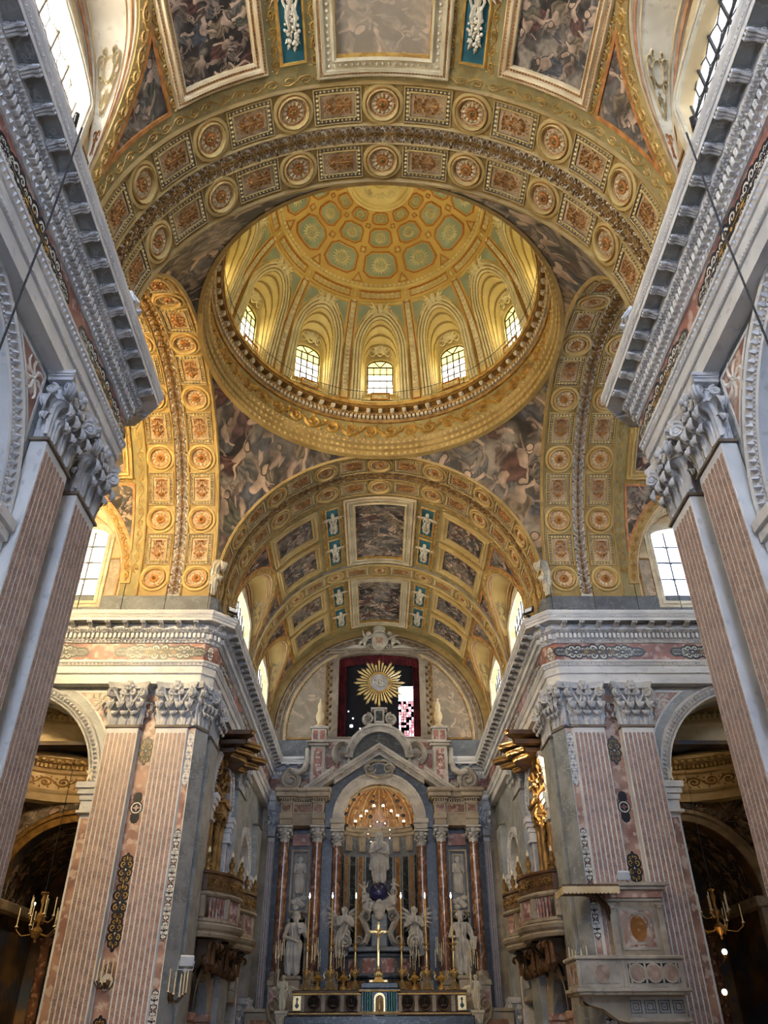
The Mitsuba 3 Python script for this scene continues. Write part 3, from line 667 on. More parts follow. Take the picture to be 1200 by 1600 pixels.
# ------------------------------------------------------------------ pendentives
AXIS = TR(0, CY)
def pendentive():
    rs = R*math.sqrt(2); U, V = np.meshgrid(np.linspace(0, 1, 36), np.linspace(0, 1, 40), indexing='ij')
    h = R*V*.999; rho = np.sqrt(rs**2-h**2); c = np.arccos(np.clip(R/rho, -1, 1)); ph = c+(math.pi/2-2*c)*U
    x, y = rho*np.cos(ph), rho*np.sin(ph)
    m = (np.c_[x.ravel(), y.ravel(), (ZS+h).ravel()], quads(36, 40))
    uv = np.c_[-(ph.ravel()-math.pi/4)*8.2, h.ravel()]
    return m, uv
_pm, _puv = pendentive()
for i, nm in enumerate(('far left', 'near left', 'near right', 'far right')):
    a = (90, 180, 270, 0)[i]
    k = struct('pendentive', f'{nm} pendentive below the dome, painted with saints and putti on clouds', 'pendentive')
    put('painting', _pm, 'fresco', k, AXIS @ RZ(a), True, uv=paint_uv(_puv, 3.1))
# ------------------------------------------------------------------ ring below the dome
def dlathe(prof, n=120): return lathe(prof, n)
k = struct('dome_ring', 'gilded ring cornice between the pendentives and the dome', 'cornice')
put('architrave', dlathe([(7.1, 22.45), (6.93, 22.52), (6.93, 22.8), (6.86, 22.84), (6.86, 23.08), (6.80, 23.12), (6.74, 23.22), (6.72, 23.36), (6.90, 23.37)]), 'ochre', k, AXIS, 30)
stuffpart(put('architrave_leaves', cat([xf(cat(leafpoly(0, 0, 1.57, .22, .2, .05)), RZ(360*i/150) @ FR((0, r_, z_), (1, 0, 0), (0, 0, 1), (0, -1, 0))) for i in range(150) for r_, z_ in ((6.925, 22.56), (6.855, 22.86), (6.76, 23.12))]), 'ochre_pale', k, AXIS))
put('frieze', dlathe([(6.90, 23.36), (6.90, 24.47)]), 'olive', k, AXIS, True)
_fz = vine_wave(2*math.pi*6.9, .98, .95, .11)
def ringwarp(r): return lambda v: np.c_[(r-v[:, 2])*np.sin(v[:, 0]/r), (r-v[:, 2])*np.cos(v[:, 0]/r), v[:, 1]]
put('scroll', warp((_fz[0]+[0, 23.92, 0], _fz[1]), ringwarp(6.9)), 'gilt', k, AXIS)
put('cornice', dlathe([(6.90, 24.46), (6.82, 24.48), (6.78, 24.60), (6.84, 24.64), (6.84, 24.82), (6.72, 24.84), (6.66, 24.92), (6.78, 24.95), (6.78, 25.12), (6.50, 25.14), (6.50, 25.20), (6.44, 25.24), (6.40, 25.33), (6.40, 25.36), (6.95, 25.40)]), 'gilt_dark', k, AXIS, 30)
put('gilt_lip', dlathe([(6.415, 25.24), (6.385, 25.31), (6.385, 25.37), (6.44, 25.385)]), 'gilt', k, AXIS, 30)
_dn = [bx(-.062, .062, 6.70, 6.86, 24.655, 24.81)]
stuffpart(put('dentils', cat([xf(_dn[0], RZ(360*i/210)) for i in range(210)]), 'stucco', k, AXIS))
_mod = PL(cat(bev(-.10, .10, 6.52, 6.82, 25.0, 25.135, .02), bev(-.075, .075, 6.56, 6.74, 24.92, 25.01, .02)), 'stucco')
_mg = PL(bx(-.06, .06, 6.512, 6.53, 25.02, 25.11), 'rust_gold')
for i in range(72):
    q = put('modillion', _mod, parent=k, M=AXIS @ RZ(i*5))
put('bead_ring', cat([xf(ico(.035, 0, (0, 6.73, 23.3)), RZ(360*i/220)) for i in range(220)]+[xf(ico(.035, 0, (0, 6.70, 24.86)), RZ(360*i/220)) for i in range(220)]), 'bead_gold', k, AXIS)
stuffpart(k+'__bead_ring')

# ------------------------------------------------------------------ dome: twelve window bays and a coffered shell
DA, DB, DZ = 6.9, 8.45, 25.5
def dr_(z): return DA*np.sqrt(np.clip(1-((z-DZ)/DB)**2, 0, 1))
def dw(v):                                        # (u along the girdle at full radius, height z, relief)
    ph = v[:, 0]/DA; r = dr_(v[:, 1])-v[:, 2]
    return np.c_[r*np.sin(ph), r*np.cos(ph), v[:, 1]]
SECU = DA*math.radians(15)
def niche(hw, zs, zt, n=20):                      # pointed-round niche outline (u, z) from the bottom left over the top to the bottom right
    f = np.linspace(math.pi, 0, n)
    return np.vstack([[(-hw, 25.95)], np.c_[hw*np.cos(f), zs+(zt-zs)*np.sin(f)], [(hw, 25.95)]])
NO = niche(1.02, 28.9, 30.35)
def window_outline(hw=.66, zs=28.72, zt=29.15, n=20, z0=26.78):
    f = np.linspace(math.pi, 0, n)
    return np.vstack([[(-hw, z0)], np.c_[hw*np.cos(f), zs+(zt-zs)*np.sin(f)], [(hw, z0)]])
_sec = sbox(-SECU, 25.38, SECU, 31.2).difference(Polygon(NO))
DOME_WALL = PL(warp(strips(_sec, .3, step2=.5), dw), 'dome_cream')
WO = window_outline(); WPLANE = 7.42
_o3 = dw(np.c_[NO, np.zeros(len(NO))]); _i3 = np.c_[WO[:, 0], np.full(len(WO), WPLANE), WO[:, 1]]
def loft(a, b, n=5, closed=True):
    t = np.linspace(0, 1, n)[:, None, None]; v = a[None]*(1-t)+b[None]*t
    return (v.reshape(-1, 3), quads(n, len(a), cv=closed))
_mid = .5*_o3+.5*_i3; _mid[:, 1] = 7.15; _mid[:, 2] = np.minimum(_mid[:, 2], 29.55+.0*_mid[:, 2])
DOME_REVEAL = PL(cat(loft(_o3, _mid, 4), loft(_mid, _i3, 3)), 'dome_cream', 35)
def arch_path(hw, zs, zt, z0=25.95): return niche(hw, zs, zt)*[1, 1]
def flat_mould(path, prof):                       # profile (offset to the right of the path, relief) swept in the plane, then bent
    return sweep(path, prof, 1)
_am = cat(*[flat_mould(niche(1.05+o, 28.9, 30.38+o), [(0, 0), (-.0, .06), (-.06, .08), (-.1, .05), (-.12, 0)]) for o in (.0, .17, .34)])
DOME_ARCHM = PL(warp(_am, dw), 'dome_white', 40)
_al = cat(*[flat_mould(niche(1.05+o, 28.9, 30.38+o), [(0, 0), (0, .025), (-.045, .025), (-.045, 0)]) for o in (-.03, .13, .30, .47)]); DOME_LINES = PL(warp(_al, dw), 'dome_line')
_tp = niche(1.10, 28.9, 30.43); _tn = plen(_tp)
DOME_BEADS = PL(warp(along(cat(beads(-_tn/2, _tn/2, 0, .035, .11, .02)), _tp), dw), 'stucco')
# strip of bound leaves between the bays
_st = cat([cat(leafpoly(-1.9+.2*i, 0, .55, .30, .16, .06), leafpoly(-1.9+.2*i, 0, -.55, .30, .16, .06), bead(-1.9+.2*i, 0, .055)) for i in range(21)])
_st = (_st[0]*[1.15, 1, 1], _st[1]); _st = (np.c_[_st[0][:, 1], _st[0][:, 0]+28.55, _st[0][:, 2]+.03], _st[1][:, ::-1])
DOME_STRIP = PL(warp(_st, dw), 'dome_white')
def dframe(u0, u1, z0, z1, prof, d=.3): return warp(frame(u0, u1, z0, z1, prof, d), dw)
DOME_STRIPF = PL(dframe(-.17, .17, 25.95, 31.0, [(0, 0), (0, .05), (.05, .05), (.06, 0)]), 'dome_orange')
DOME_STRIPG = PL(dframe(-.26, .26, 25.86, 31.08, [(0, 0), (0, .035), (.05, .045), (.07, 0)]), 'dome_yellow')
DOME_BASEP = PL(dframe(-.42, .42, 26.05, 26.36, [(0, 0), (0, .05), (.05, .05), (.06, 0)]), 'dome_orange')
_bp = vine_wave(.75, .24, .25, .03); DOME_BASEV = PL(warp((_bp[0]+[0, 26.2, .01], _bp[1]), dw), 'dome_white')
# winged head above each window
def winged_head():
    out = [ico((.17, .19, .14), 2, (0, 0, .09)), ico((.19, .12, .10), 1, (0, .10, .06)), ico((.05, .04, .05), 1, (0, -.03, .24))]
    for sg in (1, -1):
        for k in range(6):
            a = .55-.28*k
            out.append(leafpoly(sg*.14, -.04, a if sg > 0 else math.pi-a, .78-.06*k, .17, .07, .02))
        out += [ico(.07, 1, (sg*(.75+.1*k), -.12-.12*k, .05)) for k in range(4)]
        out += [leafpoly(sg*(.8+.08*k), -.15-.1*k, -1.2+sg*.6*(k-1), .28, .14, .06) for k in range(3)]
    return cat(out)
_wh = winged_head(); DOME_HEAD = PL(warp((_wh[0]*[.95, 1, 1]+[0, 30.80, 0], _wh[1]), dw), 'dome_white', 40)
_spg = sbox(-SECU+.32, 28.9, SECU-.32, 31.0).difference(Polygon(niche(1.56, 28.9, 30.9)))
_spg = [g for g in getattr(_spg, 'geoms', [_spg]) if g.area > .02]
DOME_SPAN = PL(warp(cat([strips(g.buffer(-.04), .3, .015, step2=.5) for g in _spg]), dw), 'dome_green')
DOME_SPANF = PL(warp(cat([strips(border_of(g, .05), .3, 0, .05, .5) for g in _spg]), dw), 'dome_yellow')
_sh = cat([cat(leafpoly(0, 0, 1.57+.45*k, .62-.05*abs(k), .2, .08)) for k in range(-3, 4)]+[ring2(0, .05, .16, .07, .08), ribbon(spiral(.42, .02, .18, .04, 3.1, 1.2, 12), .06, .06), ribbon(spiral(-.42, .02, .18, .04, 0, -1.2, 12), .06, .06)])
def shell_place(v):                               # the stucco shell above the glass, in the splay of the niche
    y = v[:, 1]; return np.c_[v[:, 0], 7.05-.75*y-v[:, 2]*.8, 29.42+y*1.1-v[:, 2]*.5]
DOME_SHELL = PL(warp(_sh, shell_place), 'dome_white')
_wp = Polygon(WO); _wu, _wl = _wp.intersection(sbox(-2, 28.15, 2, 31)), _wp.intersection(sbox(-2, 20, 2, 28.15))
def wplane(m, y=WPLANE): return (np.c_[m[0][:, 0], y-m[0][:, 2], m[0][:, 1]], m[1])
DOME_PANE = PL(wplane(prism(_wl, -.02, .0)), 'bulb'); DOME_AMBER = PL(wplane(prism(_wu, -.02, .0)), 'bulb')
_wb = [sbox(x-.024, 26.78, x+.024, 28.72) for x in (-.33, 0, .33)]+[sbox(-.66, z-.024, .66, z+.024) for z in (27.25, 27.72, 28.18, 28.66)]+[LineString([(0, 28.66), (x, 29.2)]).buffer(.02) for x in (-.4, .4)]+[_wp.difference(_wp.buffer(-.04))]
DOME_BARS = PL(wplane(prism(unary_union(_wb).intersection(_wp), .05, .09)), 'leading')
DOME_CASING = PL(wplane(cat(*[prism(Polygon(window_outline(.66+a, 28.72, 29.15+a, z0=26.78-a)).difference(Polygon(window_outline(.66+b, 28.72, 29.15+b, z0=26.78-b))), .0, h) for a, b, h in ((.09, .0, .16), (.2, .09, .08))])), 'dome_cream')
_rls = []
for f_ in (.12, .42, .72):
    a_, b_ = (_o3*(1-f_)+_mid*f_), (_o3*(1-f_-.07)+_mid*(f_+.07)); c_ = np.array([0, 0, 28.2]); _rls.append(loft(c_+(a_-c_)*[.985, .997, .988], c_+(b_-c_)*[.985, .997, .988], 2, False))
DOME_REVL = PL(cat(_rls), 'dome_line')
dome = struct('dome', 'yellow and cream dome with twelve windows and octagonal coffers', 'dome')
DIRS = ['far middle', 'far right', 'right', 'side right', 'near right', 'near rightmost', 'near middle', 'near leftmost', 'near left', 'side left', 'left', 'far left']
WL = ['straight above the chancel arch', 'second from the middle to the right', 'third to the right, narrowed by the rim', 'on the right flank', 'behind the near rim, right', 'behind the near rim, further right', 'behind the near rim, middle', 'behind the near rim, further left', 'behind the near rim, left', 'on the left flank, cut by the rim', 'third to the left, narrowed by the rim', 'second from the middle to the left']
for i in range(12):
    B = AXIS @ RZ(-30*i)
    put('wall', DOME_WALL, parent=dome, M=B)
    q_ = put('arch_moulding', DOME_ARCHM, parent=dome, M=B); put('line', DOME_LINES, parent=q_, M=B); put('reveal_line', DOME_REVL, parent=q_, M=B); put('arch_beads', DOME_BEADS, parent=dome, M=B)
    put('winged_head', DOME_HEAD, parent=dome, M=B)
    s_ = put('spandrel', DOME_SPAN, parent=dome, M=B); put('frame', DOME_SPANF, parent=s_, M=B)
    b_ = put('base_panel', DOME_BASEP, parent=dome, M=B); put('scroll', DOME_BASEV, parent=b_, M=B)
    p_ = put('leaf_strip', DOME_STRIP, parent=dome, M=B @ RZ(15)); put('frame', DOME_STRIPF, parent=p_, M=B @ RZ(15)); put('outer_frame', DOME_STRIPG, parent=p_, M=B @ RZ(15))
    w_ = struct('window', f'dome window {WL[i]}', 'window')
    put('reveal', DOME_REVEAL, parent=w_, M=B); put('casing', DOME_CASING, parent=w_, M=B); put('shell', DOME_SHELL, parent=w_, M=B)
    put('pane', DOME_PANE, parent=w_, M=B, emit=W_WARM); put('amber_pane', DOME_AMBER, parent=w_, M=B, emit=W_AMBER); put('leading', DOME_BARS, parent=w_, M=B)
# band, inner cornice
put('band', lathe([(dr_(31.08)-.0, 31.08), (dr_(31.14)-.06, 31.10), (dr_(31.2)-.06, 31.18), (dr_(31.2), 31.2), (dr_(31.55), 31.55), (dr_(31.55)-.06, 31.56), (dr_(31.6)-.06, 31.62)], 120), 'dome_yellow', dome, AXIS, 30)
for i in range(12):
    B = AXIS @ RZ(-30*i)
    u1 = SECU-.34
    q = vine_wave(2*u1-.2, .28, .36, .035)
    if i == 0: BANDV, BANDF, BSQ, BSQR = PL(warp((q[0]+[0, 31.37, .01], q[1]), dw), 'dome_white'), PL(dframe(-u1, u1, 31.2, 31.54, [(0, 0), (0, .04), (-.04, .05), (-.05, 0)]), 'dome_orange'), PL(dframe(-.19, .19, 31.2, 31.54, [(0, 0), (0, .05), (-.04, .05), (-.05, 0)]), 'dome_yellow'), PL(warp((lambda m: (m[0]+[0, 31.37, 0], m[1]))(rosette2(0, 0, .12, .06, 6)), dw), 'dome_white')
    q_ = put('band_panel', BANDF, parent=dome, M=B); put('scroll', BANDV, parent=q_, M=B)
    q_ = put('band_square', BSQ, parent=dome, M=B @ RZ(15)); put('rosette', BSQR, parent=q_, M=B @ RZ(15))
_rc = dr_(31.6)
put('inner_cornice', lathe([(_rc, 31.58), (_rc-.08, 31.60), (_rc-.10, 31.70), (_rc-.06, 31.72), (_rc-.06, 31.88), (_rc-.24, 31.90), (_rc-.26, 31.98), (_rc-.38, 32.02), (_rc-.40, 32.14), (_rc-.50, 32.18), (_rc-.54, 32.28), (_rc-.54, 32.34), (_rc-.1, 32.34)], 120), 'dome_cream', dome, AXIS, 30)
stuffpart(put('inner_dentils', cat([xf(bx(-.075, .075, _rc-.2, _rc-.05, 31.735, 31.875), RZ(3*i)) for i in range(120)]), 'dome_white', dome, AXIS))
# shell
_rr = np.linspace(0, 5.2, 200); _zz = DZ+DB*np.sqrt(1-(_rr/DA)**2); _sg = np.r_[0, np.cumsum(np.hypot(np.diff(_rr), np.diff(_zz)))]
def shellw(r0):                                   # flat (x tangential, y towards the crown, relief) about the point at radius r0 on the +y side
    s0 = np.interp(r0, _rr, _sg)
    def fn(v):
        s = s0-v[:, 1]; r = np.interp(s, _sg, _rr); z = np.interp(s, _sg, _zz); ph = v[:, 0]/r0
        nr, nz = r/DA**2, (z-DZ)/DB**2; L = np.hypot(nr, nz); r = r-v[:, 2]*nr/L; z = z-v[:, 2]*nz/L
        return np.c_[r*np.sin(ph), r*np.cos(ph), z]
    return fn
put('shell', lathe([(np.interp(s, _sg, _rr), np.interp(s, _sg, _zz)) for s in np.linspace(np.interp(1.45, _rr, _sg), np.interp(4.95, _rr, _sg), 20)], 96), 'dome_yellow', dome, AXIS, True)
def octo(hx, hy, c=.42): a, b = hx*c, hy*c; return Polygon([(-hx+a, -hy), (hx-a, -hy), (hx, -hy+b), (hx, hy-b), (hx-a, hy), (-hx+a, hy), (-hx, hy-b), (-hx, -hy+b)])
def eye_rosette(hx, hy):
    out = [ring2(0, 0, hy*.26, hy*.14, .05), bead(0, 0, hy*.16)]
    for k in range(18):
        a = 2*math.pi*k/18; f = 1/math.hypot(math.cos(a)/hx, math.sin(a)/hy)**.9
        out.append(leafpoly(hy*.3*math.cos(a), hy*.3*math.sin(a), a, f*.66, hy*.27, .11))
    for k in range(10):
        a = 2*math.pi*(k+.5)/10; out.append(leafpoly(hy*.2*math.cos(a), hy*.2*math.sin(a), a, hy*.28, hy*.16, .09))
    return cat(out)
for r0, hx, hy in ((3.90, .84, .66), (2.83, .58, .47), (1.98, .40, .31)):
    f = shellw(r0); o = octo(hx, hy)
    g1 = PL(warp(strips(o.difference(o.buffer(-.07)), .2, 0, .07), f), 'dome_orange'); g2 = PL(warp(strips(o.buffer(-.07).difference(o.buffer(-.11)), .2, 0, .045), f), 'dome_yellow')
    g3 = PL(warp(strips(o.buffer(-.11), .2, .012), f), 'dome_green'); q = eye_rosette(hx*.74, hy*.70); q[0][:, 2] += .012; g4 = PL(warp(q, f), 'dome_white')
    for i in range(12):
        B = AXIS @ RZ(-30*i)
        c_ = put('coffer', g1, parent=dome, M=B); put('fillet', g2, parent=c_, M=B); put('field', g3, parent=c_, M=B); put('rosette', g4, parent=c_, M=B)
for r0, h in ((3.36, .20), (2.36, .15)):
    f = shellw(r0); o = Polygon([(-h, 0), (0, -h), (h, 0), (0, h)]).buffer(0); o = affinity.rotate(sbox(-h*.72, -h*.72, h*.72, h*.72), 0)
    g1 = PL(warp(prism(o.difference(o.buffer(-.035)), 0, .04), f), 'dome_orange'); q = rosette2(0, 0, h*.55, .05, 4); g2 = PL(warp(q, f), 'dome_white')
    for i in range(12):
        B = AXIS @ RZ(-30*i-15); c_ = put('lozenge', g1, parent=dome, M=B); put('rosette', g2, parent=c_, M=B)
f = shellw(4.42); o = Polygon([(-.28, -.2), (.28, -.2), (0, .3)])
g1 = PL(warp(prism(o.difference(o.buffer(-.04)), 0, .04), f), 'dome_orange'); g2 = PL(warp(rosette2(0, -.05, .13, .05, 3), f), 'dome_white')
for i in range(12):
    B = AXIS @ RZ(-30*i-15); c_ = put('triangle', g1, parent=dome, M=B); put('leaf', g2, parent=c_, M=B)
_zc = DZ+DB*math.sqrt(1-(1.45/DA)**2)
put('oculus_ring', lathe([(1.66, _zc-.10), (1.60, _zc-.16), (1.52, _zc-.16), (1.48, _zc-.08), (1.38, _zc-.1), (1.34, _zc), (1.30, _zc+.02), (.60, _zc+.12), (.56, _zc+.04), (.48, _zc+.04), (.45, _zc+.12), (0.001, _zc+.14)], 64), 'dome_cream', dome, AXIS, 35)
q = vine_wave(2*math.pi*.95, .5, .6, .06); 
put('oculus_wreath', (np.c_[(.95+q[0][:, 1])*np.cos(q[0][:, 0]/.95), (.95+q[0][:, 1])*np.sin(q[0][:, 0]/.95), _zc+.07-q[0][:, 2]], q[1]), 'dome_white', dome, AXIS)
q = rosette2(0, 0, .42, .10, 8); put('oculus_rosette', (np.c_[q[0][:, 0], q[0][:, 1], _zc+.11-q[0][:, 2]], q[1]), 'dome_white', dome, AXIS)
rail = one('safety_cable', cat(tube([(6.47*math.cos(a), 6.47*math.sin(a), 26.12) for a in np.linspace(0, 2*math.pi, 121)], .014, 4)), 'iron_black', 'thin black cable railing round the foot of the dome', 'railing', M=AXIS)
for i in range(24): put('post', tube([(0, 6.47, 25.38), (0, 6.47, 26.14)], .012, 4), 'iron_black', rail, AXIS @ RZ(15*i+7.5))
# ------------------------------------------------------------------ lower church: floor and walls
k = struct('floor', 'stone floor of the church', 'floor'); put('paving', bx(-19, 19, -14, 49, -E-.3, -E), 'tan_stone', k)
PX = 6.5                                            # pilaster faces in nave and chancel
PYF, PYN = 28.05, 15.15                             # pilaster faces towards the transepts, far and near
def wall_holes(x0, x1, z1, holes):                  # (t, z) polygon
    p = sbox(x0, -E, x1, z1)
    for c, r, zs in holes: p = p.difference(sbox(c-r, -E-1, c+r, zs).union(Point(c, zs).buffer(r, 40).intersection(sbox(c-r, zs-.01, c+r, zs+r+1))))
    return p
def xz(m, y): v = m[0]; return (np.c_[v[:, 0], y+v[:, 2], v[:, 1]], m[1][:, ::-1])       # (x, z, depth away from the viewer)
def yz(m, x, sg): v = m[0]; return (np.c_[sg*(x+v[:, 2]), v[:, 0], v[:, 1]], m[1] if sg > 0 else m[1][:, ::-1])
AC, AR, AZ = 13.95, 3.4, 7.6                        # chapel arch of the transept
NC = 7.64                                           # chapel arch of the nave
OC, OR, OZ = 34.4, 2.05, 8.2                        # organ arch
S2C, S2R, S2Z = 41.6, 1.55, 6.9                     # smaller arch beyond
for sg, nm in ((-1, 'left'), (1, 'right')):
    k = struct('wall_far_'+nm, f'far wall of the {nm} transept with its grey marble facing', 'wall')
    p = wall_holes(-17.6, -6.85, 14.05, [(-AC, AR, AZ)]) if sg < 0 else wall_holes(6.85, 17.6, 14.05, [(AC, AR, AZ)])
    put('facing', xz(prism(p, 0, 1.3), 28.4), 'grey_marble', k)
    k = struct('wall_chancel_'+nm, f'{nm} side wall of the chancel', 'wall')
    p = wall_holes(28.5, 47.4, 14.05, [(OC, OR, OZ), (S2C, S2R, S2Z)])
    lower = sbox(OC-OR-.2, 1.9, OC+OR+.2, 5.1).union(sbox(S2C-S2R-.2, 1.4, S2C+S2R+.2, 3.9))
    p = p.union(lower)
    put('facing', yz(prism(p, 0, .9), 6.82, sg), 'grey_marble', k)
    put('recess', bx(*sorted((sg*7.7, sg*9.2)), 31.5, 44, -E, 11), 'tan_stone', k)
    k = struct('wall_nave_'+nm, f'{nm} wall of the nave with its grey marble facing', 'wall')
    p = wall_holes(-13.6, 15.05, 14.05, [(NC, AR, AZ), (NC-8.9, AR, AZ)])
    put('facing', yz(prism(p, 0, 1.3), 6.85, sg), 'grey_marble', k)
    k = struct('wall_near_'+nm, f'near wall of the {nm} transept', 'wall')
    put('facing', bx(*sorted((sg*6.9, sg*17.6)), 13.9, 14.9, -E, 14.05), 'grey_marble', k)
    k = struct('wall_transept_'+nm, f'end wall of the {nm} transept', 'wall')
    put('facing', bx(*sorted((sg*17.3, sg*18.3)), 12, 31, -E, 23.2), 'plaster', k)
    k = struct('wall_aisle_'+nm, f'dim side chapels beyond the {nm} nave arches', 'wall')
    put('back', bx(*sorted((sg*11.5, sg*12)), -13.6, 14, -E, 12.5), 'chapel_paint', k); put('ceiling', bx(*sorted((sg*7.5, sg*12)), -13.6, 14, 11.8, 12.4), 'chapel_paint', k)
k = struct('wall_front', 'entrance front of the church behind the viewer', 'wall')
_fw_ = Polygon([(-7.2, -E), (7.2, -E), (7.2, 23), (-7.2, 23)]).difference(sbox(-4.6, 13, 4.6, 20.5)).difference(sbox(-2, -E, 2, 4.5))
put('facing', xz(prism(_fw_, 0, .8), -13.9), 'plaster', k)
w_ = struct('window', 'great window of the entrance front behind the viewer', 'window')
put('pane', bx(-4.6, 4.6, -13.95, -13.9, 13, 20.5), 'bulb', w_, emit=W_FACADE)
d_ = struct('door', 'open main door behind the viewer', 'door'); put('daylight', bx(-2, 2, -13.95, -13.9, -E, 4.5), 'bulb', d_, emit=W_FACADE)

# ------------------------------------------------------------------ entablatures
def entab(k, path, side, skip_dent=None, rows=True, egg=True):
    sw = lambda prof: sweep(path, prof, side)
    put('architrave', sw([(-.45, 11.23), (0, 11.23), (0, 11.60), (.04, 11.61), (.05, 11.65), (.05, 11.91), (.09, 11.93), (.12, 12.04), (.15, 12.06), (.15, 12.14), (0, 12.16)]), 'white_marble', k)
    put('frieze', sw([(0, 12.15), (0, 12.90)]), 'red_inlay', k)
    put('bed_moulding', sw([(-.05, 12.88), (.05, 12.89), (.08, 12.99), (.12, 13.01), (.12, 13.03), (.10, 13.03), (.10, 13.27), (.20, 13.28), (.24, 13.32), (.30, 13.36), (.32, 13.42), (.30, 13.44), (.30, 13.63)]), 'carved_marble', k)
    put('corona', sw([(.28, 13.62), (.645, 13.62), (.645, 13.585), (.66, 13.585), (.66, 13.70), (.685, 13.715), (.69, 13.76), (.70, 13.80), (.735, 13.85), (.75, 13.91), (.735, 13.96), (.735, 14.0), (-.6, 14.02)]), 'white_marble', k)
    put('plinth', sw([(-.22, 14.0), (-.22, 15.12), (-.6, 15.12)]), 'dark_grey_marble', k)
    P_ = np.asarray(path, float)
    for i in range(len(P_)-1):
        a, b = P_[i], P_[i+1]; L = np.linalg.norm(b-a); d = (b-a)/L; nr = np.array([d[1], -d[0]])*side
        F = FR((*a, 0), (*d, 0), (*nr, 0), (0, 0, 1))
        yield i, F, L
def carve_row(L, o, z, kind):
    out = []
    if kind == 'egg':
        n = int(L/.17)
        for j in range(n):
            x = L*(j+.5)/n; out.append((_oct[0][:, [0, 2, 1]]*[.055, .075, .065]+[x, o, z], _oct[1])); out.append(bx(x+.075, x+.095, o-.03, o+.04, z-.05, z+.05))
    if kind == 'leaf':
        n = int(L/.15)
        for j in range(n):
            x = L*(j+.5)/n
            out.append((np.array([(x-.06, o-.02, z+.06), (x+.06, o-.02, z+.06), (x, o-.0, z-.06), (x, o+.05, z+.01)]), np.array([[0, 2, 3], [2, 1, 3], [1, 0, 3]])))
    if kind == 'pearl':
        n = int(L/.085)
        for j in range(n): out.append((_oct[0][:, [0, 2, 1]]*[.03, .035, .03]+[L*(j+.5)/n, o, z], _oct[1]))
    return cat(out)
# modillion: scroll bracket with an acanthus leaf, x centred, y outwards, hanging from z = 0
def modillion():
    s = [(0, 0), (.31, 0), (.335, -.03), (.325, -.075), (.285, -.085), (.26, -.06), (.20, -.065), (.13, -.12), (.06, -.19), (0, -.195)]
    m = prism(Polygon(s), -.085, .085); m = (np.c_[m[0][:, 2], m[0][:, 0], m[0][:, 1]], m[1])
    out = [m, bx(-.11, .11, 0, .345, -.012, 0)]
    for x in (-.055, 0, .055):
        out.append(tube([(x, .03, -.195), (x, .12, -.145), (x*1.15, .2, -.095), (x*1.3, .27, -.10), (x*1.4, .325, -.085), (x*1.4, .345, -.045)], [.026, .032, .032, .036, .034, .018], 6))
    for sg in (-1, 1):
        out.append(xf(tube([(*q, 0) for q in spiral(0, 0, .06, .012, 0, 1.4, 12)], .014, 5), FR((sg*.09, .27, -.045), (0, 1, 0), (0, 0, 1), (1, 0, 0))))
        out.append(xf(tube([(*q, 0) for q in spiral(0, 0, .075, .015, 3, 1.4, 12)], .016, 5), FR((sg*.09, .07, -.10), (0, 1, 0), (0, 0, 1), (1, 0, 0))))
    return cat(out)
MODILLION = PL(modillion(), 'carved_marble', 35)
SOFFIT = PL(cat(bx(-.20, .20, .03, .31, -.012, -.006), *[bx(*q) for q in ((-.22, .22, .0, .03, -.035, 0), (-.22, .22, .31, .335, -.035, 0), (-.235, -.20, 0, .335, -.035, 0), (.20, .235, 0, .335, -.035, 0))]), 'grey_marble')
DENT = PL(bev(-.055, .055, .08, .215, 13.045, 13.255, .012), 'white_marble')
def full_entab(name, label, path, side, near=False):
    k = struct(name, label, 'entablature')
    rows = {'egg': [], 'leaf': [], 'pearl': [], 'leaf2': []}
    for i, F, L in entab(k, path, side):
        n = max(1, round((L-.1)/.172)) if L > 1 else max(1, int(L/.19))
        for j in range(n): put('dentil', DENT, parent=k, M=F @ TR(L*(j+.5)/n))
        n = max(1, round(L/.672))
        for j in range(n):
            put('modillion', MODILLION, parent=k, M=F @ TR(L*(j+.5)/n if L < 1 else .33+(L-.66)*j/(n-1 or 1), .30, 13.62))
            if L > 1 and j < n-1: put('soffit_panel', SOFFIT, parent=k, M=F @ TR(.33+(L-.66)*(j+.5)/(n-1), .30, 13.62))
        rows['egg'].append(xf(carve_row(L, .27, 13.36, 'egg'), F)); rows['leaf'].append(xf(carve_row(L, .085, 12.95, 'leaf'), F))
        rows['pearl'].append(xf(carve_row(L, .69, 13.755, 'pearl'), F)); rows['leaf2'].append(xf(carve_row(L, .11, 12.0, 'leaf'), F))
        rows['leaf2'].append(xf(carve_row(L, .05, 11.635, 'pearl'), F))
        rows['leaf'].append(xf(carve_row(L, .215, 13.29, 'pearl'), F))
    for kk, nm in (('egg', 'egg_moulding'), ('leaf', 'leaf_moulding'), ('pearl', 'pearl_moulding'), ('leaf2', 'architrave_carving')):
        stuffpart(put(nm, cat(rows[kk]), 'carved_marble', k))
    return k
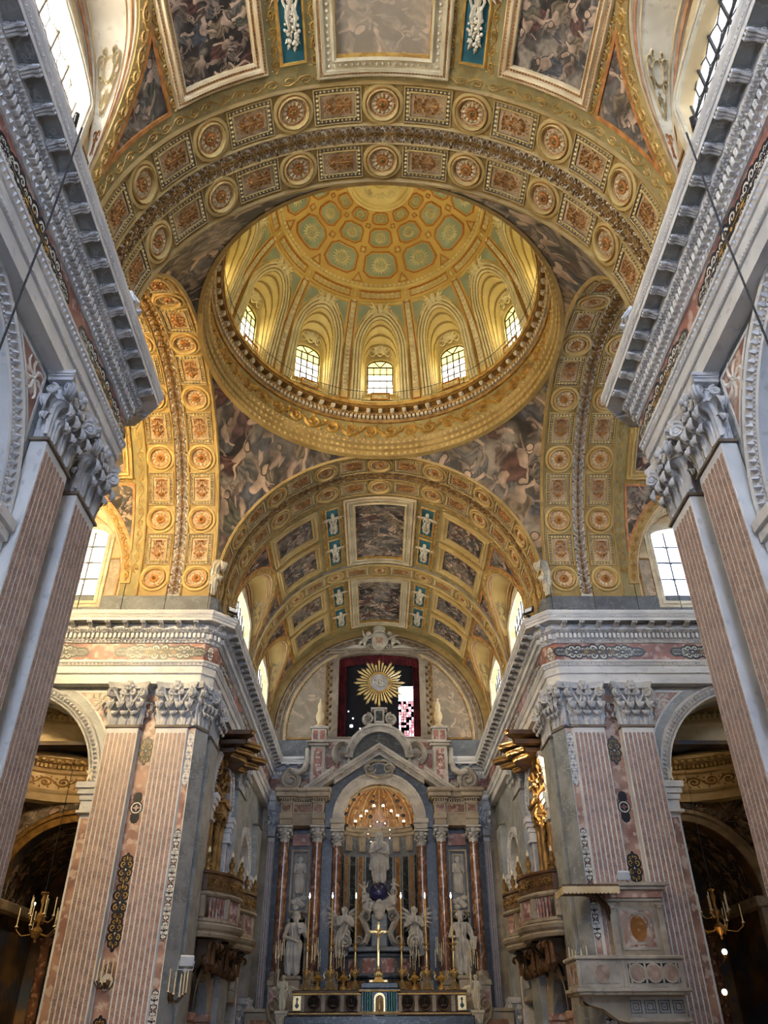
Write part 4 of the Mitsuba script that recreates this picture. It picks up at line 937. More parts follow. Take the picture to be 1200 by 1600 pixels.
# inlaid arabesques: flat polygons
def sband(cx, cy, r0, r1, a0, turns, w0, w1, n=26):
    p = spiral(cx, cy, r0, r1, a0, turns, n); return unary_union([LineString(p[i:i+2]).buffer(w0+(w1-w0)*i/n, 4) for i in range(n-1)])
def sym(polys): u = unary_union(polys); return unary_union([u, affinity.scale(u, -1, 1, origin=(0, 0))])
def arab_tall(w, h, tips=True):
    s = w/2
    ps = [sband(s*.45, h*.18, s*.42, s*.12, -1.6, 1.1, s*.10, s*.05), sband(s*.48, -h*.12, s*.38, s*.1, 1.6, -1.15, s*.10, s*.05), sband(s*.34, h*.36, s*.26, s*.08, -1.6, 1.0, s*.08, s*.04), sband(s*.32, -h*.32, s*.26, s*.08, 1.6, -1.0, s*.08, s*.04),
          Polygon([(0, h*.5), (s*.12, h*.38), (0, h*.30)]), Polygon([(0, -h*.5), (s*.12, -h*.38), (0, -h*.3)]), Point(0, 0).buffer(s*.16), sbox(-s*.03, -h*.45, s*.03, h*.45)]
    return sym(ps)
def arab_wide(w, h): return affinity.rotate(arab_tall(h, w), 90, origin=(0, 0))
def inlay_set(shape, ground=.03, gold=.22, fat=-.006):
    """(black ground, white scrolls, yellow core) as thin slabs"""
    b = shape.buffer(ground+.025, 4); shape = shape.buffer(fat); x0, y0, x1, y1 = shape.bounds
    core = shape.intersection(affinity.scale(Point((x0+x1)/2, (y0+y1)/2).buffer(1, 16), (x1-x0)*gold, (y1-y0)*(.22 if x1-x0 > .3 else .07)))
    return prism(b.simplify(.004), 0, .006), prism(shape.difference(core).simplify(.003), 0, .010), prism(core.simplify(.003), 0, .012)
def put_inlay(sets, parent, M, name='inlay'):
    b = put(name, sets[0], parent=parent, M=M); put('scroll', sets[1], parent=b, M=M); put('heart', sets[2], parent=b, M=M)
def plset(shape, g=.03, mats=('inlay_black', 'inlay_white', 'inlay_yellow'), fat=-.006): return [PL(m, q) for m, q in zip(inlay_set(shape, g, fat=fat), mats)]
FRIEZE_IN = plset(unary_union([arab_wide(1.3, .64)]+[affinity.translate(arab_wide(.95, .56), x, 0) for x in (.92, -.92)]+[affinity.translate(arab_wide(.5, .3), x, 0) for x in (1.5, -1.5)]), .045)
FRIEZE_SM = plset(arab_tall(.30, .62), .0, fat=.006)
def UP(o, ex, n): return FR(o, (*ex, 0), (0, 0, 1), (*n, 0))          # flat (x right, y up, z out) on a wall
CH = {}
for sg, nm in ((-1, 'left'), (1, 'right')):
    far = [(sg*17.3, PYF), (sg*6.91, PYF), (sg*PX, 28.48), (sg*PX, 46.95)]
    k = full_entab('trim', f'white marble entablature round the far {nm} pier, red inlaid frieze', far, -1 if sg > 0 else 1)
    e = (1, 0); nrm = (0, -1)
    for x in (8.6, 13.2): put_inlay(FRIEZE_IN, k, UP((sg*x, PYF, 12.525), e, nrm), 'frieze_inlay')
    c = math.sqrt(.5); put_inlay(FRIEZE_SM, k, UP((sg*6.705, 28.265, 12.525), (c, -sg*c), (-sg*c, -c)), 'frieze_inlay')
    for y in (31.2, 36.8, 41.5): put_inlay(FRIEZE_IN, k, UP((sg*PX, y, 12.525), (0, -sg), (-sg, 0)), 'frieze_inlay')
    near = [(sg*PX, -13.5), (sg*PX, 14.76), (sg*6.91, PYN), (sg*17.3, PYN)]
    near[0] = (sg*PX, 3.0)
    k = full_entab('trim', f'white marble entablature along the nave on the {nm}, scroll brackets under the cornice', near, -1 if sg > 0 else 1, True)
    for y in (4.6, 8.9, 13.2): put_inlay(FRIEZE_IN, k, UP((sg*PX, y, 12.525), (0, -sg), (-sg, 0)), 'frieze_inlay')
    back = struct('trim', f'plain stretch of entablature on the {nm}, behind the viewer', 'entablature')
    put('cornice', sweep([(sg*PX, -13.6), (sg*PX, 3.0)], [(-.4, 11.23), (0, 11.23), (.15, 12.14), (0, 12.9), (.3, 13.4), (.66, 13.6), (.735, 14.0), (-.4, 14.0), (-.3, 15.1)], -1 if sg > 0 else 1), 'white_marble', back)
end = full_entab('trim', 'entablature across the altar wall, half hidden by the altarpiece', [(-PX, 47.2), (PX, 47.2)], 1)

# ------------------------------------------------------------------ Corinthian capitals
def acanthus(w, h, out_, curl_=.35, n=13, nv=18, lobes=4.5):
    """leaf standing at y = 0, growing up z and bending out along -y; x centred; ribbed, with a toothed edge"""
    V = np.linspace(0, 1, nv); U = np.linspace(-1, 1, n)
    ang = np.clip((V-.58)/.42, 0, 1)**1.1*math.radians(205)
    st = h/nv*1.22; z = np.zeros(nv); y = np.zeros(nv)
    for i in range(1, nv):
        lean = math.radians(90-14*V[i])-ang[i]
        z[i] = z[i-1]+st*math.sin(lean); y[i] = y[i-1]-st*math.cos(lean)*(1.15 if ang[i] > 0 else out_*2.2)
    wid = w/2*(.78+.38*np.sin(np.pi*np.clip(V*.9, 0, 1)))*(1-.55*np.clip((V-.78)/.22, 0, 1)**1.5)
    lob = 1-.30*np.abs(np.sin(V*np.pi*lobes))
    UU, VV = np.meshgrid(U, np.arange(nv), indexing='ij'); vi = VV.astype(int); au = np.abs(UU)
    X = UU*wid[vi]*(1-(1-lob[vi])*np.clip((au-.45)/.55, 0, 1))
    rib = w*(.10*(1-au)**2+.055*np.cos(au*np.pi*4)*(au > .12)-.20*au**2*(1-.4*V[vi]))
    Y = y[vi]-rib; Z = z[vi]+.07*h*au*(V[vi] < .9)-.03*h*np.abs(np.sin(V[vi]*np.pi*lobes))*np.clip((au-.6)/.4, 0, 1)
    return (np.stack([X, Y, Z], -1).reshape(-1, 3), quads(n, nv))
def volute(r, w):
    sp = spiral(0, 0, r, r*.14, math.pi*.5, 2.0, 34); tw = np.linspace(w, w*.5, 34)
    a = [tube([(*q, z) for q in sp], tw*.42, 6) for z in (-w*.5, w*.5)]
    web = lathe([(.001, w*.25), (r*.92, w*.18), (r*.95, -w*.18), (.001, -w*.25)], 16)
    return cat(*a, web, lathe([(r*.24, -w*.7), (r*.24, w*.7), (.001, w*.85)], 10), lathe([(.001, -w*.85), (r*.24, -w*.7)], 10))
CAPH = 1.63
def cap_parts(W, D):
    """capital for a pilaster W wide and D deep: x 0..W, y 0 (face) to D (wall), z 0..CAPH"""
    out = {}
    out['bell'] = [hull([(x, y, 0) for x in (.06, W-.06) for y in (.08, D)]+[(x, y, 1.38) for x in (.02, W-.02) for y in (.05, D)])]
    n = 30; t = np.linspace(-1, 1, n); aw = W/2+.19
    ab = Polygon(list(np.c_[W/2+t*aw, -.24+.17*(1-t**2)])+[(W/2+aw, D), (W/2-aw, D)])
    out['abacus'] = [cat(prism(ab, 1.54, CAPH), prism(affinity.scale(ab, .975, .95), 1.49, 1.54), prism(affinity.scale(ab, .94, .90), 1.40, 1.49))]
    lv = acanthus(W*.34, .66, .14); lv2 = acanthus(W*.34, 1.06, .16); lv3 = acanthus(W*.26, .42, .3, lobes=3.5); sd = acanthus(D*.95, 1.15, .12)
    out['acanthus_leaf'] = [xf(lv, TR(W*x, -.02, .0)) for x in (.19, .5, .81)]+[xf(lv2, TR(W*x, .03, .02)) for x in (.04, .345, .655, .96)]
    out['acanthus_leaf'] += [xf(lv3, TR(W*x, -.05, .86) @ RZ(r_)) for x, r_ in ((.5, 0), (.0, -32), (1.0, 32))]
    for s, x in ((-1, 0), (1, W)):
        out['acanthus_leaf'] += [xf(sd, TR(x, D*.42, 0) @ RZ(90*s) @ SC(.85, 1, 1)), xf(lv, TR(x, D*.42, 0) @ RZ(90*s) @ SC(.6, 1.1, 1))]
    vol = volute(.20, .12)
    out['volute'] = [xf(vol, TR(W/2+s*(W/2+.02), -.15, 1.22) @ RZ(s*-42) @ FR((0, 0, 0), (s, 0, 0), (0, 0, 1), (0, -1, 0))) for s in (-1, 1)]
    out['volute'] += [xf(volute(.13, .09), TR(W/2+s*(W/2+.02), D*.62, 1.24) @ RZ(s*-90) @ FR((0, 0, 0), (-s, 0, 0), (0, 0, 1), (0, -1, 0))) for s in (-1, 1)]
    hel = volute(.125, .08)
    out['helix'] = [xf(hel, TR(W/2+s*.165, -.10, 1.24) @ FR((0, 0, 0), (-s, 0, 0), (0, 0, 1), (0, -1, 0))) for s in (-1, 1)]
    out['stalk'] = [cat(tube([(W/2+s*W*.165, -.02, .55), (W/2+s*W*.19, -.05, .85), (W/2+s*W*.30, -.09, 1.05), (W/2+s*W*.42, -.16, 1.28)], [.05, .055, .05, .04], 7), tube([(W/2+s*W*.185, -.04, .8), (W/2+s*W*.12, -.08, 1.0), (W/2+s*.10, -.1, 1.2)], [.045, .04, .03], 6)) for s in (-1, 1)]
    out['fleuron'] = [cat([ico((.09, .09, .09), 2, (W/2, -.18, 1.50))]+[xf(ico((.075, .05, .095), 1, (0, 0, 0)), TR(W/2+.12*math.cos(a), -.15, 1.50+.12*math.sin(a))) for a in np.arange(6)*math.pi/3])]
    return out
CAPS = {}
def cap_ply(W, D):
    if (W, D) not in CAPS: CAPS[W, D] = {n: [PL(m, 'carved_marble', 50 if n != 'abacus' else False) for m in ms] for n, ms in cap_parts(W, D).items()}
    return CAPS[W, D]
def put_capital(parent, M, W, D):
    c = None
    for n, ms in cap_ply(W, D).items():
        for m in ms:
            if c is None: c = put('capital', m, parent=parent, M=M)
            else: put(n, m, parent=c, M=M)
# ------------------------------------------------------------------ pilasters
WP, DP, ZN = 1.18, .33, 9.60
FL = 7; _p = WP/(FL+.35); FLW = _p*.70
_st = LineString([(0, -.9), (0, 9.33-FLW/2)]).buffer(FLW/2, 4, cap_style=1)
FLUTE = PL((lambda m: (np.c_[m[0][:, 0], -m[0][:, 2], m[0][:, 1]], m[1]))(prism(_st, -.004, .008)), 'flute_red')
SHAFT = PL(cat(bev(0, WP, 0, DP, -1.0, 9.52, .015)), 'white_marble')
NECK = PL(cat(*[bx(-o, WP+o, -o, DP, a, b) for o, a, b in ((.05, 9.52, 9.57), (.025, 9.57, 9.61))]), 'necking_brown')
BASE = PL(cat(*[bev(-o, WP+o, -o, DP, a, b, .03) for o, a, b in ((.16, -1.65, -1.35), (.12, -1.35, -1.2), (.05, -1.2, -1.08), (.08, -1.08, -1.0))]), 'white_marble')
def pilaster(label, M, group='fluted red marble pilasters of the crossing piers', plain=False):
    k = thing('pilaster', label, 'pilaster', group)
    put('shaft', SHAFT, parent=k, M=M)
    for i in range(FL): put('flute', FLUTE, parent=k, M=M @ TR(_p*(.175+.5+i)))
    put('necking', NECK, parent=k, M=M); put('base', BASE, parent=k, M=M)
    put_capital(k, M @ TR(0, 0, ZN), WP, DP)
    return k
def PM(side, o):  # pilaster frame: side 'F' facing the viewer (-y), 'L'/'R' on the nave walls
    if side == 'F': return FR(o, (1, 0, 0), (0, 1, 0), (0, 0, 1))
    if side == 'L': return FR(o, (0, 1, 0), (-1, 0, 0), (0, 0, 1))
    return FR(o, (0, -1, 0), (1, 0, 0), (0, 0, 1))
pilaster('fluted pilaster of the far left pier, the one beside the chapel arch', PM('F', (-10.12, PYF, 0)))
pilaster('fluted pilaster of the far left pier, the one towards the altar', PM('F', (-8.30, PYF, 0)))
pilaster('fluted pilaster of the far right pier, the left one behind the pulpit', PM('F', (7.12, PYF, 0)))
pilaster('fluted pilaster of the far right pier, the one beside the chapel arch', PM('F', (8.94, PYF, 0)))
pilaster('near left fluted pilaster at the crossing corner, in cool light, nearest the dome', PM('L', (-PX, 13.30, 0)))
pilaster('near left fluted pilaster beside the nave arch, cut by the picture edge', PM('L', (-PX, 11.52, 0)))
pilaster('near right fluted pilaster at the crossing corner, its shaft sunlit', PM('R', (PX, 14.48, 0)))
pilaster('near right fluted pilaster beside the nave arch, cut by the picture edge', PM('R', (PX, 12.70, 0)))
# inlaid panels between them
def panel(parent, M, w, z0, z1, items, ground='breccia'):
    p_ = put('inlay_panel', xf(bx(-w/2, w/2, z0, z1, 0, .02), M4()), ground, parent, M)
    put('edge', cat(bx(-w/2, -w/2+.03, z0, z1, 0, .03), bx(w/2-.03, w/2, z0, z1, 0, .03)), 'white_marble', p_, M)
    for st, z in items: put_inlay(st, parent, M @ TR(0, z, .02), 'inlay')
AR1 = plset(arab_tall(.46, .95), .035, ('inlay_black', 'inlay_yellow', 'inlay_white'))
AR2 = plset(arab_tall(.50, 1.25), .04, ('inlay_black', 'inlay_yellow', 'inlay_white'))
_md = unary_union([Point(0, 0).buffer(.2, 16), affinity.translate(arab_tall(.3, .36), 0, .33), affinity.translate(arab_tall(.3, .36), 0, -.33)])
AR3 = [PL(prism(_md.buffer(.03), 0, .006), 'inlay_black'), PL(prism(Point(0, 0).buffer(.19, 16).difference(Point(0, 0).buffer(.15, 16)), 0, .012), 'inlay_white'), PL(prism(unary_union([affinity.scale(Point(0, 0).buffer(.11), .35, 1), affinity.scale(Point(0, 0).buffer(.11), 1, .35), sbox(-.14, -.02, .14, .02)]), 0, .012), 'red_inlay')]
AR4 = [PL(prism(unary_union([Point(0, 0).buffer(.23, 16), affinity.translate(arab_tall(.3, .4), 0, .35)]), 0, .006), 'inlay_black'), PL(prism(affinity.scale(Point(0, 0).buffer(.2, 16), 1, 1.15), 0, .012), 'inlay_white'), PL(prism(unary_union([Point(0, 0).buffer(.06), Point(.08, .06).buffer(.04), Point(-.07, -.07).buffer(.05)]), 0, .014), 'red_inlay')]
ARS = plset(unary_union([arab_tall(.25, .56), Point(0, .0).buffer(.05)]), .012, ('inlay_black', 'inlay_white', 'inlay_black'), fat=.006)
ARB = plset(arab_tall(.25, .5), .01, ('inlay_blue', 'inlay_white', 'inlay_blue'), fat=.008)
ITEMS = [(AR1, 8.75), (AR3, 6.75), (AR1, 4.75), (AR2, 3.75), (AR1, 2.85), (AR4, 1.5), (AR1, .1)]
LADDER = [(ARB, 9.1), (ARB, 8.62), (ARB, 8.14), (ARB, 7.7), (ARS, 5.7), (ARS, 5.15), (ARS, 4.6), (ARS, 4.0), (ARS, 3.45), (ARS, 2.9), (ARS, 1.0), (ARS, .45), (ARS, -.1)]
pF = lambda x, y=28.39: UP((x, y, 0), (1, 0), (0, -1))
for sg, nm in ((-1, 'left'), (1, 'right')):
    k = struct('pier_inlay', f'inlaid breccia panel between the fluted pilasters of the far {nm} pier', 'inlay')
    panel(k, pF(sg*8.62), .64, -1, 10.9, ITEMS)
    panel(k, pF(sg*6.985, 28.16), .27, -1, 9.52, LADDER)
    k = struct('pier_inlay', f'inlaid breccia panel between the near {nm} pilasters', 'inlay')
    panel(k, UP((sg*6.84, 13.0, 0), (0, -sg), (-sg, 0)), .60, -1, 10.9, [(AR1, 8.9), (AR2, 7.8), (AR1, 6.9), (AR2, 5.6), (AR1, 4.6), (AR2, 3.4), (AR1, 2.4)])
    # chamfered grey corner and plain grey pilaster of the chancel side
    k = struct('corner_pilaster', f'plain grey marble corner pilaster of the far {nm} pier, towards the chancel', 'pilaster')
    a, b = (sg*6.83, 28.05), (sg*6.5, 28.75)
    put('shaft', hull([(*q, z) for q in (a, b, (sg*6.8, 28.75), (sg*6.87, 28.36)) for z in (-E, 9.5)]), 'grey_marble', k)
    put('necking', xf(hull([(*q, z) for q in (a, b, (sg*6.8, 28.75), (sg*6.87, 28.36)) for z in (9.5, 9.61)]), TR(-sg*.04, -.04)), 'necking_brown', k)
    d = np.array(b)-np.array(a); d /= np.linalg.norm(d); n_ = np.array([d[1], -d[0]])*(-1 if sg > 0 else 1)
    n_ = np.array([-sg*abs(d[1]), -abs(d[0])]); ex = (d if sg < 0 else -d); o_ = a if sg < 0 else b
    put_capital(k, FR((*o_, ZN), (*ex, 0), (*(-n_), 0), (0, 0, 1)), .77, .36)
    k = struct('plain_pilaster', f'plain grey marble pilaster on the {nm} chancel wall, beside the organ arch', 'pilaster')
    M = FR((sg*PX, 29.35 if sg < 0 else 30.85, 0), (0, 1 if sg < 0 else -1, 0), (sg, 0, 0), (0, 0, 1))
    put('shaft', bev(0, 1.5, 0, .36, -E, 9.52, .015), 'grey_marble', k, M); put('necking', cat(*[bx(-o, 1.5+o, -o, .36, a_, b_) for o, a_, b_ in ((.05, 9.52, 9.57), (.025, 9.57, 9.61))]), 'necking_brown', k, M)
    put_capital(k, M @ TR(.1, 0, ZN), 1.3, .36)
    k = struct('plain_pilaster', f'plain grey marble pilaster on the {nm} chancel wall, between organ arch and small arch', 'pilaster')
    M = FR((sg*PX, 36.75 if sg < 0 else 38.7, 0), (0, 1 if sg < 0 else -1, 0), (sg, 0, 0), (0, 0, 1))
    put('shaft', bev(0, 1.95, 0, .36, -E, 9.52, .015), 'grey_marble', k, M); put('necking', cat(*[bx(-o, 1.95+o, -o, .36, a_, b_) for o, a_, b_ in ((.05, 9.52, 9.57), (.025, 9.57, 9.61))]), 'necking_brown', k, M)
    put_capital(k, M @ TR(.3, 0, ZN), 1.3, .36)
    k = struct('plain_pilaster', f'last grey marble pilaster on the {nm} chancel wall, before the altar wall', 'pilaster')
    M = FR((sg*PX, 43.9 if sg < 0 else 45.2, 0), (0, 1 if sg < 0 else -1, 0), (sg, 0, 0), (0, 0, 1))
    put('shaft', bev(0, 1.3, 0, .36, -E, 9.52, .015), 'grey_marble', k, M); put('necking', cat(*[bx(-o, 1.3+o, -o, .36, a_, b_) for o, a_, b_ in ((.05, 9.52, 9.57), (.025, 9.57, 9.61))]), 'necking_brown', k, M)
    put_capital(k, M, 1.3, .36)
    # narrow fluted pilaster in the altar wall corner
    k = thing('pilaster', f'narrow fluted pilaster on the altar wall, in the {nm} corner', 'pilaster')
    M = FR((-6.35 if sg < 0 else 5.45, 46.95, 0), (1, 0, 0), (0, 1, 0), (0, 0, 1)) @ SC(.76, 1, 1)
    put('shaft', SHAFT, parent=k, M=M)
    for i in range(FL): put('flute', FLUTE, parent=k, M=M @ TR(_p*(.175+.5+i)))
    put('necking', NECK, parent=k, M=M); put_capital(k, M @ TR(0, 0, ZN), WP, DP)
    # archivolts
    def archivolt(k, M, r, z0=None, leafy=True, mats=('white_marble', 'carved_marble')):
        f = np.linspace(0, math.pi, 41)
        prof = [(0, -.6), (0, .05), (.06, .07), (.08, .03), (.12, .02), (.16, .06), (.32, .08), (.34, .13), (.42, .15), (.45, .0)]
        def fn(U, V):
            i = V.astype(int); p_ = np.array(prof); rr = r+p_[i, 0]; return rr*np.cos(U), rr*np.sin(U), p_[i, 1]
        put('archivolt', grid(fn, f, np.arange(len(prof))), mats[0], k, M, 35)
        pth = np.c_[(r+.24)*np.cos(f[::-1]), (r+.24)*np.sin(f[::-1])]; L = plen(pth); n = int(L/.17)
        row = cat([cat(leafpoly(-L/2+L*(j+.5)/n, -.09, 1.2, .2, .15, .12), leafpoly(-L/2+L*(j+.9)/n, .10, -2.0, .17, .12, .10), bead(-L/2+L*(j+1)/n, -.02, .04)) for j in range(n)]+[bead(-L/2+L*(j+.5)/(2*n), -.135, .035) for j in range(2*n)])
        stuffpart(put('archivolt_leaves', along(row, pth, .07), mats[1], k, M))
        for s in (-1, 1):
            put('impost', cat(*[bev(*sorted((s*(r-a_), s*(r+.42))), b_, c_, -.5, .10+a_*.8, .01) for a_, b_, c_ in ((.26, -.22, .0), (.18, -.42, -.22), (.10, -.62, -.42), (.04, -.95, -.62), (.13, -1.05, -.95))]), mats[0], k, M)
            jb = put('jamb', bev(*sorted((s*r, s*(r+.42))), -9, -1.05, -.5, .05, .01), mats[0], k, M)
            put('jamb_inlay', bx(*sorted((s*(r+.08), s*(r+.34))), -9, -1.2, .05, .062), 'breccia', jb, M)
    k = struct('chapel_arch', f'round marble chapel arch in the far wall of the {nm} transept', 'arch')
    M = UP((sg*AC, 28.4, AZ), (1, 0), (0, -1)); archivolt(k, M, AR)
    # spandrel with red triangle and white flower
    def spandrel(k, M, r, s, x1, z1):
        tri = Polygon([(s*(r*.42), z1), (s*x1, z1), (s*x1, z1-2.05)]).difference(Point(0, 0).buffer(r+.72, 40))
        tri = max(getattr(tri, 'geoms', [tri]), key=lambda g: g.area)
        t_ = put('spandrel', prism(tri.buffer(-.07), 0, .02), 'breccia', k, M); put('border', prism(tri.difference(tri.buffer(-.07)), 0, .035), 'white_marble', t_, M)
        c_ = tri.buffer(-.3).centroid if not tri.buffer(-.3).is_empty else tri.centroid
        put('flower', xf(cat(rosette2(0, 0, .17, .03, 5), *[ribbon(np.array([(.06*math.cos(a), .06*math.sin(a)), (.22*math.cos(a+.25), .22*math.sin(a+.25)), (.36*math.cos(a), .36*math.sin(a)), (.44*math.cos(a-.3), .44*math.sin(a-.3))]), np.array([.04, .12, .09, .02]), .025) for a in np.arange(7)*2*math.pi/7]), TR(c_.x, c_.y, .02)), 'inlay_white', t_, M)
    for s in (-1, 1): spandrel(k, M, AR, s, 3.72, 3.46)
    for q, lab in ((NC, f'round marble chapel arch of the nave on the {nm}, its leaf moulding in shade'), (NC-8.9, f'round marble arch of the nave on the {nm}, behind the viewer')):
        k = struct('chapel_arch', lab, 'arch')
        M = UP((sg*6.85, q, AZ), (0, -sg), (-sg, 0)); archivolt(k, M, AR, mats=('white_marble', 'carved_marble'))
        for s in (-1, 1): spandrel(k, M, AR, s, 3.72, 3.46)
    k = struct('organ_arch', f'tall marble organ arch in the {nm} chancel wall', 'arch')
    M = UP((sg*6.82, OC, OZ), (0, -sg), (-sg, 0)); archivolt(k, M, OR)
    k = struct('small_arch', f'smaller marble arch in the {nm} chancel wall, near the altar', 'arch')
    M = UP((sg*6.82, S2C, S2Z), (0, -sg), (-sg, 0)); archivolt(k, M, S2R)
# ------------------------------------------------------------------ figures: one continuous skin grown round a skeleton
def sph(c, r, n=14): return m3.Manifold.sphere(r, n).translate(tuple(float(q) for q in c))
def bone(a, ra, b, rb): return (sph(a, ra)+sph(b, rb)).hull()
def skin(parts, edge=.05, it=6, folds=0.0, zc=(0, 0), seed=0, freq=9):
    m = parts[0]
    for q in parts[1:]: m = m+q
    m = m.refine_to_length(edge); t = m.to_mesh()
    tm = trimesh.Trimesh(np.array(t.vert_properties[:, :3], float), np.array(t.tri_verts, int), process=True)
    trimesh.smoothing.filter_taubin(tm, lamb=.5, nu=.53, iterations=it)
    v = np.array(tm.vertices)
    if folds:
        n = np.array(tm.vertex_normals); th = np.arctan2(v[:, 1]-zc[1], v[:, 0]-zc[0])
        w = meshkit.fbm(np.c_[v[:, 0]*3, v[:, 1]*3, v[:, 2]*1.2], 3, seed)
        g = np.sin(th*freq+w*9+v[:, 2]*1.5)+.6*np.sin(th*freq*1.9+w*14-v[:, 2]*2)
        v = v+n*(folds*g*np.clip((1-np.abs(n[:, 2])), 0, 1))[:, None]
    return (v, np.array(tm.faces))
def head_parts(c, r, face=-90, tilt=0, hair=1.0, beard=0):
    """egg-shaped head with brow, nose, mouth, ears and hair; face = heading of the face in degrees"""
    f = math.radians(face); d = np.array([math.cos(f), math.sin(f), 0]); s = np.array([-d[1], d[0], 0]); u = np.array([0, 0, 1.0]); c = np.asarray(c, float)
    P_ = lambda a, b, e: c+r*(a*d+b*s+e*u)
    out = [bone(P_(-.08, 0, .18), r*.86, P_(.1, 0, -.38), r*.62)]
    out += [bone(P_(.88, 0, .1), r*.09, P_(1.06, 0, -.22), r*.13), bone(P_(.76, -.34, .22), r*.13, P_(.76, .34, .22), r*.13), bone(P_(.72, -.18, -.52), r*.11, P_(.72, .18, -.52), r*.11), sph(P_(.66, 0, -.84), r*.2)]
    out += [sph(P_(-.05, q*.86, -.05), r*.2) for q in (-1, 1)]
    if hair: out += [bone(P_(-.2, 0, .35), r*.86*hair, P_(-.42, 0, -.2), r*.7*hair)]+[bone(P_(-.1, q*.62, .3), r*.4*hair, P_(-.35, q*.72, -.75), r*.3*hair) for q in (-1, 1)]
    if beard: out += [bone(P_(.6, 0, -.75), r*.42, P_(.62, 0, -1.25-.4*beard), r*.18)]
    return out
def hand_parts(w, d, r=.05, up=(0, 0, 1)):
    """palm at w pointing along d, five unequal bent fingers"""
    w = np.asarray(w, float); d = np.asarray(d, float)/np.linalg.norm(d); s = np.cross(d, up); s /= np.linalg.norm(s)+1e-9; n = np.cross(s, d)
    out = [bone(w, r*.75, w+d*r*1.3, r*.85)]
    for i, (o, l) in enumerate(((-.75, 1.5), (-.25, 1.8), (.25, 1.9), (.75, 1.55))):
        a = w+d*r*1.5+s*o*r; b = a+d*r*l*.6; c = b+d*r*l*.45-n*r*.5
        out += [bone(a, r*.3, b, r*.26), bone(b, r*.26, c, r*.2)]
    a = w+s*r*.8+d*r*.3; out.append(bone(a, r*.32, a+s*r*.5+d*r*1.1, r*.22))
    return out
def robed(h=2.6, face=-90, lean=(0, 0), arms=None, head_off=(0, 0), hair=1.0, beard=0, spread=1.0, veil=False):
    """standing draped figure, feet at z = 0, height h"""
    k = h/7.6; Z = lambda q: q*k
    x1, y1 = lean
    P_ = [bone((-.35*k*spread, 0, .45*k), .42*k, (-.42*k, .02*k, 2.2*k), .58*k), bone((.4*k*spread, -.12*k, .45*k), .42*k, (.40*k, -.1*k, 2.2*k), .56*k),
          bone((-.42*k, 0, 2.2*k), .58*k, (-.3*k+x1*.5, 0, 3.7*k), .62*k), bone((.40*k, -.1*k, 2.2*k), .56*k, (.3*k+x1*.5, 0, 3.7*k), .62*k),
          bone((-.1*k+x1*.5, 0, 3.7*k), .68*k, (x1, y1, 4.6*k), .58*k), bone((x1, y1, 4.6*k), .58*k, (-.4*k+x1, y1, 5.7*k), .5*k), bone((x1, y1, 4.6*k), .58*k, (.4*k+x1, y1, 5.7*k), .5*k),
          bone((-.72*k+x1, y1, 5.85*k), .34*k, (.72*k+x1, y1, 5.85*k), .34*k), bone((x1, y1, 6.0*k), .26*k, (x1+head_off[0]*k, y1+head_off[1]*k, 6.7*k), .24*k),
          bone((-.3*k, -.35*k, .12*k), .13*k, (-.3*k, -.62*k, .1*k), .1*k), bone((.42*k, -.4*k, .12*k), .13*k, (.46*k, -.7*k, .1*k), .1*k)]
    P_ += head_parts((x1+head_off[0]*k, y1+head_off[1]*k-.05*k, 7.05*k), .46*k, face, hair=hair, beard=beard)
    if veil: P_ += [bone((x1, y1+.2*k, 7.2*k), .48*k, (x1, y1+.35*k, 5.8*k), .5*k)]+[bone((s*.7*k+x1, y1+.25*k, 5.7*k), .35*k, (s*.95*k, .2*k, 2.2*k), .28*k) for s in (-1, 1)]
    for s, (el, ha) in zip((-1, 1), arms or (((-1.2, -.2, 4.6), (-.5, -.9, 4.5)), ((1.2, -.2, 4.6), (.5, -.9, 4.6)))):
        sh = np.array((s*.85*k+x1, y1, 5.75*k)); el = np.array(el)*k+[x1, y1, 0]; ha = np.array(ha)*k+[x1, y1, 0]
        P_ += [bone(sh, .33*k, el, .26*k), bone(el, .27*k, ha, .15*k)]+hand_parts(ha, ha-el, .14*k)
    return P_
def putto_parts(k, pose=0, c=(0, 0, 0)):
    """naked child about 5 k tall: big head, round belly, short limbs"""
    c = np.asarray(c, float); P = lambda *q: c+np.array(q)*k
    arms = [((-.9, -.2, 3.0), (-1.5, -.3, 3.7)), ((.9, -.3, 2.7), (1.4, -.8, 2.3)), ((-1.0, -.3, 2.6), (-.5, -1.0, 2.4)), ((.9, -.2, 3.2), (1.2, -.3, 4.2))]
    legs = [((-.5, -.5, .8), (-.6, -.1, 0)), ((.55, -.6, 1.0), (.9, -.2, .2)), ((.5, -.9, 1.3), (.6, -.7, .3)), ((-.7, -.8, 1.2), (-1.1, -.4, .4))]
    a = [arms[pose % 2*0+(pose % 4 == 2)*2], arms[1+2*(pose % 2)]]; l = [legs[0 if pose % 2 else 3], legs[1+(pose % 3 == 0)]]
    out = [bone(P(0, 0, 1.6), .62*k, P(0, 0, 2.6), .6*k), bone(P(0, 0, 3.0), .3*k, P(0, 0, 3.6), .3*k)]
    out += head_parts(P(0, -.05, 3.95), .62*k, -90, hair=.95)
    for s, (e, h_) in zip((-1, 1), a): e = P(*e); h_ = P(*h_); out += [bone(P(s*.5, 0, 2.85), .3*k, e, .24*k), bone(e, .24*k, h_, .17*k)]+hand_parts(h_, h_-e, .15*k)
    for s, (e, f) in zip((-1, 1), l): e = P(*e); f = P(*f); out += [bone(P(s*.35, 0, 1.4), .42*k, e, .34*k), bone(e, .33*k, f, .2*k), bone(f, .2*k, f+np.array([0, -.45, -.05])*k, .15*k)]
    return out
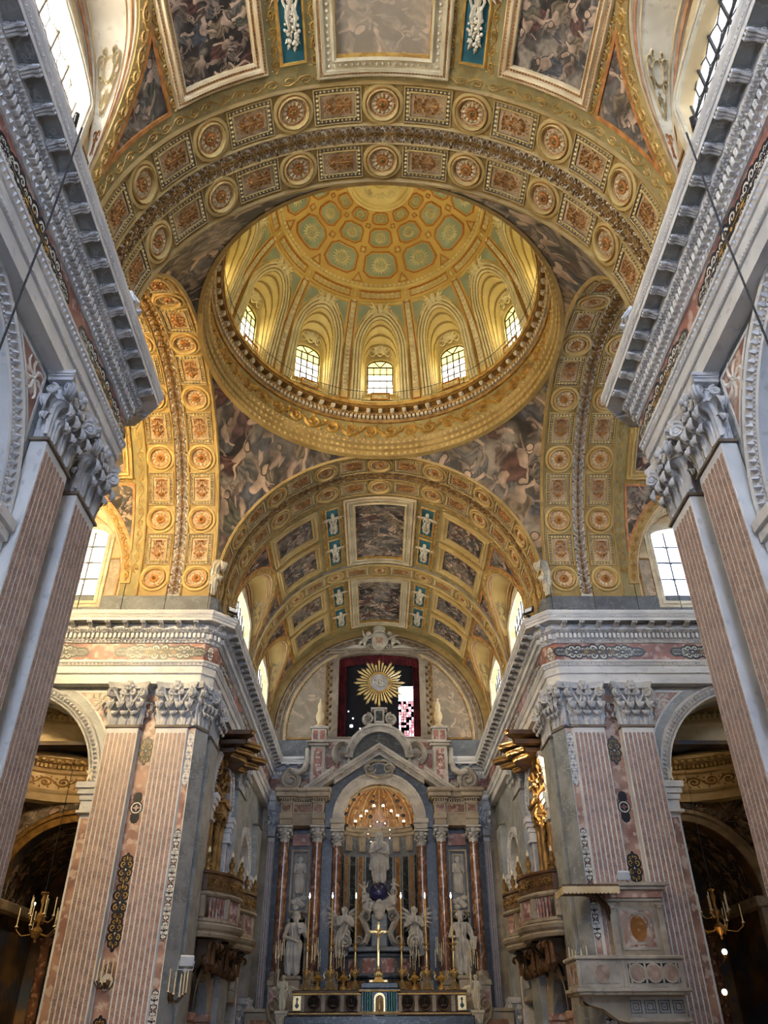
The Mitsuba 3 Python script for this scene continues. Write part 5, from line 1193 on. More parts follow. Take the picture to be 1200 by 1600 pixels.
# ------------------------------------------------------------------ altar wall: great lunette with curtained window
aw = struct('wall_altar', 'altar wall with the great lunette above the altarpiece', 'wall')
YW = 47.35
_lun = sbox(-7.2, 13.9, 7.2, ZS).union(Point(0, ZS).buffer(7.1, 64).intersection(sbox(-8, ZS, 8, 30)))
_wh = sbox(-2.6, 15.4, 2.6, 20.5).union(affinity.scale(Point(0, 20.5).buffer(1, 24), 2.6, .5))
put('facing', cat(xz(prism(_lun.difference(_wh), 0, .4), YW), bx(-7.2, 7.2, YW+.05, YW+.4, -E, 13.95)), 'tan_stone', aw)
for r0, r1, d, m_ in ((6.55, 6.95, .35, 'ochre'), (6.12, 6.5, .22, 'tan_stone'), (5.78, 5.95, .10, 'cream')):
    rg = Point(0, ZS).buffer(r1, 64).difference(Point(0, ZS).buffer(r0, 64)).intersection(sbox(-8, ZS-.6, 8, 30))
    put('arch_band', xz(prism(rg, -d, 0), YW), m_, aw)
_pth = np.array([(6.3*math.cos(a), ZS+6.3*math.sin(a)) for a in np.linspace(math.pi, 0, 60)])
put('arch_scroll', (lambda m: (np.c_[m[0][:, 0], YW-m[0][:, 2], m[0][:, 1]], m[1]))(along(vine_wave(plen(_pth)-.2, .3, .5, .05), _pth, .22)), 'gilt_dark', aw)
for s in (-1, 1):
    sec = Point(0, ZS).buffer(5.75, 64).intersection(sbox(min(s*3.45, s*7), 15.4, max(s*3.45, s*7), 30))
    t = tri2d(sec); put('lunette_painting', (np.c_[t[0][:, 0], np.full(len(t[0]), YW-.02), t[0][:, 1]], t[1]), 'fresco_pale', aw, uv=paint_uv(t[0], 2.0))
    fr = sec.buffer(.12, join_style=2).difference(sec); put('painting_frame', xz(prism(fr, -.1, 0), YW), 'gilt_dark', aw)
    put('window_pier', bev(*sorted((s*2.62, s*3.0)), YW-.22, YW, 15.0, 20.6, .03), 'tan_stone', aw)
    put('pier_garland', (lambda m: (np.c_[m[0][:, 0], YW-m[0][:, 2], m[0][:, 1]], m[1]))(cat([leafpoly(s*3.2, 15.6+.24*i, 1.57+.6*(-1)**i, .34, .22, .1) for i in range(20)])), 'gilt_dark', aw)
    put('plinth', bev(*sorted((s*3.0, s*6.8)), YW-.4, YW, 14.0, 15.15, .03), 'dark_grey_marble', aw)
wf = _wh.buffer(.22, join_style=2).difference(_wh)
put('window_frame', xz(prism(wf, -.26, .0), YW), 'tan_stone', aw); put('window_frame', xz(prism(_wh.buffer(.34, join_style=2).difference(_wh.buffer(.22, join_style=2)), -.16, 0), YW), 'cream', aw)
put('lintel', cat(*[bev(-x, x, YW-d, YW, a, b, .03) for x, d, a, b in ((3.3, .30, 20.95, 21.1), (3.45, .42, 21.1, 21.22))]), 'tan_stone', aw)
win = struct('window', 'arched altar window hung with a dark cloth behind red curtains', 'window')
put('dark_cloth', xz(prism(_wh.difference(sbox(1.22, 15.4, 2.2, 19.0)), .3, .33), YW), 'dark_cloth', win)
scene['sun_gold'] = pr(s2l(226, 198, 130), .38, .35)
_r = random.Random(11); GL = {'clear': [], 'pink': [], 'rose': []}
for i in range(6):
    for j in range(20):
        x, z = 1.24+.16*i, 15.45+.172*j
        if z < 17.7 and _r.random() < .22: continue
        q = lambda m_: _r.uniform(0, m_)
        pg = Polygon([(x+q(.02), z+q(.02)), (x+.155-q(.02), z+q(.03)), (x+.155, z+.167-q(.03)), (x+q(.03), z+.167)])
        GL['clear' if z > 17.7 or _r.random() < .15 else ('pink' if _r.random() < .5 else 'rose')].append(xz(prism(pg, .30, .32), YW))
for n_, c_ in (('clear', (3.2, 3.6, 4.4)), ('pink', (.62, .34, .46)), ('rose', (.26, .05, .10))): put(n_+'_glass', cat(GL[n_]), 'bulb', win, emit=c_)
for x, z, r_ in ((-1.75, 16.25, .10), (-1.65, 16.75, .05), (-1.95, 17.2, .03), (-1.2, 16.1, .04)): put('light_hole', xz(prism(Point(x, z).buffer(r_, 5), .28, .30), YW), 'bulb', win, emit=(6, 6.5, 8))
cur = thing('curtain', 'dark red velvet curtain with pleated valance framing the altar window', 'drapery')
def pleats(x0, x1, z0, z1, n, amp, y):
    xs = np.linspace(x0, x1, n*6); return (grid(lambda U, V: (U, y-amp*np.sin((U-x0)/(x1-x0)*2*np.pi*n)-.02*V*0, V+.0*U), xs, np.linspace(z0, z1, 4)))
put('drape', pleats(-2.6, -2.1, 15.5, 20.3, 4, .05, YW+.1), 'velvet_red', cur, smooth=True); put('drape', pleats(2.2, 2.62, 15.5, 20.3, 4, .05, YW+.1), 'velvet_red', cur, smooth=True)
xs = np.linspace(-2.6, 2.6, 150)
put('valance', grid(lambda U, V: (U, YW+.04-.04*np.sin(U*16), 20.5+.42*np.sqrt(np.maximum(0, 1-(U/2.62)**2))-V*.62), xs, np.linspace(0, 1, 4)), 'velvet_red', cur, smooth=True)
# coat of arms with two putti
ca = thing('coat_of_arms', 'stucco coat of arms with crown and two reclining putti over the altar window', 'coat of arms')
_sh = Polygon([(.55*math.cos(a)*(1+.12*math.cos(3*a)), 21.75+.68*math.sin(a)) for a in np.linspace(0, 2*math.pi, 36)])
put('shield', xz(cat(prism(_sh, -.5, -.1), prism(_sh.buffer(-.12), -.56, -.5)), YW), 'stucco', ca)
for tx, sx in (('M', .34), ('A', .34)): put('monogram', (lambda t: (np.c_[t[0][:, 0], YW-.57-t[0][:, 2], t[0][:, 1]], t[1]))((np.array((q := meshkit.text_mesh(tx, .44, .02)).vertices)-[np.array(q.vertices)[:, 0].mean(), 0, 0]+[0, 21.5, 0], np.array(q.faces))), 'rust_pale', ca)
for s in (-1, 1):
    for cx, cz, r, tn in ((.55, 22.1, .22, 1.3), (.62, 21.35, .2, 1.2)): put('scroll', (lambda m: (np.c_[m[0][:, 0], YW-.3-m[0][:, 2], m[0][:, 1]], m[1]))(ribbon(spiral(s*cx, cz, r, .06, 0 if s > 0 else math.pi, s*tn, 16), .12, .16)), 'stucco', ca)
    put('putto', xf(skin(putto_parts(.27, 1+(s > 0)), .07, 5), TR(s*1.2, YW-.38, 21.35) @ RY(s*-28)), 'stucco', ca, smooth=True)
    put('volute_arm', tube([(s*.8, YW-.25, 21.3), (s*1.6, YW-.25, 21.42), (s*2.2, YW-.25, 21.2), (s*2.5, YW-.25, 21.25)], [.14, .17, .14, .08], 8), 'stucco', ca)
put('crown', cat(lathe([(.36, 22.5), (.42, 22.56), (.36, 22.64), (.44, 22.9), (.40, 22.94), (.001, 22.9)], 14), *[ico(.07, 1, (.42*math.cos(a), .42*math.sin(a), 23.0)) for a in np.arange(7)*.9]), 'stucco', ca, TR(0, YW-.42, -.25))

# ------------------------------------------------------------------ altarpiece
ret = thing('altarpiece', 'tall marble altarpiece with red columns and broken pediment on the altar wall', 'altarpiece')
def rbox(*a, m='tan_stone', n='block', p=None, b=.02): return put(n, bev(*a, b), m, p or ret)
RY0 = 46.6
put('back_panel', xz(prism(unary_union([sbox(-5.9, -E, -2.2, 10), sbox(2.2, -E, 5.9, 10)]).difference(unary_union([sbox(s_*4.365-.4, 2.4, s_*4.365+.4, 5.2).union(Point(s_*4.365, 5.2).buffer(.4)) for s_ in (-1, 1)])), 0, .5), 46.4), 'blue_black', ret)
put('spandrel', (lambda g: xz(prism(g, 0, .3), 46.15))(sbox(-3.1, 9.9, 3.1, 13.2).difference(Point(0, 10.25).buffer(2.3, 40)).difference(sbox(-2.3, 9, 2.3, 10.25)).intersection(Polygon([(-3.1, 9.9), (3.1, 9.9), (3.1, 11.9), (0, 13.9), (-3.1, 11.9)]))), 'green_black', ret)
# niche with ribbed conch
NM = TR(0, 46.25) @ SC(1, .48, 1); NMZ = TR(0, 46.25, 10.1) @ SC(1, .48, 1)
for s_ in (-1, 1): put('saint_niche', lathe([(.42, 2.3), (.42, 5.2), (.3, 5.5), (.001, 5.62)], 16, 0, 180), 'green_black', ret, TR(s_*4.365, 46.42), 40)
nic = put('niche', lathe([(2.15, 2.9), (2.15, 10.1)], 40, 0, 180), 'dark_grey_marble', ret, NM)
for a in np.linspace(0, math.pi, 13)[1:-1]:
    i = round(a/math.pi*12)
    w = 13 if i % 2 else 8
    put('niche_panel', lathe([(2.12, 3.4), (2.12, 8.5)], 4, math.degrees(a)-w/2, math.degrees(a)+w/2), 'alabaster' if i % 2 == 0 else 'green_black', nic, NM)
    for q in (-1, 1): put('niche_fillet', lathe([(2.10, 3.3), (2.10, 8.6)], 2, math.degrees(a)+q*w/2-.9, math.degrees(a)+q*w/2+.9), 'tan_stone', nic, NM)
put('niche_cornice', lathe([(2.15, 9.55), (2.02, 9.6), (2.0, 9.75), (1.9, 9.8), (1.86, 9.95), (1.78, 10.0), (1.76, 10.1), (2.15, 10.12)], 40, 0, 180), 'tan_stone', nic, NM, 30)
for a in np.linspace(0, math.pi, 7)[1:-1]:
    put('niche_bracket', bev(-.22, .22, 1.86, 2.1, 8.75, 9.55, .04), 'tan_stone', nic, NM @ RZ(math.degrees(a)-90))
con = put('conch', grid(lambda U, V: (2.13*np.cos(U)*np.cos(V), 2.13*np.sin(U)*np.cos(V), 2.13*np.sin(V)), np.linspace(0, math.pi, 33), np.linspace(0, math.pi/2, 16)), 'alabaster', ret, NMZ, True)
for i in range(13):
    a = math.pi*i/12
    put('rib', tube([(2.11*math.cos(a)*math.cos(v), 2.11*math.sin(a)*math.cos(v), 2.11*math.sin(v)) for v in np.linspace(0, 1.5, 14)], .035, 5), 'cream', con, NMZ)
for i in range(6):
    a = math.pi*(i+.5)/6
    put('conch_inlay', cat([ico((.07+.05*((j+i) % 2), .07+.05*((j+i) % 2), .1), 1, (2.06*math.cos(a)*math.cos(v), 2.06*math.sin(a)*math.cos(v), 2.06*math.sin(v))) for j, v in enumerate((.3, .52, .74, .95))]), 'green_black' if i % 2 else 'alabaster', con, NMZ)
def half_ring(r0, r1, z, d0, d1): return xz(prism(Point(0, z).buffer(r1, 40).difference(Point(0, z).buffer(r0, 40)).intersection(sbox(-9, z, 9, 30)), d0, d1), 46.15)
put('arch', cat(half_ring(2.02, 2.62, 10.25, -.25, .05), half_ring(2.30, 2.36, 10.25, -.28, -.25), half_ring(2.56, 2.66, 10.25, -.33, .0)), 'retable_marble', ret)
def column(x, y, r, z0, z1, p, matr='column_red', caph=.85):
    c = put('column', lathe([(r*1.35, z0-.42), (r*1.35, z0-.3), (r*1.15, z0-.26), (r*1.28, z0-.16), (r*1.25, z0-.1), (r*1.08, z0-.05), (r*1.05, z0)], 24), 'tan_stone', p, TR(x, y), 35)
    put('shaft', lathe([(r*1.02, z0)]+[(r*(1-.13*max(0, t-.33)), z0+(z1-z0)*t) for t in np.linspace(.02, .98, 9)]+[(r*.93, z1-.08), (r*1.0, z1-.06), (r*1.0, z1)], 28), matr, c, TR(x, y), 40)
    q = [lathe([(r*.86, z1), (r*.9, z1+caph*.5), (r*1.15, z1+caph*.86)], 20), xf(bev(-r*1.45, r*1.45, -r*1.45, r*1.45, z1+caph*.86, z1+caph, .02), M4())]
    lf = acanthus(r*.85, caph*.5, .14, n=6, nv=9); l2 = acanthus(r*.85, caph*.78, .2, n=6, nv=9)
    for k in range(8): q += [xf(lf, RZ(45*k) @ TR(0, -r*.92, z1)), xf(l2, RZ(45*k+22.5) @ TR(0, -r*.92, z1))]
    v_ = volute(r*.34, r*.25)
    for k in range(4):
        for s in (-1, 1): q.append(xf(v_, RZ(45+90*k) @ TR(s*.04, -r*1.42, z1+caph*.70) @ FR((0, 0, 0), (0, -1, 0), (0, 0, 1), (-1, 0, 0))))
    put('capital', cat(q), 'statue_stone', c, TR(x, y), 45)
    return c
for x in (-5.25, -3.45, 3.45, 5.25): column(x, 45.75, .285, 2.85, 9.02, ret)
for x in (-2.36, 2.36): column(x, 46.0, .27, 2.85, 8.85, ret)
for s in (-1, 1):
    X = lambda a, b: sorted((s*a, s*b))
    # pedestals
    for a, b in ((4.9, 5.6), (3.1, 3.8)): put('pedestal', cat(bev(*X(a-.06, b+.06), 45.3, 46.4, 2.2, 2.45, .03), bev(*X(a, b), 45.36, 46.4, .6, 2.2, .02), bev(*X(a-.06, b+.06), 45.3, 46.4, .3, .6, .03)), 'tan_stone', ret); put('pedestal_inlay', bx(*X(a+.1, b-.1), 45.345, 45.36, .9, 2.05), 'red_inlay', ret)
    put('pedestal_link', bev(*X(3.6, 5.1), 45.7, 46.4, .3, 2.3, .02), 'tan_stone', ret)
    put('pedestal', bev(*X(2.0, 2.75), 45.55, 46.4, -E, 2.43, .03), 'tan_stone', ret)
    # entablature blocks
    for a, b in ((4.92, 5.58), (3.12, 3.78)):
        put('architrave', cat(bev(*X(a, b), 45.42, 46.4, 9.88, 10.2, .02), bev(*X(a-.04, b+.04), 45.38, 46.4, 10.2, 10.52, .02)), 'tan_stone', ret)
        fz = put('frieze_block', bev(*X(a+.02, b-.02), 45.44, 46.4, 10.52, 11.06, .01), 'tan_stone', ret); put('frieze_inlay', bx(*X(a+.1, b-.1), 45.42, 45.44, 10.62, 10.98), 'column_red', fz)
    put('architrave', bev(*X(3.78, 4.92), 45.6, 46.4, 9.88, 10.5, .02), 'tan_stone', ret)
    fz = put('frieze_block', bev(*X(3.78, 4.92), 45.6, 46.4, 10.5, 11.06, .01), 'tan_stone', ret); put('frieze_inlay', bx(*X(3.88, 4.82), 45.58, 45.6, 10.6, 11.0), 'column_red', fz)
    for y_, a, b in ((45.44, 4.92, 5.58), (45.44, 3.12, 3.78), (45.62, 3.78, 4.92)):
        put('cornice', cat(bev(*X(a-.04, b+.04), y_-.04, 46.4, 11.06, 11.16, .01), bev(*X(a-.12, b+.12), y_-.14, 46.4, 11.27, 11.36, .02), bev(*X(a-.3, b+.3), y_-.34, 46.4, 11.36, 11.62, .04), bev(*X(a-.38, b+.38), y_-.42, 46.4, 11.62, 11.86, .06)), 'tan_stone', ret)
        n = max(3, int((b-a)/.13)); stuffpart(put('dentils', cat([bx(*sorted((s*(a+(b-a)*(j+.2)/n), s*(a+(b-a)*(j+.75)/n))), y_-.08, y_+.1, 11.16, 11.27) for j in range(n)]), 'tan_stone', ret))
    put('impost_block', cat(bev(*X(1.98, 2.72), 45.65, 46.4, 9.72, 10.0, .02), bev(*X(1.94, 2.78), 45.6, 46.4, 10.0, 10.28, .03)), 'retable_marble', ret)
    # broken pediment: outer piece stepped forward, inner piece rising to the apex
    def rake(p0, p1, th, y0, m='retable_marble', name='pediment'):
        p0, p1 = np.array(p0), np.array(p1); d = (p1-p0)/np.linalg.norm(p1-p0)
        out = []
        for a, b, yy in ((0, .17, y0-.34), (.17, .32, y0-.26), (.32, .42, y0-.06), (.42, th, y0)):
            pg = Polygon([(s*p0[0], p0[1]-a), (s*p1[0], p1[1]-a), (s*p1[0], p1[1]-b), (s*p0[0], p0[1]-b)]); out.append(xz(prism(pg, 0, 46.5-yy), yy))
        k_ = put(name, cat(out), m, ret)
        L = np.linalg.norm(p1-p0); n = int(L/.13)
        stuffpart(put('dentils', cat([xf(bx(-.035, .035, 0, .12, -.05, .05), TR(s*(p0[0]+(p1[0]-p0[0])*(j+.5)/n), y0-.10, p0[1]+(p1[1]-p0[1])*(j+.5)/n-.38)) for j in range(n)]), m, k_))
    rake((4.35, 11.86), (2.62, 13.12), .62, 45.55); rake((2.62, 12.86), (0, 14.55), .62, 45.9)
    # attic pier, scroll, finial
    pz = put('attic_pier', cat(bev(*X(3.2, 4.05), 45.9, 46.6, 11.8, 14.45, .02), bev(*X(3.02, 4.22), 45.75, 46.6, 14.45, 14.6, .03), bev(*X(2.92, 4.32), 45.65, 46.6, 14.6, 14.72, .03), bev(*X(3.2, 4.05), 45.9, 46.6, 14.72, 15.5, .02), bev(*X(3.1, 4.15), 45.82, 46.6, 15.5, 15.66, .03)), 'retable_marble', ret)
    put('inlay', cat(bx(*X(3.38, 3.87), 45.88, 45.9, 12.5, 14.3), bx(*X(3.28, 3.56), 45.88, 45.9, 14.85, 15.4), bx(*X(3.69, 3.97), 45.88, 45.9, 14.85, 15.4)), 'red_inlay', pz)
    put('drop', xz(affinity_d := prism(affinity.translate(affinity.scale(arab_tall(.3, 1.5), 1, 1), s*3.625, 13.5), -.015, 0), 45.88), 'inlay_white', pz)
    put('finial', lathe([(.30, 15.66), (.32, 15.75), (.2, 15.82), (.13, 15.95), (.24, 16.2), (.27, 16.4), (.2, 16.6), (.14, 16.7), (.18, 16.95), (.12, 17.2), (.05, 17.35), (.09, 17.45), (.001, 17.55)], 18), 'cream', pz, TR(s*3.625, 46.2, 0), 40)
    put('attic_wall', bev(*X(0, 3.3), 46.3, 46.7, 12.4, 15.0, .02), 'retable_marble', ret); put('attic_inlay', bx(*X(2.35, 3.15), 46.28, 46.3, 13.2, 14.1), 'red_inlay', ret); put('attic_inlay', bx(*X(2.35, 3.15), 46.28, 46.3, 14.35, 14.8), 'red_inlay', ret)
    big = spiral(s*5.15, 12.5, .62, .1, 1.57, -s*2.1, 44)
    put('volute', (lambda m: (np.c_[m[0][:, 0], 46.1-m[0][:, 2], m[0][:, 1]], m[1]))(cat(ribbon(big, np.linspace(.3, .1, 44), .26), prism(Point(s*5.15, 12.5).buffer(.58), -.3, .02))), 'retable_marble', ret)
    put('volute_neck', tube([(s*5.2, 46.05, 13.05), (s*4.75, 46.05, 12.9), (s*4.4, 46.05, 13.1), (s*4.25, 46.05, 13.7), (s*4.3, 46.05, 14.35)], [.18, .2, .2, .17, .12], 8), 'retable_marble', ret, smooth=True)
    put('small_volute', (lambda m: (np.c_[m[0][:, 0], 46.0-m[0][:, 2], m[0][:, 1]], m[1]))(cat(ribbon(spiral(s*4.35, 12.15, .26, .05, 0, s*1.8, 24), .11, .14), prism(Point(s*4.35, 12.15).buffer(.22), -.2, .02))), 'retable_marble', ret)
    sv = spiral(s*2.1, 14.15, .72, .16, -1.2 if s > 0 else math.pi+1.2, s*1.15, 30)
    put('gable_scroll', (lambda m: (np.c_[m[0][:, 0], 46.0-m[0][:, 2], m[0][:, 1]], m[1]))(cat(ribbon(sv, np.linspace(.38, .16, 30), .3), ribbon(sv, np.linspace(.14, .08, 30), .42))), 'retable_marble', ret)
    put('gable_post', bev(*X(1.72, 1.88), 46.0, 46.5, 12.9, 14.4, .02), 'retable_marble', ret)
    tv = spiral(s*.72, 16.15, .36, .07, 1.57, s*1.6, 24); put('top_scroll', (lambda m: (np.c_[m[0][:, 0], 46.05-m[0][:, 2], m[0][:, 1]], m[1]))(cat(ribbon(tv, np.linspace(.2, .09, 24), .2), prism(Point(s*.72, 16.15).buffer(.33), -.25, .0))), 'retable_marble', ret)
    # relief panels and niches between the columns
    rp = put('relief_panel', (lambda g: cat(xz(prism(g.difference(g.buffer(-.1)), -.1, 0), 46.4), xz(prism(g.buffer(-.22).difference(g.buffer(-.3)), -.06, 0), 46.4)))(sbox(*sorted((s*3.85, s*4.88))[:1], 5.6, *sorted((s*3.85, s*4.88))[1:], 8.75)), 'tan_stone', ret)
    put('relief_ground', bx(*X(4.0, 4.73), 46.36, 46.41, 5.8, 8.5), 'dark_grey_marble', rp)
    put('relief_saint', xf(skin(robed(2.0, -90, hair=1, beard=.6, arms=(((-1.15, -.2, 4.4), (-.3, -.9, 4.2)), ((1.15, -.2, 4.4), (.5, -.9, 4.8)))), .07, 4, .02, freq=8), TR(s*4.365, 46.3, 6.5) @ SC(1.0, .45, .95)), 'statue_stone', rp, smooth=True)
    put('relief_clouds', cat([ico((.2, .12, .15), 1, (s*4.365+.25*math.cos(j*1.7), 46.32, 6.3-.09*j)) for j in range(6)]), 'statue_stone', rp)
    put('tablet', bev(*X(3.85, 4.88), 46.3, 46.42, 8.95, 9.6, .02), 'red_inlay', ret)
    for q in (-1, 1): put('niche_scroll', (lambda m: (np.c_[m[0][:, 0], 46.3-m[0][:, 2], m[0][:, 1]], m[1]))(ribbon(spiral(s*4.365+q*.2, 5.42, .26, .05, 0 if q > 0 else math.pi, q*1.5, 20), .09, .1)), 'tan_stone', ret)
    put('niche_edge', cat(bev(*X(3.84, 3.96), 46.2, 46.42, 2.4, 5.3, .02), bev(*X(4.77, 4.89), 46.2, 46.42, 2.4, 5.3, .02)), 'tan_stone', ret)
gb = put('gable', cat(half_ring(1.55, 1.95, 13.75, -.3, .3), half_ring(1.88, 2.02, 13.75, -.42, .3)), 'retable_marble', ret)
put('gable_panel', xz(prism(Point(0, 13.75).buffer(1.58, 40).intersection(sbox(-2, 13.75, 2, 20)).union(sbox(-1.58, 12.6, 1.58, 13.75)), 0, .2), 46.1), 'green_black', gb)
put('top_block', cat(bev(-.75, .75, 45.95, 46.5, 15.65, 15.85, .03), bev(-.32, .32, 45.95, 46.5, 15.85, 16.75, .03), bev(-.5, .5, 45.9, 46.5, 16.7, 16.85, .03)), 'retable_marble', ret); put('top_inlay', bx(-.2, .2, 45.93, 45.95, 16.0, 16.6), 'green_black', ret)
cq = []
for s in (-1, 1): cq += [ribbon(spiral(s*.55, 13.05, .34, .07, 0, s*1.5, 20), .14, .16), ribbon(np.array([(0, 13.5), (s*.3, 13.55), (s*.6, 13.42), (s*.85, 13.1), (s*.7, 12.75), (s*.3, 12.62), (0, 12.55)]), .16, .14)]
put('cartouche', (lambda m: (np.c_[m[0][:, 0], 45.78-m[0][:, 2], m[0][:, 1]], m[1]))(cat(*cq, prism(affinity.translate(affinity.scale(Point(0, 0).buffer(.5), 1.2, .75), 0, 13.05), -.3, 0))), 'retable_marble', ret); put('cartouche_field', (lambda m: (np.c_[m[0][:, 0], 45.76-m[0][:, 2], m[0][:, 1]], m[1]))(prism(affinity.translate(affinity.scale(Point(0, 0).buffer(.42), 1.2, .72), 0, 13.05), -.02, .02)), 'green_black', ret)
# sunburst
sun = thing('sunburst', 'gilded sunburst with monogram disc standing on top of the altarpiece', 'sunburst')
put('disc', xf(lathe([(.001, .10), (.58, .10), (.60, .14), (.68, .14), (.70, .06), (.70, -.05), (.001, -.05)], 40), FR((0, 45.95, 18.42), (1, 0, 0), (0, 0, 1), (0, -1, 0))), 'statue_stone', sun, smooth=35)
for j in range(36):
    L = (1.62, 1.30, 1.48)[j % 3]; a = 2*math.pi*j/36+.5*math.pi
    o_ = Polygon([(.64, -.02), (L*.72, -.055), (L*.93, -.075), (L*.88, -.02), (L, 0), (L*.88, .02), (L*.93, .075), (L*.72, .055), (.64, .02)])
    v_, f_ = prism(o_, -.015, .03); v_ = v_+np.c_[0*v_[:, :2], .05*(1-np.abs(v_[:, 1])/.1)*(v_[:, 2] > 0)]
    put('ray', xf((v_, f_), FR((0, 45.95, 18.42), (1, 0, 0), (0, 0, 1), (0, -1, 0)) @ RZ(math.degrees(a))), 'sun_gold', sun)
put('rim', xf(lathe([(.56, .10), (.60, .16), (.68, .16), (.71, .06)], 40), FR((0, 45.95, 18.42), (1, 0, 0), (0, 0, 1), (0, -1, 0))), 'gilt', sun, smooth=35)
q = meshkit.text_mesh('IHS', .42, .03); v = np.array(q.vertices); v -= [v[:, 0].mean(), v[:, 1].mean(), 0]
put('monogram', (np.c_[v[:, 0]*.95, 45.84-v[:, 2], v[:, 1]+18.42], np.array(q.faces)), 'bead_white', sun); put('stem', tube([(0, 46.0, 16.8), (0, 46.0, 17.9)], .07, 8), 'gilt_dark', sun)
# ------------------------------------------------------------------ statues of the altarpiece
def statue(name, label, parts, M, cat_='statue', matr='statue_stone', folds=.03, edge=.06, zc=(0, 0), seed=0, group=None, freq=9):
    k = put('body', skin(parts, edge, 5, folds, zc, seed, freq), matr, thing(name, label, cat_, group), M, smooth=True)
    return k.rsplit('__', 1)[0]
mad = statue('statue', 'pale marble Madonna with hands crossed at the breast, standing on the blue globe', robed(2.62, -90, veil=True, head_off=(-.1, -.15), arms=(((-1.15, -.35, 4.5), (.05, -.85, 4.95)), ((1.15, -.35, 4.4), (.15, -.8, 4.45)))), TR(0, 45.3, 6.85) @ SC(1.2, 1.05, 1), matr='statue_stone')
statue('statue', 'grey marble apostle on the left of the altarpiece, bearded, pointing down and holding a book', robed(2.95, -100, beard=.7, hair=1.0, lean=(.06, 0), arms=(((-1.25, -.2, 4.5), (.2, -1.0, 3.9)), ((1.3, -.1, 4.5), (.75, -.75, 5.2)))), TR(-4.42, 45.25, 2.62) @ SC(1.14, 1.05, 1))
statue('statue', 'grey marble apostle on the right of the altarpiece, long beard, holding a closed book', robed(2.95, -80, beard=1.3, hair=1.05, lean=(-.04, 0), arms=(((-1.3, -.2, 4.5), (-.7, -1.1, 4.3)), ((1.3, -.1, 4.4), (1.1, -.8, 3.7)))), TR(4.28, 45.25, 2.62) @ SC(1.14, 1.05, 1), seed=4)
one('stone_book', bev(-.17, .17, -.05, .05, -.24, .24, .02), 'statue_stone', 'stone book in the arm of the left apostle statue', 'book', M=TR(-4.02, 44.9, 4.72) @ RY(-12))
one('stone_book', bev(-.17, .17, -.05, .05, -.3, .3, .02), 'statue_stone', 'stone book held at the side of the right apostle statue', 'book', M=TR(4.82, 44.95, 4.05) @ RY(10))
for s, nm in ((-1, 'left'), (1, 'right')):
    one('statue_plinth', cat(bev(s*4.35-.42, s*4.35+.42, 44.85, 45.68, 2.45, 2.62, .03), bev(s*4.35-.36, s*4.35+.36, 44.9, 45.68, 1.7, 2.45, .03), bev(s*4.35-.46, s*4.35+.46, 44.82, 45.68, 1.5, 1.7, .03), bev(s*4.35-.5, s*4.35+.5, 44.7, 45.68, -E, 1.5, .03)), 'tan_stone', f'stone plinth under the {nm} apostle statue', 'plinth')
# globe, clouds and putti under the Madonna
one('globe', cat(ico(.5, 3), lathe([(.505, -.02), (.512, 0), (.505, .02)], 30)), 'globe_blue', 'dark blue lapis globe under the feet of the Madonna', 'globe', M=TR(-.03, 45.3, 6.42) @ RX(20), smooth=True)
cl = thing('cloud_group', 'marble clouds with cherub heads below the blue globe', 'cloud')
_r = random.Random(3)
put('clouds', cat([ico((.2+.12*_r.random(), .2, .18+.08*_r.random()), 2, (_r.uniform(-.75, .75), 45.3+_r.uniform(-.2, .25), 5.72+_r.uniform(-.1, .45))) for _ in range(16)]+[ico((.36, .3, .3), 2, (-.02, 45.05, 5.62)), ico((.3, .26, .26), 2, (0, 45.0, 5.3))]), 'statue_stone', cl, smooth=True)
for i, (x, z) in enumerate(((-.45, 5.78), (0, 5.9), (.42, 5.72), (-.75, 6.1))): put('cherub_head', skin(head_parts((x, 45.0, z), .17, -90+20*(i-1)), .05, 4), 'statue_stone', cl, smooth=True)
for i, (x, z, p) in enumerate(((-.80, 6.18, 1), (.78, 6.35, 2), (.72, 5.75, 3), (-.62, 5.62, 0))):
    statue('putto', ('small marble putto clinging to the left of the blue globe', 'small marble putto standing at the right of the blue globe with raised arms', 'small marble putto among the clouds, lower right of the globe', 'small marble putto among the clouds, lower left of the globe')[i], putto_parts(.165, p), TR(x, 45.15, z), 'putto', folds=0, edge=.045)
ped = thing('statue_pedestal', 'grey marble pedestal with large scrolls carrying the Madonna group', 'pedestal')
put('core', cat(bev(-.42, .42, 44.95, 46.2, 3.85, 5.4, .05), bev(-1.6, 1.6, 44.6, 46.3, 3.62, 3.86, .05)), 'dark_grey_marble', ped)
for s in (-1, 1):
    a = np.array([(s*.42, 5.45), (s*.75, 5.55), (s*.95, 5.25), (s*.72, 4.85), (s*.55, 4.45), (s*.72, 4.05), (s*1.05, 3.95), (s*1.2, 4.2)])
    put('scroll', (lambda m: (np.c_[m[0][:, 0], 44.9-m[0][:, 2], m[0][:, 1]], m[1]))(cat(ribbon(a, .3, .28), ribbon(spiral(s*.72, 5.22, .26, .05, 1.57, s*1.5, 20), .12, .32), ribbon(spiral(s*1.02, 4.15, .24, .05, -1.57, s*1.5, 20), .12, .32))), 'statue_stone', ped)
    put('base_scroll', (lambda m: (np.c_[m[0][:, 0], 44.6-m[0][:, 2], m[0][:, 1]], m[1]))(cat(ribbon(spiral(s*1.75, 4.05, .34, .07, 1.57, s*1.6, 22), .16, .2), prism(Point(s*1.75, 4.05).buffer(.3), -.25, 0))), 'statue_stone', ped)
def curved(r, z0, z1, y=45.9, n=20, sx=1.0): return lathe([(r, z0), (r, z1)], n, 180, 360, sx, .55)
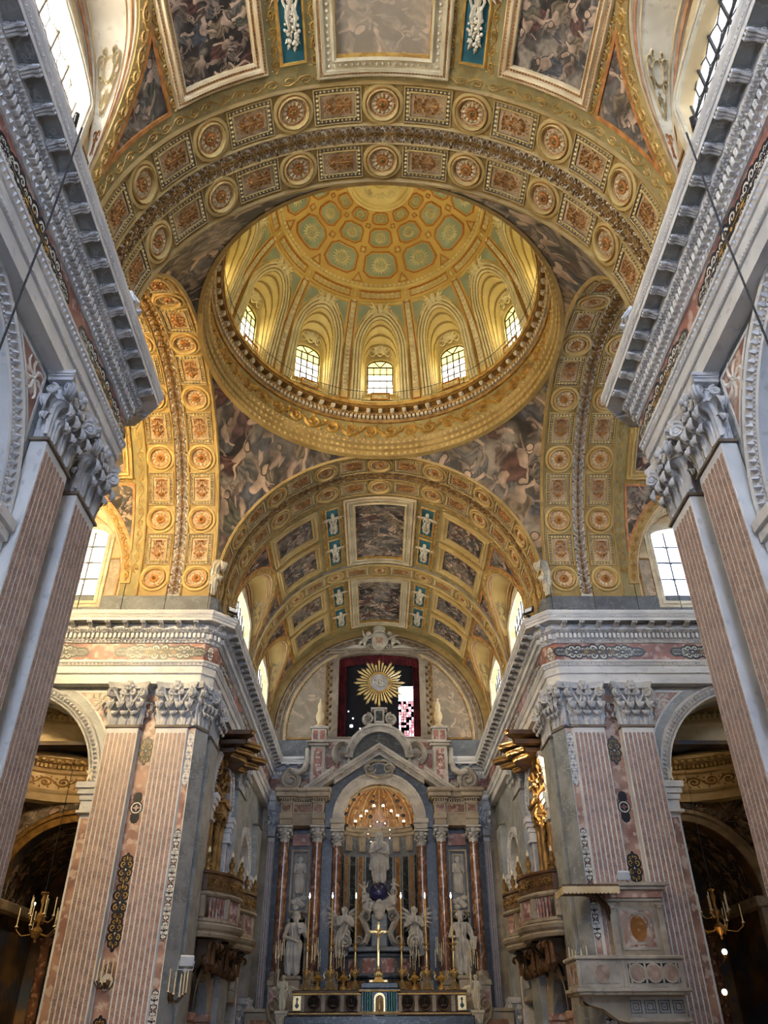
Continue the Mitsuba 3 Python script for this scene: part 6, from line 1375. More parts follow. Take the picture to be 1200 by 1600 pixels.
put('drum', cat(xf(lathe([(2.0, 2.55), (2.0, 2.62), (1.9, 2.66), (1.9, 3.40), (2.02, 3.44), (2.06, 3.56), (1.96, 3.6), (.1, 3.62)], 32, 180, 360, 1, .55), M4())), 'dark_grey_marble', ped, TR(0, 45.9), 30)
for q in range(6): put('drum_panel', lathe([(1.93, 2.72), (1.93, 3.36)], 5, 186+29*q, 206+29*q, 1, .55), 'red_inlay', ped, TR(0, 45.88))
put('lower_drum', lathe([(2.1, 1.5), (2.1, 2.45), (2.2, 2.5), (2.2, 2.58), (1.9, 2.6)], 32, 180, 360, 1, .6), 'green_black', ped, TR(0, 45.8), 30)
for q in range(5): put('alabaster_panel', lathe([(2.13, 1.6), (2.13, 2.36)], 6, 187+34*q, 217+34*q, 1, .6), 'alabaster', ped, TR(0, 45.78))
for s, nm in ((-1, 'left'), (1, 'right')):
    P_ = robed(2.3, -90+s*-25, arms=(((-1.1, -.4, 4.6), (-.2, -1.1, 5.0)), ((1.1, -.4, 4.6), (.2, -1.1, 5.1))), lean=(-s*.12, -.1), spread=1.3)
    a_ = statue('angel_statue', f'marble angel kneeling in prayer on the {nm} of the Madonna pedestal', P_, TR(s*1.95, 45.25, 3.45) @ SC(1.2, 1.05, 1), seed=7+s, folds=.04)
    for q in (-1, 1): put('wing', wing_mesh(.85, q), 'statue_stone', a_, TR(s*1.95+q*.12, 45.55, 5.0) @ RZ(q*25) @ FR((0, 0, 0), (1, 0, 0), (0, 0, 1), (0, -1, 0)) @ RZ(q*20))
    t_ = statue('angel_statue', f'small white angel holding up a torch at the {nm} end of the altar', robed(1.42, -90-s*10, spread=.8, arms=(((-1.1, -.3, 4.7), (-.9, -.9, 5.9)), ((1.1, -.2, 4.5), (.7, -.9, 4.1)))), TR(s*4.5, 42.2, 1.08), matr='stucco', edge=.045, seed=s+3, folds=.018)
    for q in (-1, 1): put('wing', wing_mesh(.55, q), 'stucco', t_, TR(s*4.5+q*.07, 42.34, 2.0) @ RZ(q*35) @ FR((0, 0, 0), (1, 0, 0), (0, 0, 1), (0, -1, 0)) @ RZ(q*-35))
    one('torch', lathe([(.03, 0), (.045, .5), (.09, .62), (.11, .66), (.02, .67)], 10), 'stucco', f'white torch raised by the {nm} altar angel', 'torch', M=TR(s*4.5-.24, 42.0, 2.05))
    one('bracket', cat(bev(-.32, .32, -.3, .3, .94, 1.08, .03), hull([(x, y, .94) for x in (-.27, .27) for y in (-.25, .25)]+[(x, y, .1) for x in (-.08, .08) for y in (-.05, .25)]), ico((.12, .1, .16), 2, (0, -.22, .65))), 'stucco', f'carved white bracket carrying the {nm} torch angel', 'bracket', M=TR(s*4.5, 42.2))
# ------------------------------------------------------------------ high altar
alt = thing('altar', 'long marble altar with bust medallions and gilded edges below the candlesticks', 'altar')
put('mensa', cat(*[bev(*sorted((s_*.96, s_*4.05)), 42.0, 43.2, 1.76, 1.87, .02) for s_ in (-1, 1)], *[bev(*sorted((s_*.96, s_*3.95)), 42.1, 43.2, 1.02, 1.76, .02) for s_ in (-1, 1)], bev(-4.15, 4.15, 41.9, 43.2, .86, 1.02, .03)), 'dark_bronze', alt)
put('gilt_edge', cat(bx(-4.06, -.85, 41.985, 42.0, 1.68, 1.76), bx(.85, 4.06, 41.985, 42.0, 1.68, 1.76), bx(-4.16, 4.16, 41.885, 41.9, .93, .98)), 'gilt', alt)
put('lower_step', cat(bev(-4.3, 4.3, 41.5, 43.2, -.1, .86, .03), bev(-4.6, 4.6, 41.0, 43.2, -E, -.1, .03)), 'green_black', alt); put('step_edge', bx(-4.31, 4.31, 41.47, 41.5, .32, .38), 'gilt_dark', alt)
for x in (-3.05, -2.15, -1.3, 1.3, 2.1, 2.95):
    m_ = put('bust_medallion', xf(lathe([(.001, .01), (.24, .01), (.25, .05), (.29, .06), (.31, .0)], 24), FR((x, 42.09, 1.38), (1, 0, 0), (0, 0, 1.12), (0, -1, 0))), 'dark_bronze', alt)
    put('ground', xf(lathe([(.001, .015), (.245, .015)], 24), FR((x, 42.09, 1.38), (1, 0, 0), (0, 0, 1.12), (0, -1, 0))), 'dark_cloth', m_); put('ring', xf(lathe([(.262, .045), (.275, .07), (.288, .05)], 24), FR((x, 42.09, 1.38), (1, 0, 0), (0, 0, 1.12), (0, -1, 0))), 'gilt_dark', m_)
    put('bust', xf(skin(head_parts((0, 0, .08), .085, -80, beard=.5)+[bone((0, .02, -.05), .06, (0, .02, 0), .06), bone((-.1, .02, -.13), .06, (.1, .02, -.13), .06)], .03, 3), TR(x, 42.06, 1.38)), 'dark_bronze', m_, smooth=True)
for x in (-3.55, -2.6, -1.72, -.95, .95, 1.7, 2.52, 3.4): put('small_pilaster', bev(x-.09, x+.09, 42.05, 42.12, 1.02, 1.68, .01), 'tan_stone', alt)
for s in (-1, 1):
    g = put('gilt_panel', bev(s*3.8-.2, s*3.8+.2, 42.05, 42.12, 1.06, 1.66, .015), 'altar_gold', alt); put('vase_inlay', xz((lambda m: m)(prism(affinity.translate(unary_union([affinity.scale(Point(0, 0).buffer(.09), 1, 1), sbox(-.03, -.1, .03, .3), Point(0, .26).buffer(.06)]), s*3.8, 1.26), -.01, 0)), 42.045), 'green_black', g)
tb = thing('tabernacle', 'tabernacle with gilded door between green malachite columns', 'tabernacle')
put('body', cat(bev(-.85, .85, 41.95, 43.2, 1.0, 1.8, .02), bev(-.95, .95, 41.85, 43.2, 1.8, 1.92, .02), bev(-.88, .88, 41.95, 43.2, 1.92, 2.18, .04), bev(-1.0, 1.0, 41.85, 43.2, .15, .3, .02), bev(-.86, .86, 41.93, 43.2, .3, 1.0, .02)), 'green_black', tb)
put('cornice', bx(-.96, .96, 41.83, 41.86, 1.80, 1.87), 'gilt', tb); put('sill', bx(-.96, .96, 41.83, 41.95, .98, 1.03), 'gilt', tb)
for x in (-.66, -.44, .44, .66): put('malachite_column', lathe([(.085, 1.02), (.085, 1.8)], 14), 'malachite', tb, TR(x, 41.9))
put('door_arch', xz(prism(sbox(-.26, 1.03, .26, 1.5).union(Point(0, 1.5).buffer(.26)).difference(sbox(-.18, 1.0, .18, 1.48).union(Point(0, 1.48).buffer(.18))), -.05, 0), 41.93), 'altar_gold', tb)
put('door', bx(-.18, .18, 41.90, 41.93, 1.04, 1.6), 'gilt_dark', tb); put('door_figure', skin([bone((0, 0, 1.1), .06, (0, 0, 1.35), .05), sph((0, 0, 1.45), .05), bone((0, -.02, 1.5), .02, (0, -.02, 1.62), .02)], .03, 3), 'altar_gold', tb, TR(0, 41.86), True)
put('base_panel', cat(bx(-.8, -.2, 41.91, 41.93, .42, .9), bx(.2, .8, 41.91, 41.93, .42, .9)), 'column_red', tb)
for s in (-1, 1): put('volute_wing', (lambda m: (np.c_[m[0][:, 0], 42.3-m[0][:, 2], m[0][:, 1]], m[1]))(cat(ribbon(spiral(s*4.9, 1.3, .32, .06, 1.57, s*1.5, 20), .16, .2), ribbon(np.array([(s*4.2, .5), (s*4.7, .4), (s*5.1, .8), (s*5.2, 1.2)]), .2, .2))), 'tan_stone', alt)
for s in (-1, 1):
    bl = struct('altar_wing', f'grey marble wall panel beside the altar, {"left" if s < 0 else "right"}', 'panel')
    put('slab', cat(bev(*sorted((s*4.0, s*6.4)), 43.6, 45.3, -E, 1.05, .03), bev(*sorted((s*4.0, s*6.45)), 43.5, 45.3, 1.05, 1.2, .03)), 'tan_stone', bl); put('inlay', bx(*sorted((s*5.0, s*6.1)), 43.585, 43.6, -.8, .75), 'alabaster', bl)
# candlesticks
CS = PL(lathe([(.10, .0), (.10, .10), (.04, .18), (.07, .26), (.03, .33), (.08, .42), (.14, .55), (.15, .63), (.09, .72), (.05, .78), (.09, .84), (.05, .90), (.06, 1.0), (.075, 1.25), (.05, 1.4), (.04, 1.5), (.10, 1.54), (.12, 1.60), (.06, 1.64), (.06, 1.72), (.20, 1.80), (.21, 1.83), (.05, 1.84)], 20), 'altar_gold', 35)
_ft = [hull([(0, 0, .48), (.04, .04, .46), (-.04, .04, .46)]+[(.30*math.cos(a), .30*math.sin(a), .05) for a in (-1.57, .52, 2.62)]+[(.16*math.cos(a), .16*math.sin(a), .02) for a in (-.52, 1.57, 3.66)])]
_ft += [ico((.07, .07, .05), 1, (.31*math.cos(a), .31*math.sin(a), .05)) for a in (-1.57, .52, 2.62)]+[leafpoly(.0, -.0, a, .2, .1, .1, .2) for a in (-1.57, .52, 2.62)]
CSF = PL(cat(*_ft), 'altar_gold'); CSL = PL(cat(*[ico((.05, .05, .09), 1, (.13*math.cos(a), .13*math.sin(a), .62)) for a in np.arange(6)*1.047], *[tube([(.1*math.cos(a), .1*math.sin(a), .66), (.19*math.cos(a), .19*math.sin(a), .72), (.17*math.cos(a), .17*math.sin(a), .8)], .02, 5) for a in np.arange(4)*1.57]), 'gilt')
CANDLE = PL(lathe([(.04, 1.84), (.036, 3.86), (.02, 3.88), (.001, 3.88)], 12), 'wax_yellow', 40); FLAME = PL(lathe([(.001, 3.90), (.035, 3.96), (.04, 4.02), (.022, 4.1), (.001, 4.18)], 10), 'bulb', True)
CN = ('first from the left', 'second from the left', 'third from the left, beside the cross', 'third from the right, beside the cross', 'second from the right', 'first from the right')
for i, x in enumerate((-3.47, -2.33, -1.16, 1.06, 2.26, 3.55)):
    M = TR(x, 42.55, 1.87); c = thing('candlestick', f'tall gilded altar candlestick with a burning candle, {CN[i]}', 'candlestick', 'tall candlesticks on the altar')
    put('stem', CS, parent=c, M=M @ TR(0, 0, .1)); put('foot', CSF, parent=c, M=M); put('leaf_collar', CSL, parent=c, M=M @ TR(0, 0, .1))
    q = put('candle', CANDLE, parent=c, M=M); put('flame', FLAME, parent=q, M=M, emit=(60, 44, 22))
VB = PL(cat(lathe([(.17, .0), (.17, .12), (.12, .16), (.05, .2), (.045, .3), (.08, .36), (.2, .46), (.22, .52), (.1, .6), (.05, .66), (.10, .72), (.001, .76)], 18)), 'gilt', 35)
VA = PL(cat(*[tube([(s*.1, y, .44), (s*.24, y*1.6, .42), (s*.33, y*2, .52), (s*.27, y*2, .62), (s*.35, y*2, .70)], [.03, .03, .028, .025, .03], 6) for s in (-1, 1) for y in (-.07, .07)], *[ico((.05, .05, .04), 1, (s*.34, y, .72)) for s in (-1, 1) for y in (-.14, .14)], *[leafpoly(s*.15, -.1, s*.8, .2, .08, .05, .0) for s in (-1, 1)]), 'altar_gold')
for i, x in enumerate((-2.92, -1.70, 1.66, 2.92)):
    M = TR(x, 42.5, 1.87); c = thing('altar_vase', f'small gilded vase with curling handles on the altar, {("leftmost", "left of the tabernacle", "right of the tabernacle", "rightmost")[i]}', 'vase', 'gilded vases between the candlesticks')
    put('bowl', VB, parent=c, M=M); put('handles', VA, parent=c, M=M)
cr = thing('altar_cross', 'gilded altar crucifix on an ornate foot above the tabernacle', 'crucifix')
M = TR(-.05, 42.5, 2.18)
put('shaft', cat(bev(-.055, .055, -.03, .03, .6, 2.45, .01), bev(-.36, .36, -.03, .03, 2.06, 2.17, .01), *[ico((.08, .04, .08), 1, c) for c in ((-.38, 0, 2.115), (.38, 0, 2.115), (0, 0, 2.48))], *[leafpoly(0, 0, .785+1.57*i, .25, .1, .05) for i in range(0)]), 'bright_gold', cr, M)
put('rays', (lambda m: (np.c_[m[0][:, 0], -m[0][:, 2]-.03, m[0][:, 1]+2.115], m[1]))(cat(*[leafpoly(0, 0, .785+1.57*i+d, .26, .08, .03) for i in range(4) for d in (-.25, 0, .25)])), 'altar_gold', cr, M)
put('corpus', skin([bone((0, -.06, 1.75), .035, (0, -.06, 2.0), .05), sph((0, -.08, 2.12), .04), bone((0, -.06, 2.02), .025, (-.26, -.05, 2.12), .02), bone((0, -.06, 2.02), .025, (.26, -.05, 2.12), .02), bone((0, -.06, 1.75), .035, (.03, -.07, 1.5), .03), bone((.03, -.07, 1.5), .03, (0, -.06, 1.3), .02)], .025, 3), 'altar_gold', cr, M, True)
put('foot', cat(hull([(x, y, 0) for x in (-.3, .3) for y in (-.2, .2)]+[(x, y, .25) for x in (-.12, .12) for y in (-.1, .1)]), lathe([(.14, .25), (.18, .35), (.1, .45), (.13, .55), (.06, .62), (.06, .7)], 14), *[ico((.07, .06, .1), 1, (.17*math.cos(a), .14*math.sin(a), .3)) for a in np.arange(8)*.785], *[bev(s*.33-.11, s*.33+.11, -.12, .1, 0, .12, .02) for s in (-1, 1)]), 'altar_gold', cr, M)
# bunches of thin white candles behind the altar
_r = random.Random(5)
for i, (x, lab) in enumerate(((-4.95, 'in front of the left apostle statue'), (-3.15, 'before the second red column from the left'), (-1.95, 'before the third red column from the left'), (1.75, 'before the third red column from the right'), (3.0, 'before the second red column from the right'), (4.65, 'in front of the right apostle statue'))):
    c = thing('candelabrum', f'candelabrum with a bunch of thin white candles {lab}', 'candelabrum', 'candelabra behind the altar')
    M = TR(x, 44.1, 0)
    put('stem', lathe([(.2, 1.6-3.2), (.05, -1.4), (.04, 2.2), (.07, 2.3), (.03, 2.6)], 10), 'dark_bronze', c, M)
    for j in range(8):
        a = j*2.39; r_ = .08+.035*j; z = 2.75+_r.uniform(0, .75); p = (r_*math.cos(a), r_*math.sin(a)*.6)
        put('arm', tube([(0, 0, 2.2), (p[0]*.8, p[1]*.8, 2.25), (*p, z-.05)], .012, 4), 'dark_bronze', c, M)
        put('candle', lathe([(.018, z), (.016, z+.75), (.001, z+.77)], 7), 'wax', c, M @ TR(*p))
# star crown and lamps in the niche
sc = thing('star_crown', 'ring of little lights round the head of the Madonna', 'crown'); RS = .62
put('hoop', tube([(RS*math.cos(a), 0, RS*math.sin(a)) for a in np.linspace(-.75, math.pi+.75, 30)], .012, 4), 'gilt_dark', sc, TR(0, 45.15, 9.35))
for j in range(14): a = -.75+(math.pi+1.5)*j/13; put('light', ico(.03, 1), 'bulb', sc, TR(RS*math.cos(a), 45.12, 9.35+RS*math.sin(a)), emit=(8, 6.2, 3.4)) if j % 2 else put('light', ico(.03, 1), 'bulb', sc, TR(RS*math.cos(a), 45.12, 9.35+RS*math.sin(a)))
LAMPS = ((-1.32, 9.95), (-1.02, 10.22), (-.72, 10.48), (-.3, 10.78), (.22, 10.78), (.66, 10.5), (1.02, 10.25), (1.36, 9.95))
for i, (x, z) in enumerate(LAMPS):
    l_ = thing('oil_lamp', f'small lit lamp hanging in the altar niche, {("first", "second", "third", "fourth", "fifth", "sixth", "seventh", "last")[i]} of the arc from the left', 'lamp', 'arc of lamps in the altar niche')
    M = TR(x, 44.95, z)
    put('bulb', ico(.075, 2), 'bulb', l_, M, emit=(26, 21, 13)); put('cup', lathe([(.001, -.3), (.05, -.26), (.03, -.2), (.10, -.1), (.11, -.06), (.02, -.06)], 12), 'gilt_dark', l_, M); put('arm', tube([(0, 0, -.2), (0, .25, -.32), (0, .9, -.2)], .015, 4), 'gilt_dark', l_, M)
# ------------------------------------------------------------------ organ balconies, canopies and chancel side doors
for s, nm in ((-1, 'left'), (1, 'right')):
    A = FR((s*6.82, OC+.9, 0), (0, -s, 0) if s < 0 else (0, -1, 0), (-s, 0, 0), (0, 0, 1))     # x along the wall, y into the church
    A = FR((s*6.82, 35.4, 0), (0, 1, 0), (-s, 0, 0), (0, 0, 1))
    bal = thing('organ_balcony', f'curved wooden and marble choir balcony on the {nm} chancel wall with turned red balusters', 'balcony')
    xs = np.linspace(-4.1, 4.1, 33)
    yb = 1.15+.22*np.cos(xs/4.1*np.pi*2)*-1*(np.abs(xs) < 9)-.5*np.clip((np.abs(xs)-3.0)/1.1, 0, 1)**2
    path = [(-4.1, 0)]+list(zip(xs, yb))+[(4.1, 0)]
    plan = Polygon(path)
    sw = lambda prof, m, n, d=-1: put(n, sweep(path, prof, d), m, bal, A)
    sw([(-.3, 3.05), (0, 3.05), (.06, 3.15), (.04, 3.22), (.16, 3.30), (.22, 3.42), (.16, 3.48), (.0, 3.52), (-.3, 3.52)], 'tan_stone', 'lower_cornice')
    sw([(-.1, 3.52), (-.02, 3.55), (-.02, 3.66), (-.14, 3.68)], 'tan_stone', 'rail_base'); sw([(-.14, 4.34), (.04, 4.36), (.1, 4.42), (.1, 4.5), (-.02, 4.54), (-.14, 4.54)], 'tan_stone', 'handrail')
    sw([(-.06, 4.54), (-.02, 4.56), (-.02, 5.1), (.05, 5.14), (.05, 5.22), (-.08, 5.24)], 'wood', 'carved_screen')
    put('floor', prism(plan.buffer(-.05), 3.1, 3.5), 'wood', bal, A)
    put('screen_carving', (lambda m: m)(cat(*[xf(vine_wave(L_, .4, .5, .05), FR(((p[0]+q[0])/2, (p[1]+q[1])/2+.02, 4.83), (-(q[0]-p[0])/L_, -(q[1]-p[1])/L_, 0), (0, 0, 1), ((q[1]-p[1])/L_*-1, (q[0]-p[0])/L_, 0))) for p, q, L_ in [(path[i], path[i+4], math.dist(path[i], path[i+4])) for i in range(1, 33, 4)]])), 'organ_gilt', bal, A)
    blu = PL(lathe([(.05, 3.66), (.055, 3.72), (.03, 3.78), (.06, 3.9), (.045, 4.0), (.03, 4.04), (.055, 4.14), (.03, 4.24), (.05, 4.34)], 8), 'red_inlay', 35)
    for i in range(1, 34):
        x, y = path[i]
        if i % 8 == 1 or i % 8 == 5: put('pedestal', bev(x-.16, x+.16, y-.2, y+.0, 3.66, 4.36, .02), 'tan_stone', bal, A); 
        else:
            put('baluster', blu, parent=bal, M=A @ TR(x, y-.08))
            if i < 33: put('baluster', blu, parent=bal, M=A @ TR((x+path[i+1][0])/2, (y+path[i+1][1])/2-.08)) if (i % 8) not in (0, 4) else None
    for i in range(1, 34, 4):
        x, y = path[i]; f_ = put('finial', lathe([(.12, 5.22), (.13, 5.3), (.05, 5.36), (.11, 5.5), (.12, 5.6), (.05, 5.7), (.07, 5.76), (.03, 5.84)], 12), 'organ_gilt', bal, A @ TR(x, y-.06)); put('tip', lathe([(.05, 5.84), (.06, 5.92), (.001, 6.08)], 10), 'wax', f_, A @ TR(x, y-.06))
    for x in (-2.9, -1.0, 1.0, 2.9):
        put('bracket', hull([(x-.2, 0, 3.05), (x+.2, 0, 3.05), (x-.2, 1.0, 3.05), (x+.2, 1.0, 3.05), (x-.16, 0, 2.0), (x+.16, 0, 2.0), (x-.16, .35, 2.35), (x+.16, .35, 2.35)]), 'dark_bronze', bal, A)
    put('foliage', cat([xf(acanthus(.5, .9, .2), TR(x, .55+.2*math.cos(x*2), 2.2) @ RZ(180)) for x in np.linspace(-3.6, 3.6, 15)]+[ico((.16, .16, .2), 1, (x, .5, 2.3+.1*math.sin(5*x))) for x in np.linspace(-3.3, 3.3, 18)]), 'wood', bal, A)
    og = thing('organ_case', f'gilded organ case with slender columns and carved foliage in the {nm} organ arch', 'organ case')
    B = FR((s*6.82, OC, 0), (0, 1, 0), (-s, 0, 0), (0, 0, 1))
    put('back', cat(bx(-2.0, 2.0, -.75, -.65, 3.4, 10.1)), 'wood', og, B)
    for x in (-1.65, -.75, .75, 1.65):
        c_ = put('column', lathe([(.2, 3.5), (.2, 4.9), (.13, 5.0), (.16, 5.1), (.13, 5.25), (.14, 5.4), (.115, 7.5), (.12, 7.55)], 14), 'organ_gilt', og, B @ TR(x, -.2), 35)
        put('capital', cat(lathe([(.12, 7.55), (.15, 7.75), (.22, 7.95)], 12), *[xf(acanthus(.16, .36, .2, n=5, nv=8), RZ(60*k_) @ TR(0, -.12, 7.55)) for k_ in range(6)], bx(-.22, .22, -.22, .22, 7.95, 8.03)), 'organ_gilt', c_, B @ TR(x, -.2))
    for x in (-1.2, 1.2): put('cornice', cat(bev(x-.75, x+.75, -.6, .05, 8.03, 8.2, .02), bev(x-.68, x+.68, -.6, -.02, 8.2, 8.5, .02), bev(x-.82, x+.82, -.6, .12, 8.5, 8.68, .03)), 'organ_gilt', og, B)
    for j in range(11):
        x = -1.15+.23*j; put('pipe', lathe([(.02, 5.0), (.075, 5.35), (.075, 7.6+.9*math.cos((j-5)/5*1.3)), (.001, 7.62+.9*math.cos((j-5)/5*1.3))], 10), 'lamp_grey', og, B @ TR(x*.5, -.45))
    _r = random.Random(9)
    put('foliage', cat([xf(acanthus(.35, .6, .25, n=6, nv=8), TR(_r.uniform(-1.7, 1.7), -.1+.15*_r.random(), 8.55+1.1*_r.random()) @ RZ(180) @ RY(_r.uniform(-60, 60))) for _ in range(24)]+[xf(acanthus(.3, .5, .25, n=6, nv=8), TR(_r.choice((-1.2, 1.2, 0))+_r.uniform(-.2, .2), -.25, _r.uniform(5.2, 8)) @ RZ(180) @ RY(_r.uniform(-40, 40))) for _ in range(22)]), 'organ_gilt', og, B)
    put('arch_carving', cat([xf(acanthus(.3, .5, .3, n=6, nv=8), TR(1.75*math.cos(a), -.15, OZ+1.75*math.sin(a)) @ RZ(180) @ RY(math.degrees(a)-90)) for a in np.linspace(.1, 3.04, 13)]), 'organ_gilt', og, B)
    can = thing('organ_canopy', f'wavy brown wooden canopy projecting over the {nm} organ arch', 'canopy')
    for j, (dz, w_, dep) in enumerate(((.0, 1.0, 1.45), (-.3, .86, 1.15), (-.55, .7, .85))):
        yy = np.linspace(-2.3, 2.3, 50)*w_; dd = dep*(.72+.28*np.cos(yy*3.0))
        put('tier', prism(Polygon([(-2.3*w_, 0)]+list(zip(yy, dd))+[(2.3*w_, 0)]), 10.62+dz, 10.80+dz), 'wood', can, B)
        put('edge', sweep(list(zip(yy, dd)), [(0, 10.60+dz), (.05, 10.63+dz), (.05, 10.70+dz), (.09, 10.76+dz), (.07, 10.83+dz), (0, 10.83+dz)], -1), 'organ_gilt', can, B)
    # door with arch below the balcony, relief herm and small doorway beyond
    d_ = struct('door', f'dark doorway with marble jambs under the {nm} choir balcony', 'door')
    put('leaf', bx(-1.2, 1.2, -.85, -.78, -E, .9), 'wood_red', d_, B); put('jamb', cat(bev(-2.0, -1.35, -.6, .08, -E, .55, .02), bev(1.35, 2.0, -.6, .08, -E, .55, .02), bev(-2.1, -1.25, -.6, .16, .55, .8, .03), bev(1.25, 2.1, -.6, .16, .55, .8, .03)), 'breccia', d_, B)
    f = np.linspace(0, math.pi, 21); put('arch', grid(lambda U, V: ((1.35+.3*V)*np.cos(U), .05+.05*V, .8+(1.2+.3*V)*np.sin(U)), f, [0, .5, 1, 1.6]), 'tan_stone', d_, B, True)
    hm = thing('herm_relief', f'marble relief of a draped figure on the {nm} chancel wall beside the choir balcony', 'relief')
    H = FR((s*6.82, 39.75, 0), (0, 1, 0), (-s, 0, 0), (0, 0, 1))
    put('figure', xf(skin(robed(2.2, 90, beard=.5), .07, 4, .03), TR(0, .25, 1.75) @ RZ(180)), 'statue_stone', hm, H, smooth=True); put('slab', bev(-.6, .6, -.02, .12, 1.5, 4.2, .03), 'tan_stone', hm, H); put('cap', bev(-.75, .75, -.02, .5, 4.2, 4.45, .04), 'tan_stone', hm, H); put('base', bev(-.7, .7, -.02, .4, 1.3, 1.5, .04), 'tan_stone', hm, H)
# ------------------------------------------------------------------ pulpit
pp = thing('pulpit', 'grey marble pulpit with tall panelled back at the far right pier', 'pulpit')
g = lambda n, m, *a, b=.02: put(n, bev(*a, b), m, pp)
g('floor', 'tan_stone', 5.75, 9.0, 26.35, 28.0, 1.02, 1.16); g('moulding', 'pulpit_stone', 5.68, 9.06, 26.28, 28.0, 1.10, 1.20); g('moulding', 'pulpit_stone', 5.72, 9.02, 26.32, 28.0, 1.92, 2.03, b=.03)
par = put('parapet', cat(bev(5.8, 8.95, 26.4, 26.52, 1.2, 1.92, .01), bev(5.8, 5.92, 26.4, 28.0, 1.2, 1.92, .01), bev(8.83, 8.95, 26.4, 28.0, 1.2, 1.92, .01)), 'pulpit_stone', pp)
for x0, x1 in ((5.98, 7.05), (7.3, 8.8)):
    w_ = x1-x0; n = 2 if w_ < 1.2 else 4
    put('panel_recess', bx(x0, x1, 26.385, 26.4, 1.32, 1.82), 'inlay_black' if w_ > 1.2 else 'pulpit_stone', par)
    for j in range(3 if n == 4 else 1):
        cx = x0+w_*(j+.5)/(3 if n == 4 else 1)
        put('roundel', xz(affinity_p := prism(affinity.translate(affinity.scale(Point(0, 0).buffer(.24, 3), 1.0, .98), cx, 1.57), -.03, 0), 26.385), 'pulpit_inlay', par); put('roundel_ring', xz(prism(affinity.translate(Point(0, 0).buffer(.26, 3).difference(Point(0, 0).buffer(.22, 3)), cx, 1.57), -.035, 0), 26.385), 'pulpit_stone', par)
    for cx in ((x0+.12, x1-.12) if n == 2 else (x0+w_/3, x0+2*w_/3, x0+.06, x1-.06)): put('rail', bx(cx-.03, cx+.03, 26.37, 26.385, 1.32, 1.82), 'pulpit_stone', par)
g('post', 'pulpit_stone', 7.12, 7.24, 26.36, 26.55, 1.2, 1.92); g('post', 'pulpit_stone', 5.78, 5.9, 26.36, 26.5, 1.2, 1.92)
for j, y in enumerate((26.7, 27.2, 27.7)): put('side_panel', bx(5.785, 5.8, y-.18, y+.18, 1.32, 1.82), 'pulpit_inlay', par)
bk = put('back', bev(7.3, 9.0, 27.55, 28.03, 2.03, 3.95, .01), 'tan_stone', pp)
for x in (7.3, 8.82): put('back_pilaster', bev(x, x+.2, 27.47, 27.6, 2.1, 3.5, .01), 'pulpit_stone', bk); put('back_capital', cat(bev(x-.04, x+.24, 27.43, 27.6, 3.5, 3.58, .01), ico((.1, .06, .07), 1, (x+.1, 27.45, 3.45))), 'pulpit_stone', bk)
put('panel', cat(bx(7.62, 8.68, 27.53, 27.55, 2.3, 3.4)), 'breccia', bk)
_o = octo(.40, .46, .45); put('octagon', xz(prism(affinity.translate(_o, 8.15, 2.86).difference(affinity.translate(_o.buffer(-.07), 8.15, 2.86)), -.03, 0), 27.53), 'pulpit_stone', bk)
put('oval', xz(prism(affinity.translate(affinity.scale(Point(0, 0).buffer(1, 16), .25, .36), 8.15, 2.86), -.02, 0), 27.53), 'alabaster', bk)
put('panel_frame', xz(prism(sbox(7.58, 2.26, 8.72, 3.44).difference(sbox(7.66, 2.34, 8.64, 3.36)), -.03, 0), 27.55), 'pulpit_stone', bk)
for a, b, d in ((3.62, 3.72, .0), (3.72, 3.95, .04), (3.95, 4.05, .14), (4.05, 4.16, .22)): g('back_cornice', 'pulpit_stone' if a != 3.72 else 'breccia', 7.26-d, 9.04+d, 27.5-d, 28.03, a, b)
cn = put('canopy', cat(bev(5.75, 7.5, 26.7, 28.0, 3.93, 4.02, .02), bev(5.83, 7.45, 26.8, 28.0, 3.84, 3.93, .02)), 'wood', pp)
for j in range(14): put('lambrequin', xz(prism(sbox(5.76+.125*j, 3.8, 5.76+.125*(j+1), 3.95).union(Point(5.76+.125*(j+.5), 3.8).buffer(.0625, 6)), 0, .03), 26.69), 'cream', cn)
for j in range(10): put('lambrequin', (lambda m: (np.c_[5.73+m[0][:, 2], m[0][:, 0], m[0][:, 1]], m[1]))(prism(sbox(26.7+.13*j, 3.8, 26.7+.13*(j+1), 3.95).union(Point(26.7+.13*(j+.5), 3.8).buffer(.065, 6)), 0, .03)), 'cream', cn)
put('canopy_bracket', tube([(7.35, 27.6, 3.1), (7.25, 27.5, 3.45), (6.9, 27.4, 3.75), (6.5, 27.4, 3.85)], [.08, .1, .1, .06], 8), 'dark_bronze', cn)
bs = put('base', cat(bev(7.3, 9.0, 26.9, 28.03, -E, 1.02, .02), bev(7.2, 9.08, 26.75, 28.03, .35, .48, .03)), 'pulpit_stone', pp)
for j in range(4):
    x = 7.5+.42*j
    for r_ in (.17, .10): put('square_motif', xz(prism(sbox(x-r_, .75-r_, x+r_, .75+r_).difference(sbox(x-r_+.035, .75-r_+.035, x+r_-.035, .75+r_-.035)), -.02, 0), 26.9), 'dark_grey_marble', bs)
    put('square_heart', bx(x-.04, x+.04, 26.885, 26.9, .71, .79), 'pulpit_inlay', bs)
put('lower_panel', cat(bx(7.5, 8.1, 26.88, 26.9, -1.2, .25), bx(8.25, 8.85, 26.88, 26.9, -1.2, .25)), 'breccia', bs); put('lower_ground', bx(7.42, 8.93, 26.89, 26.9, -1.3, .3), 'column_red', bs)
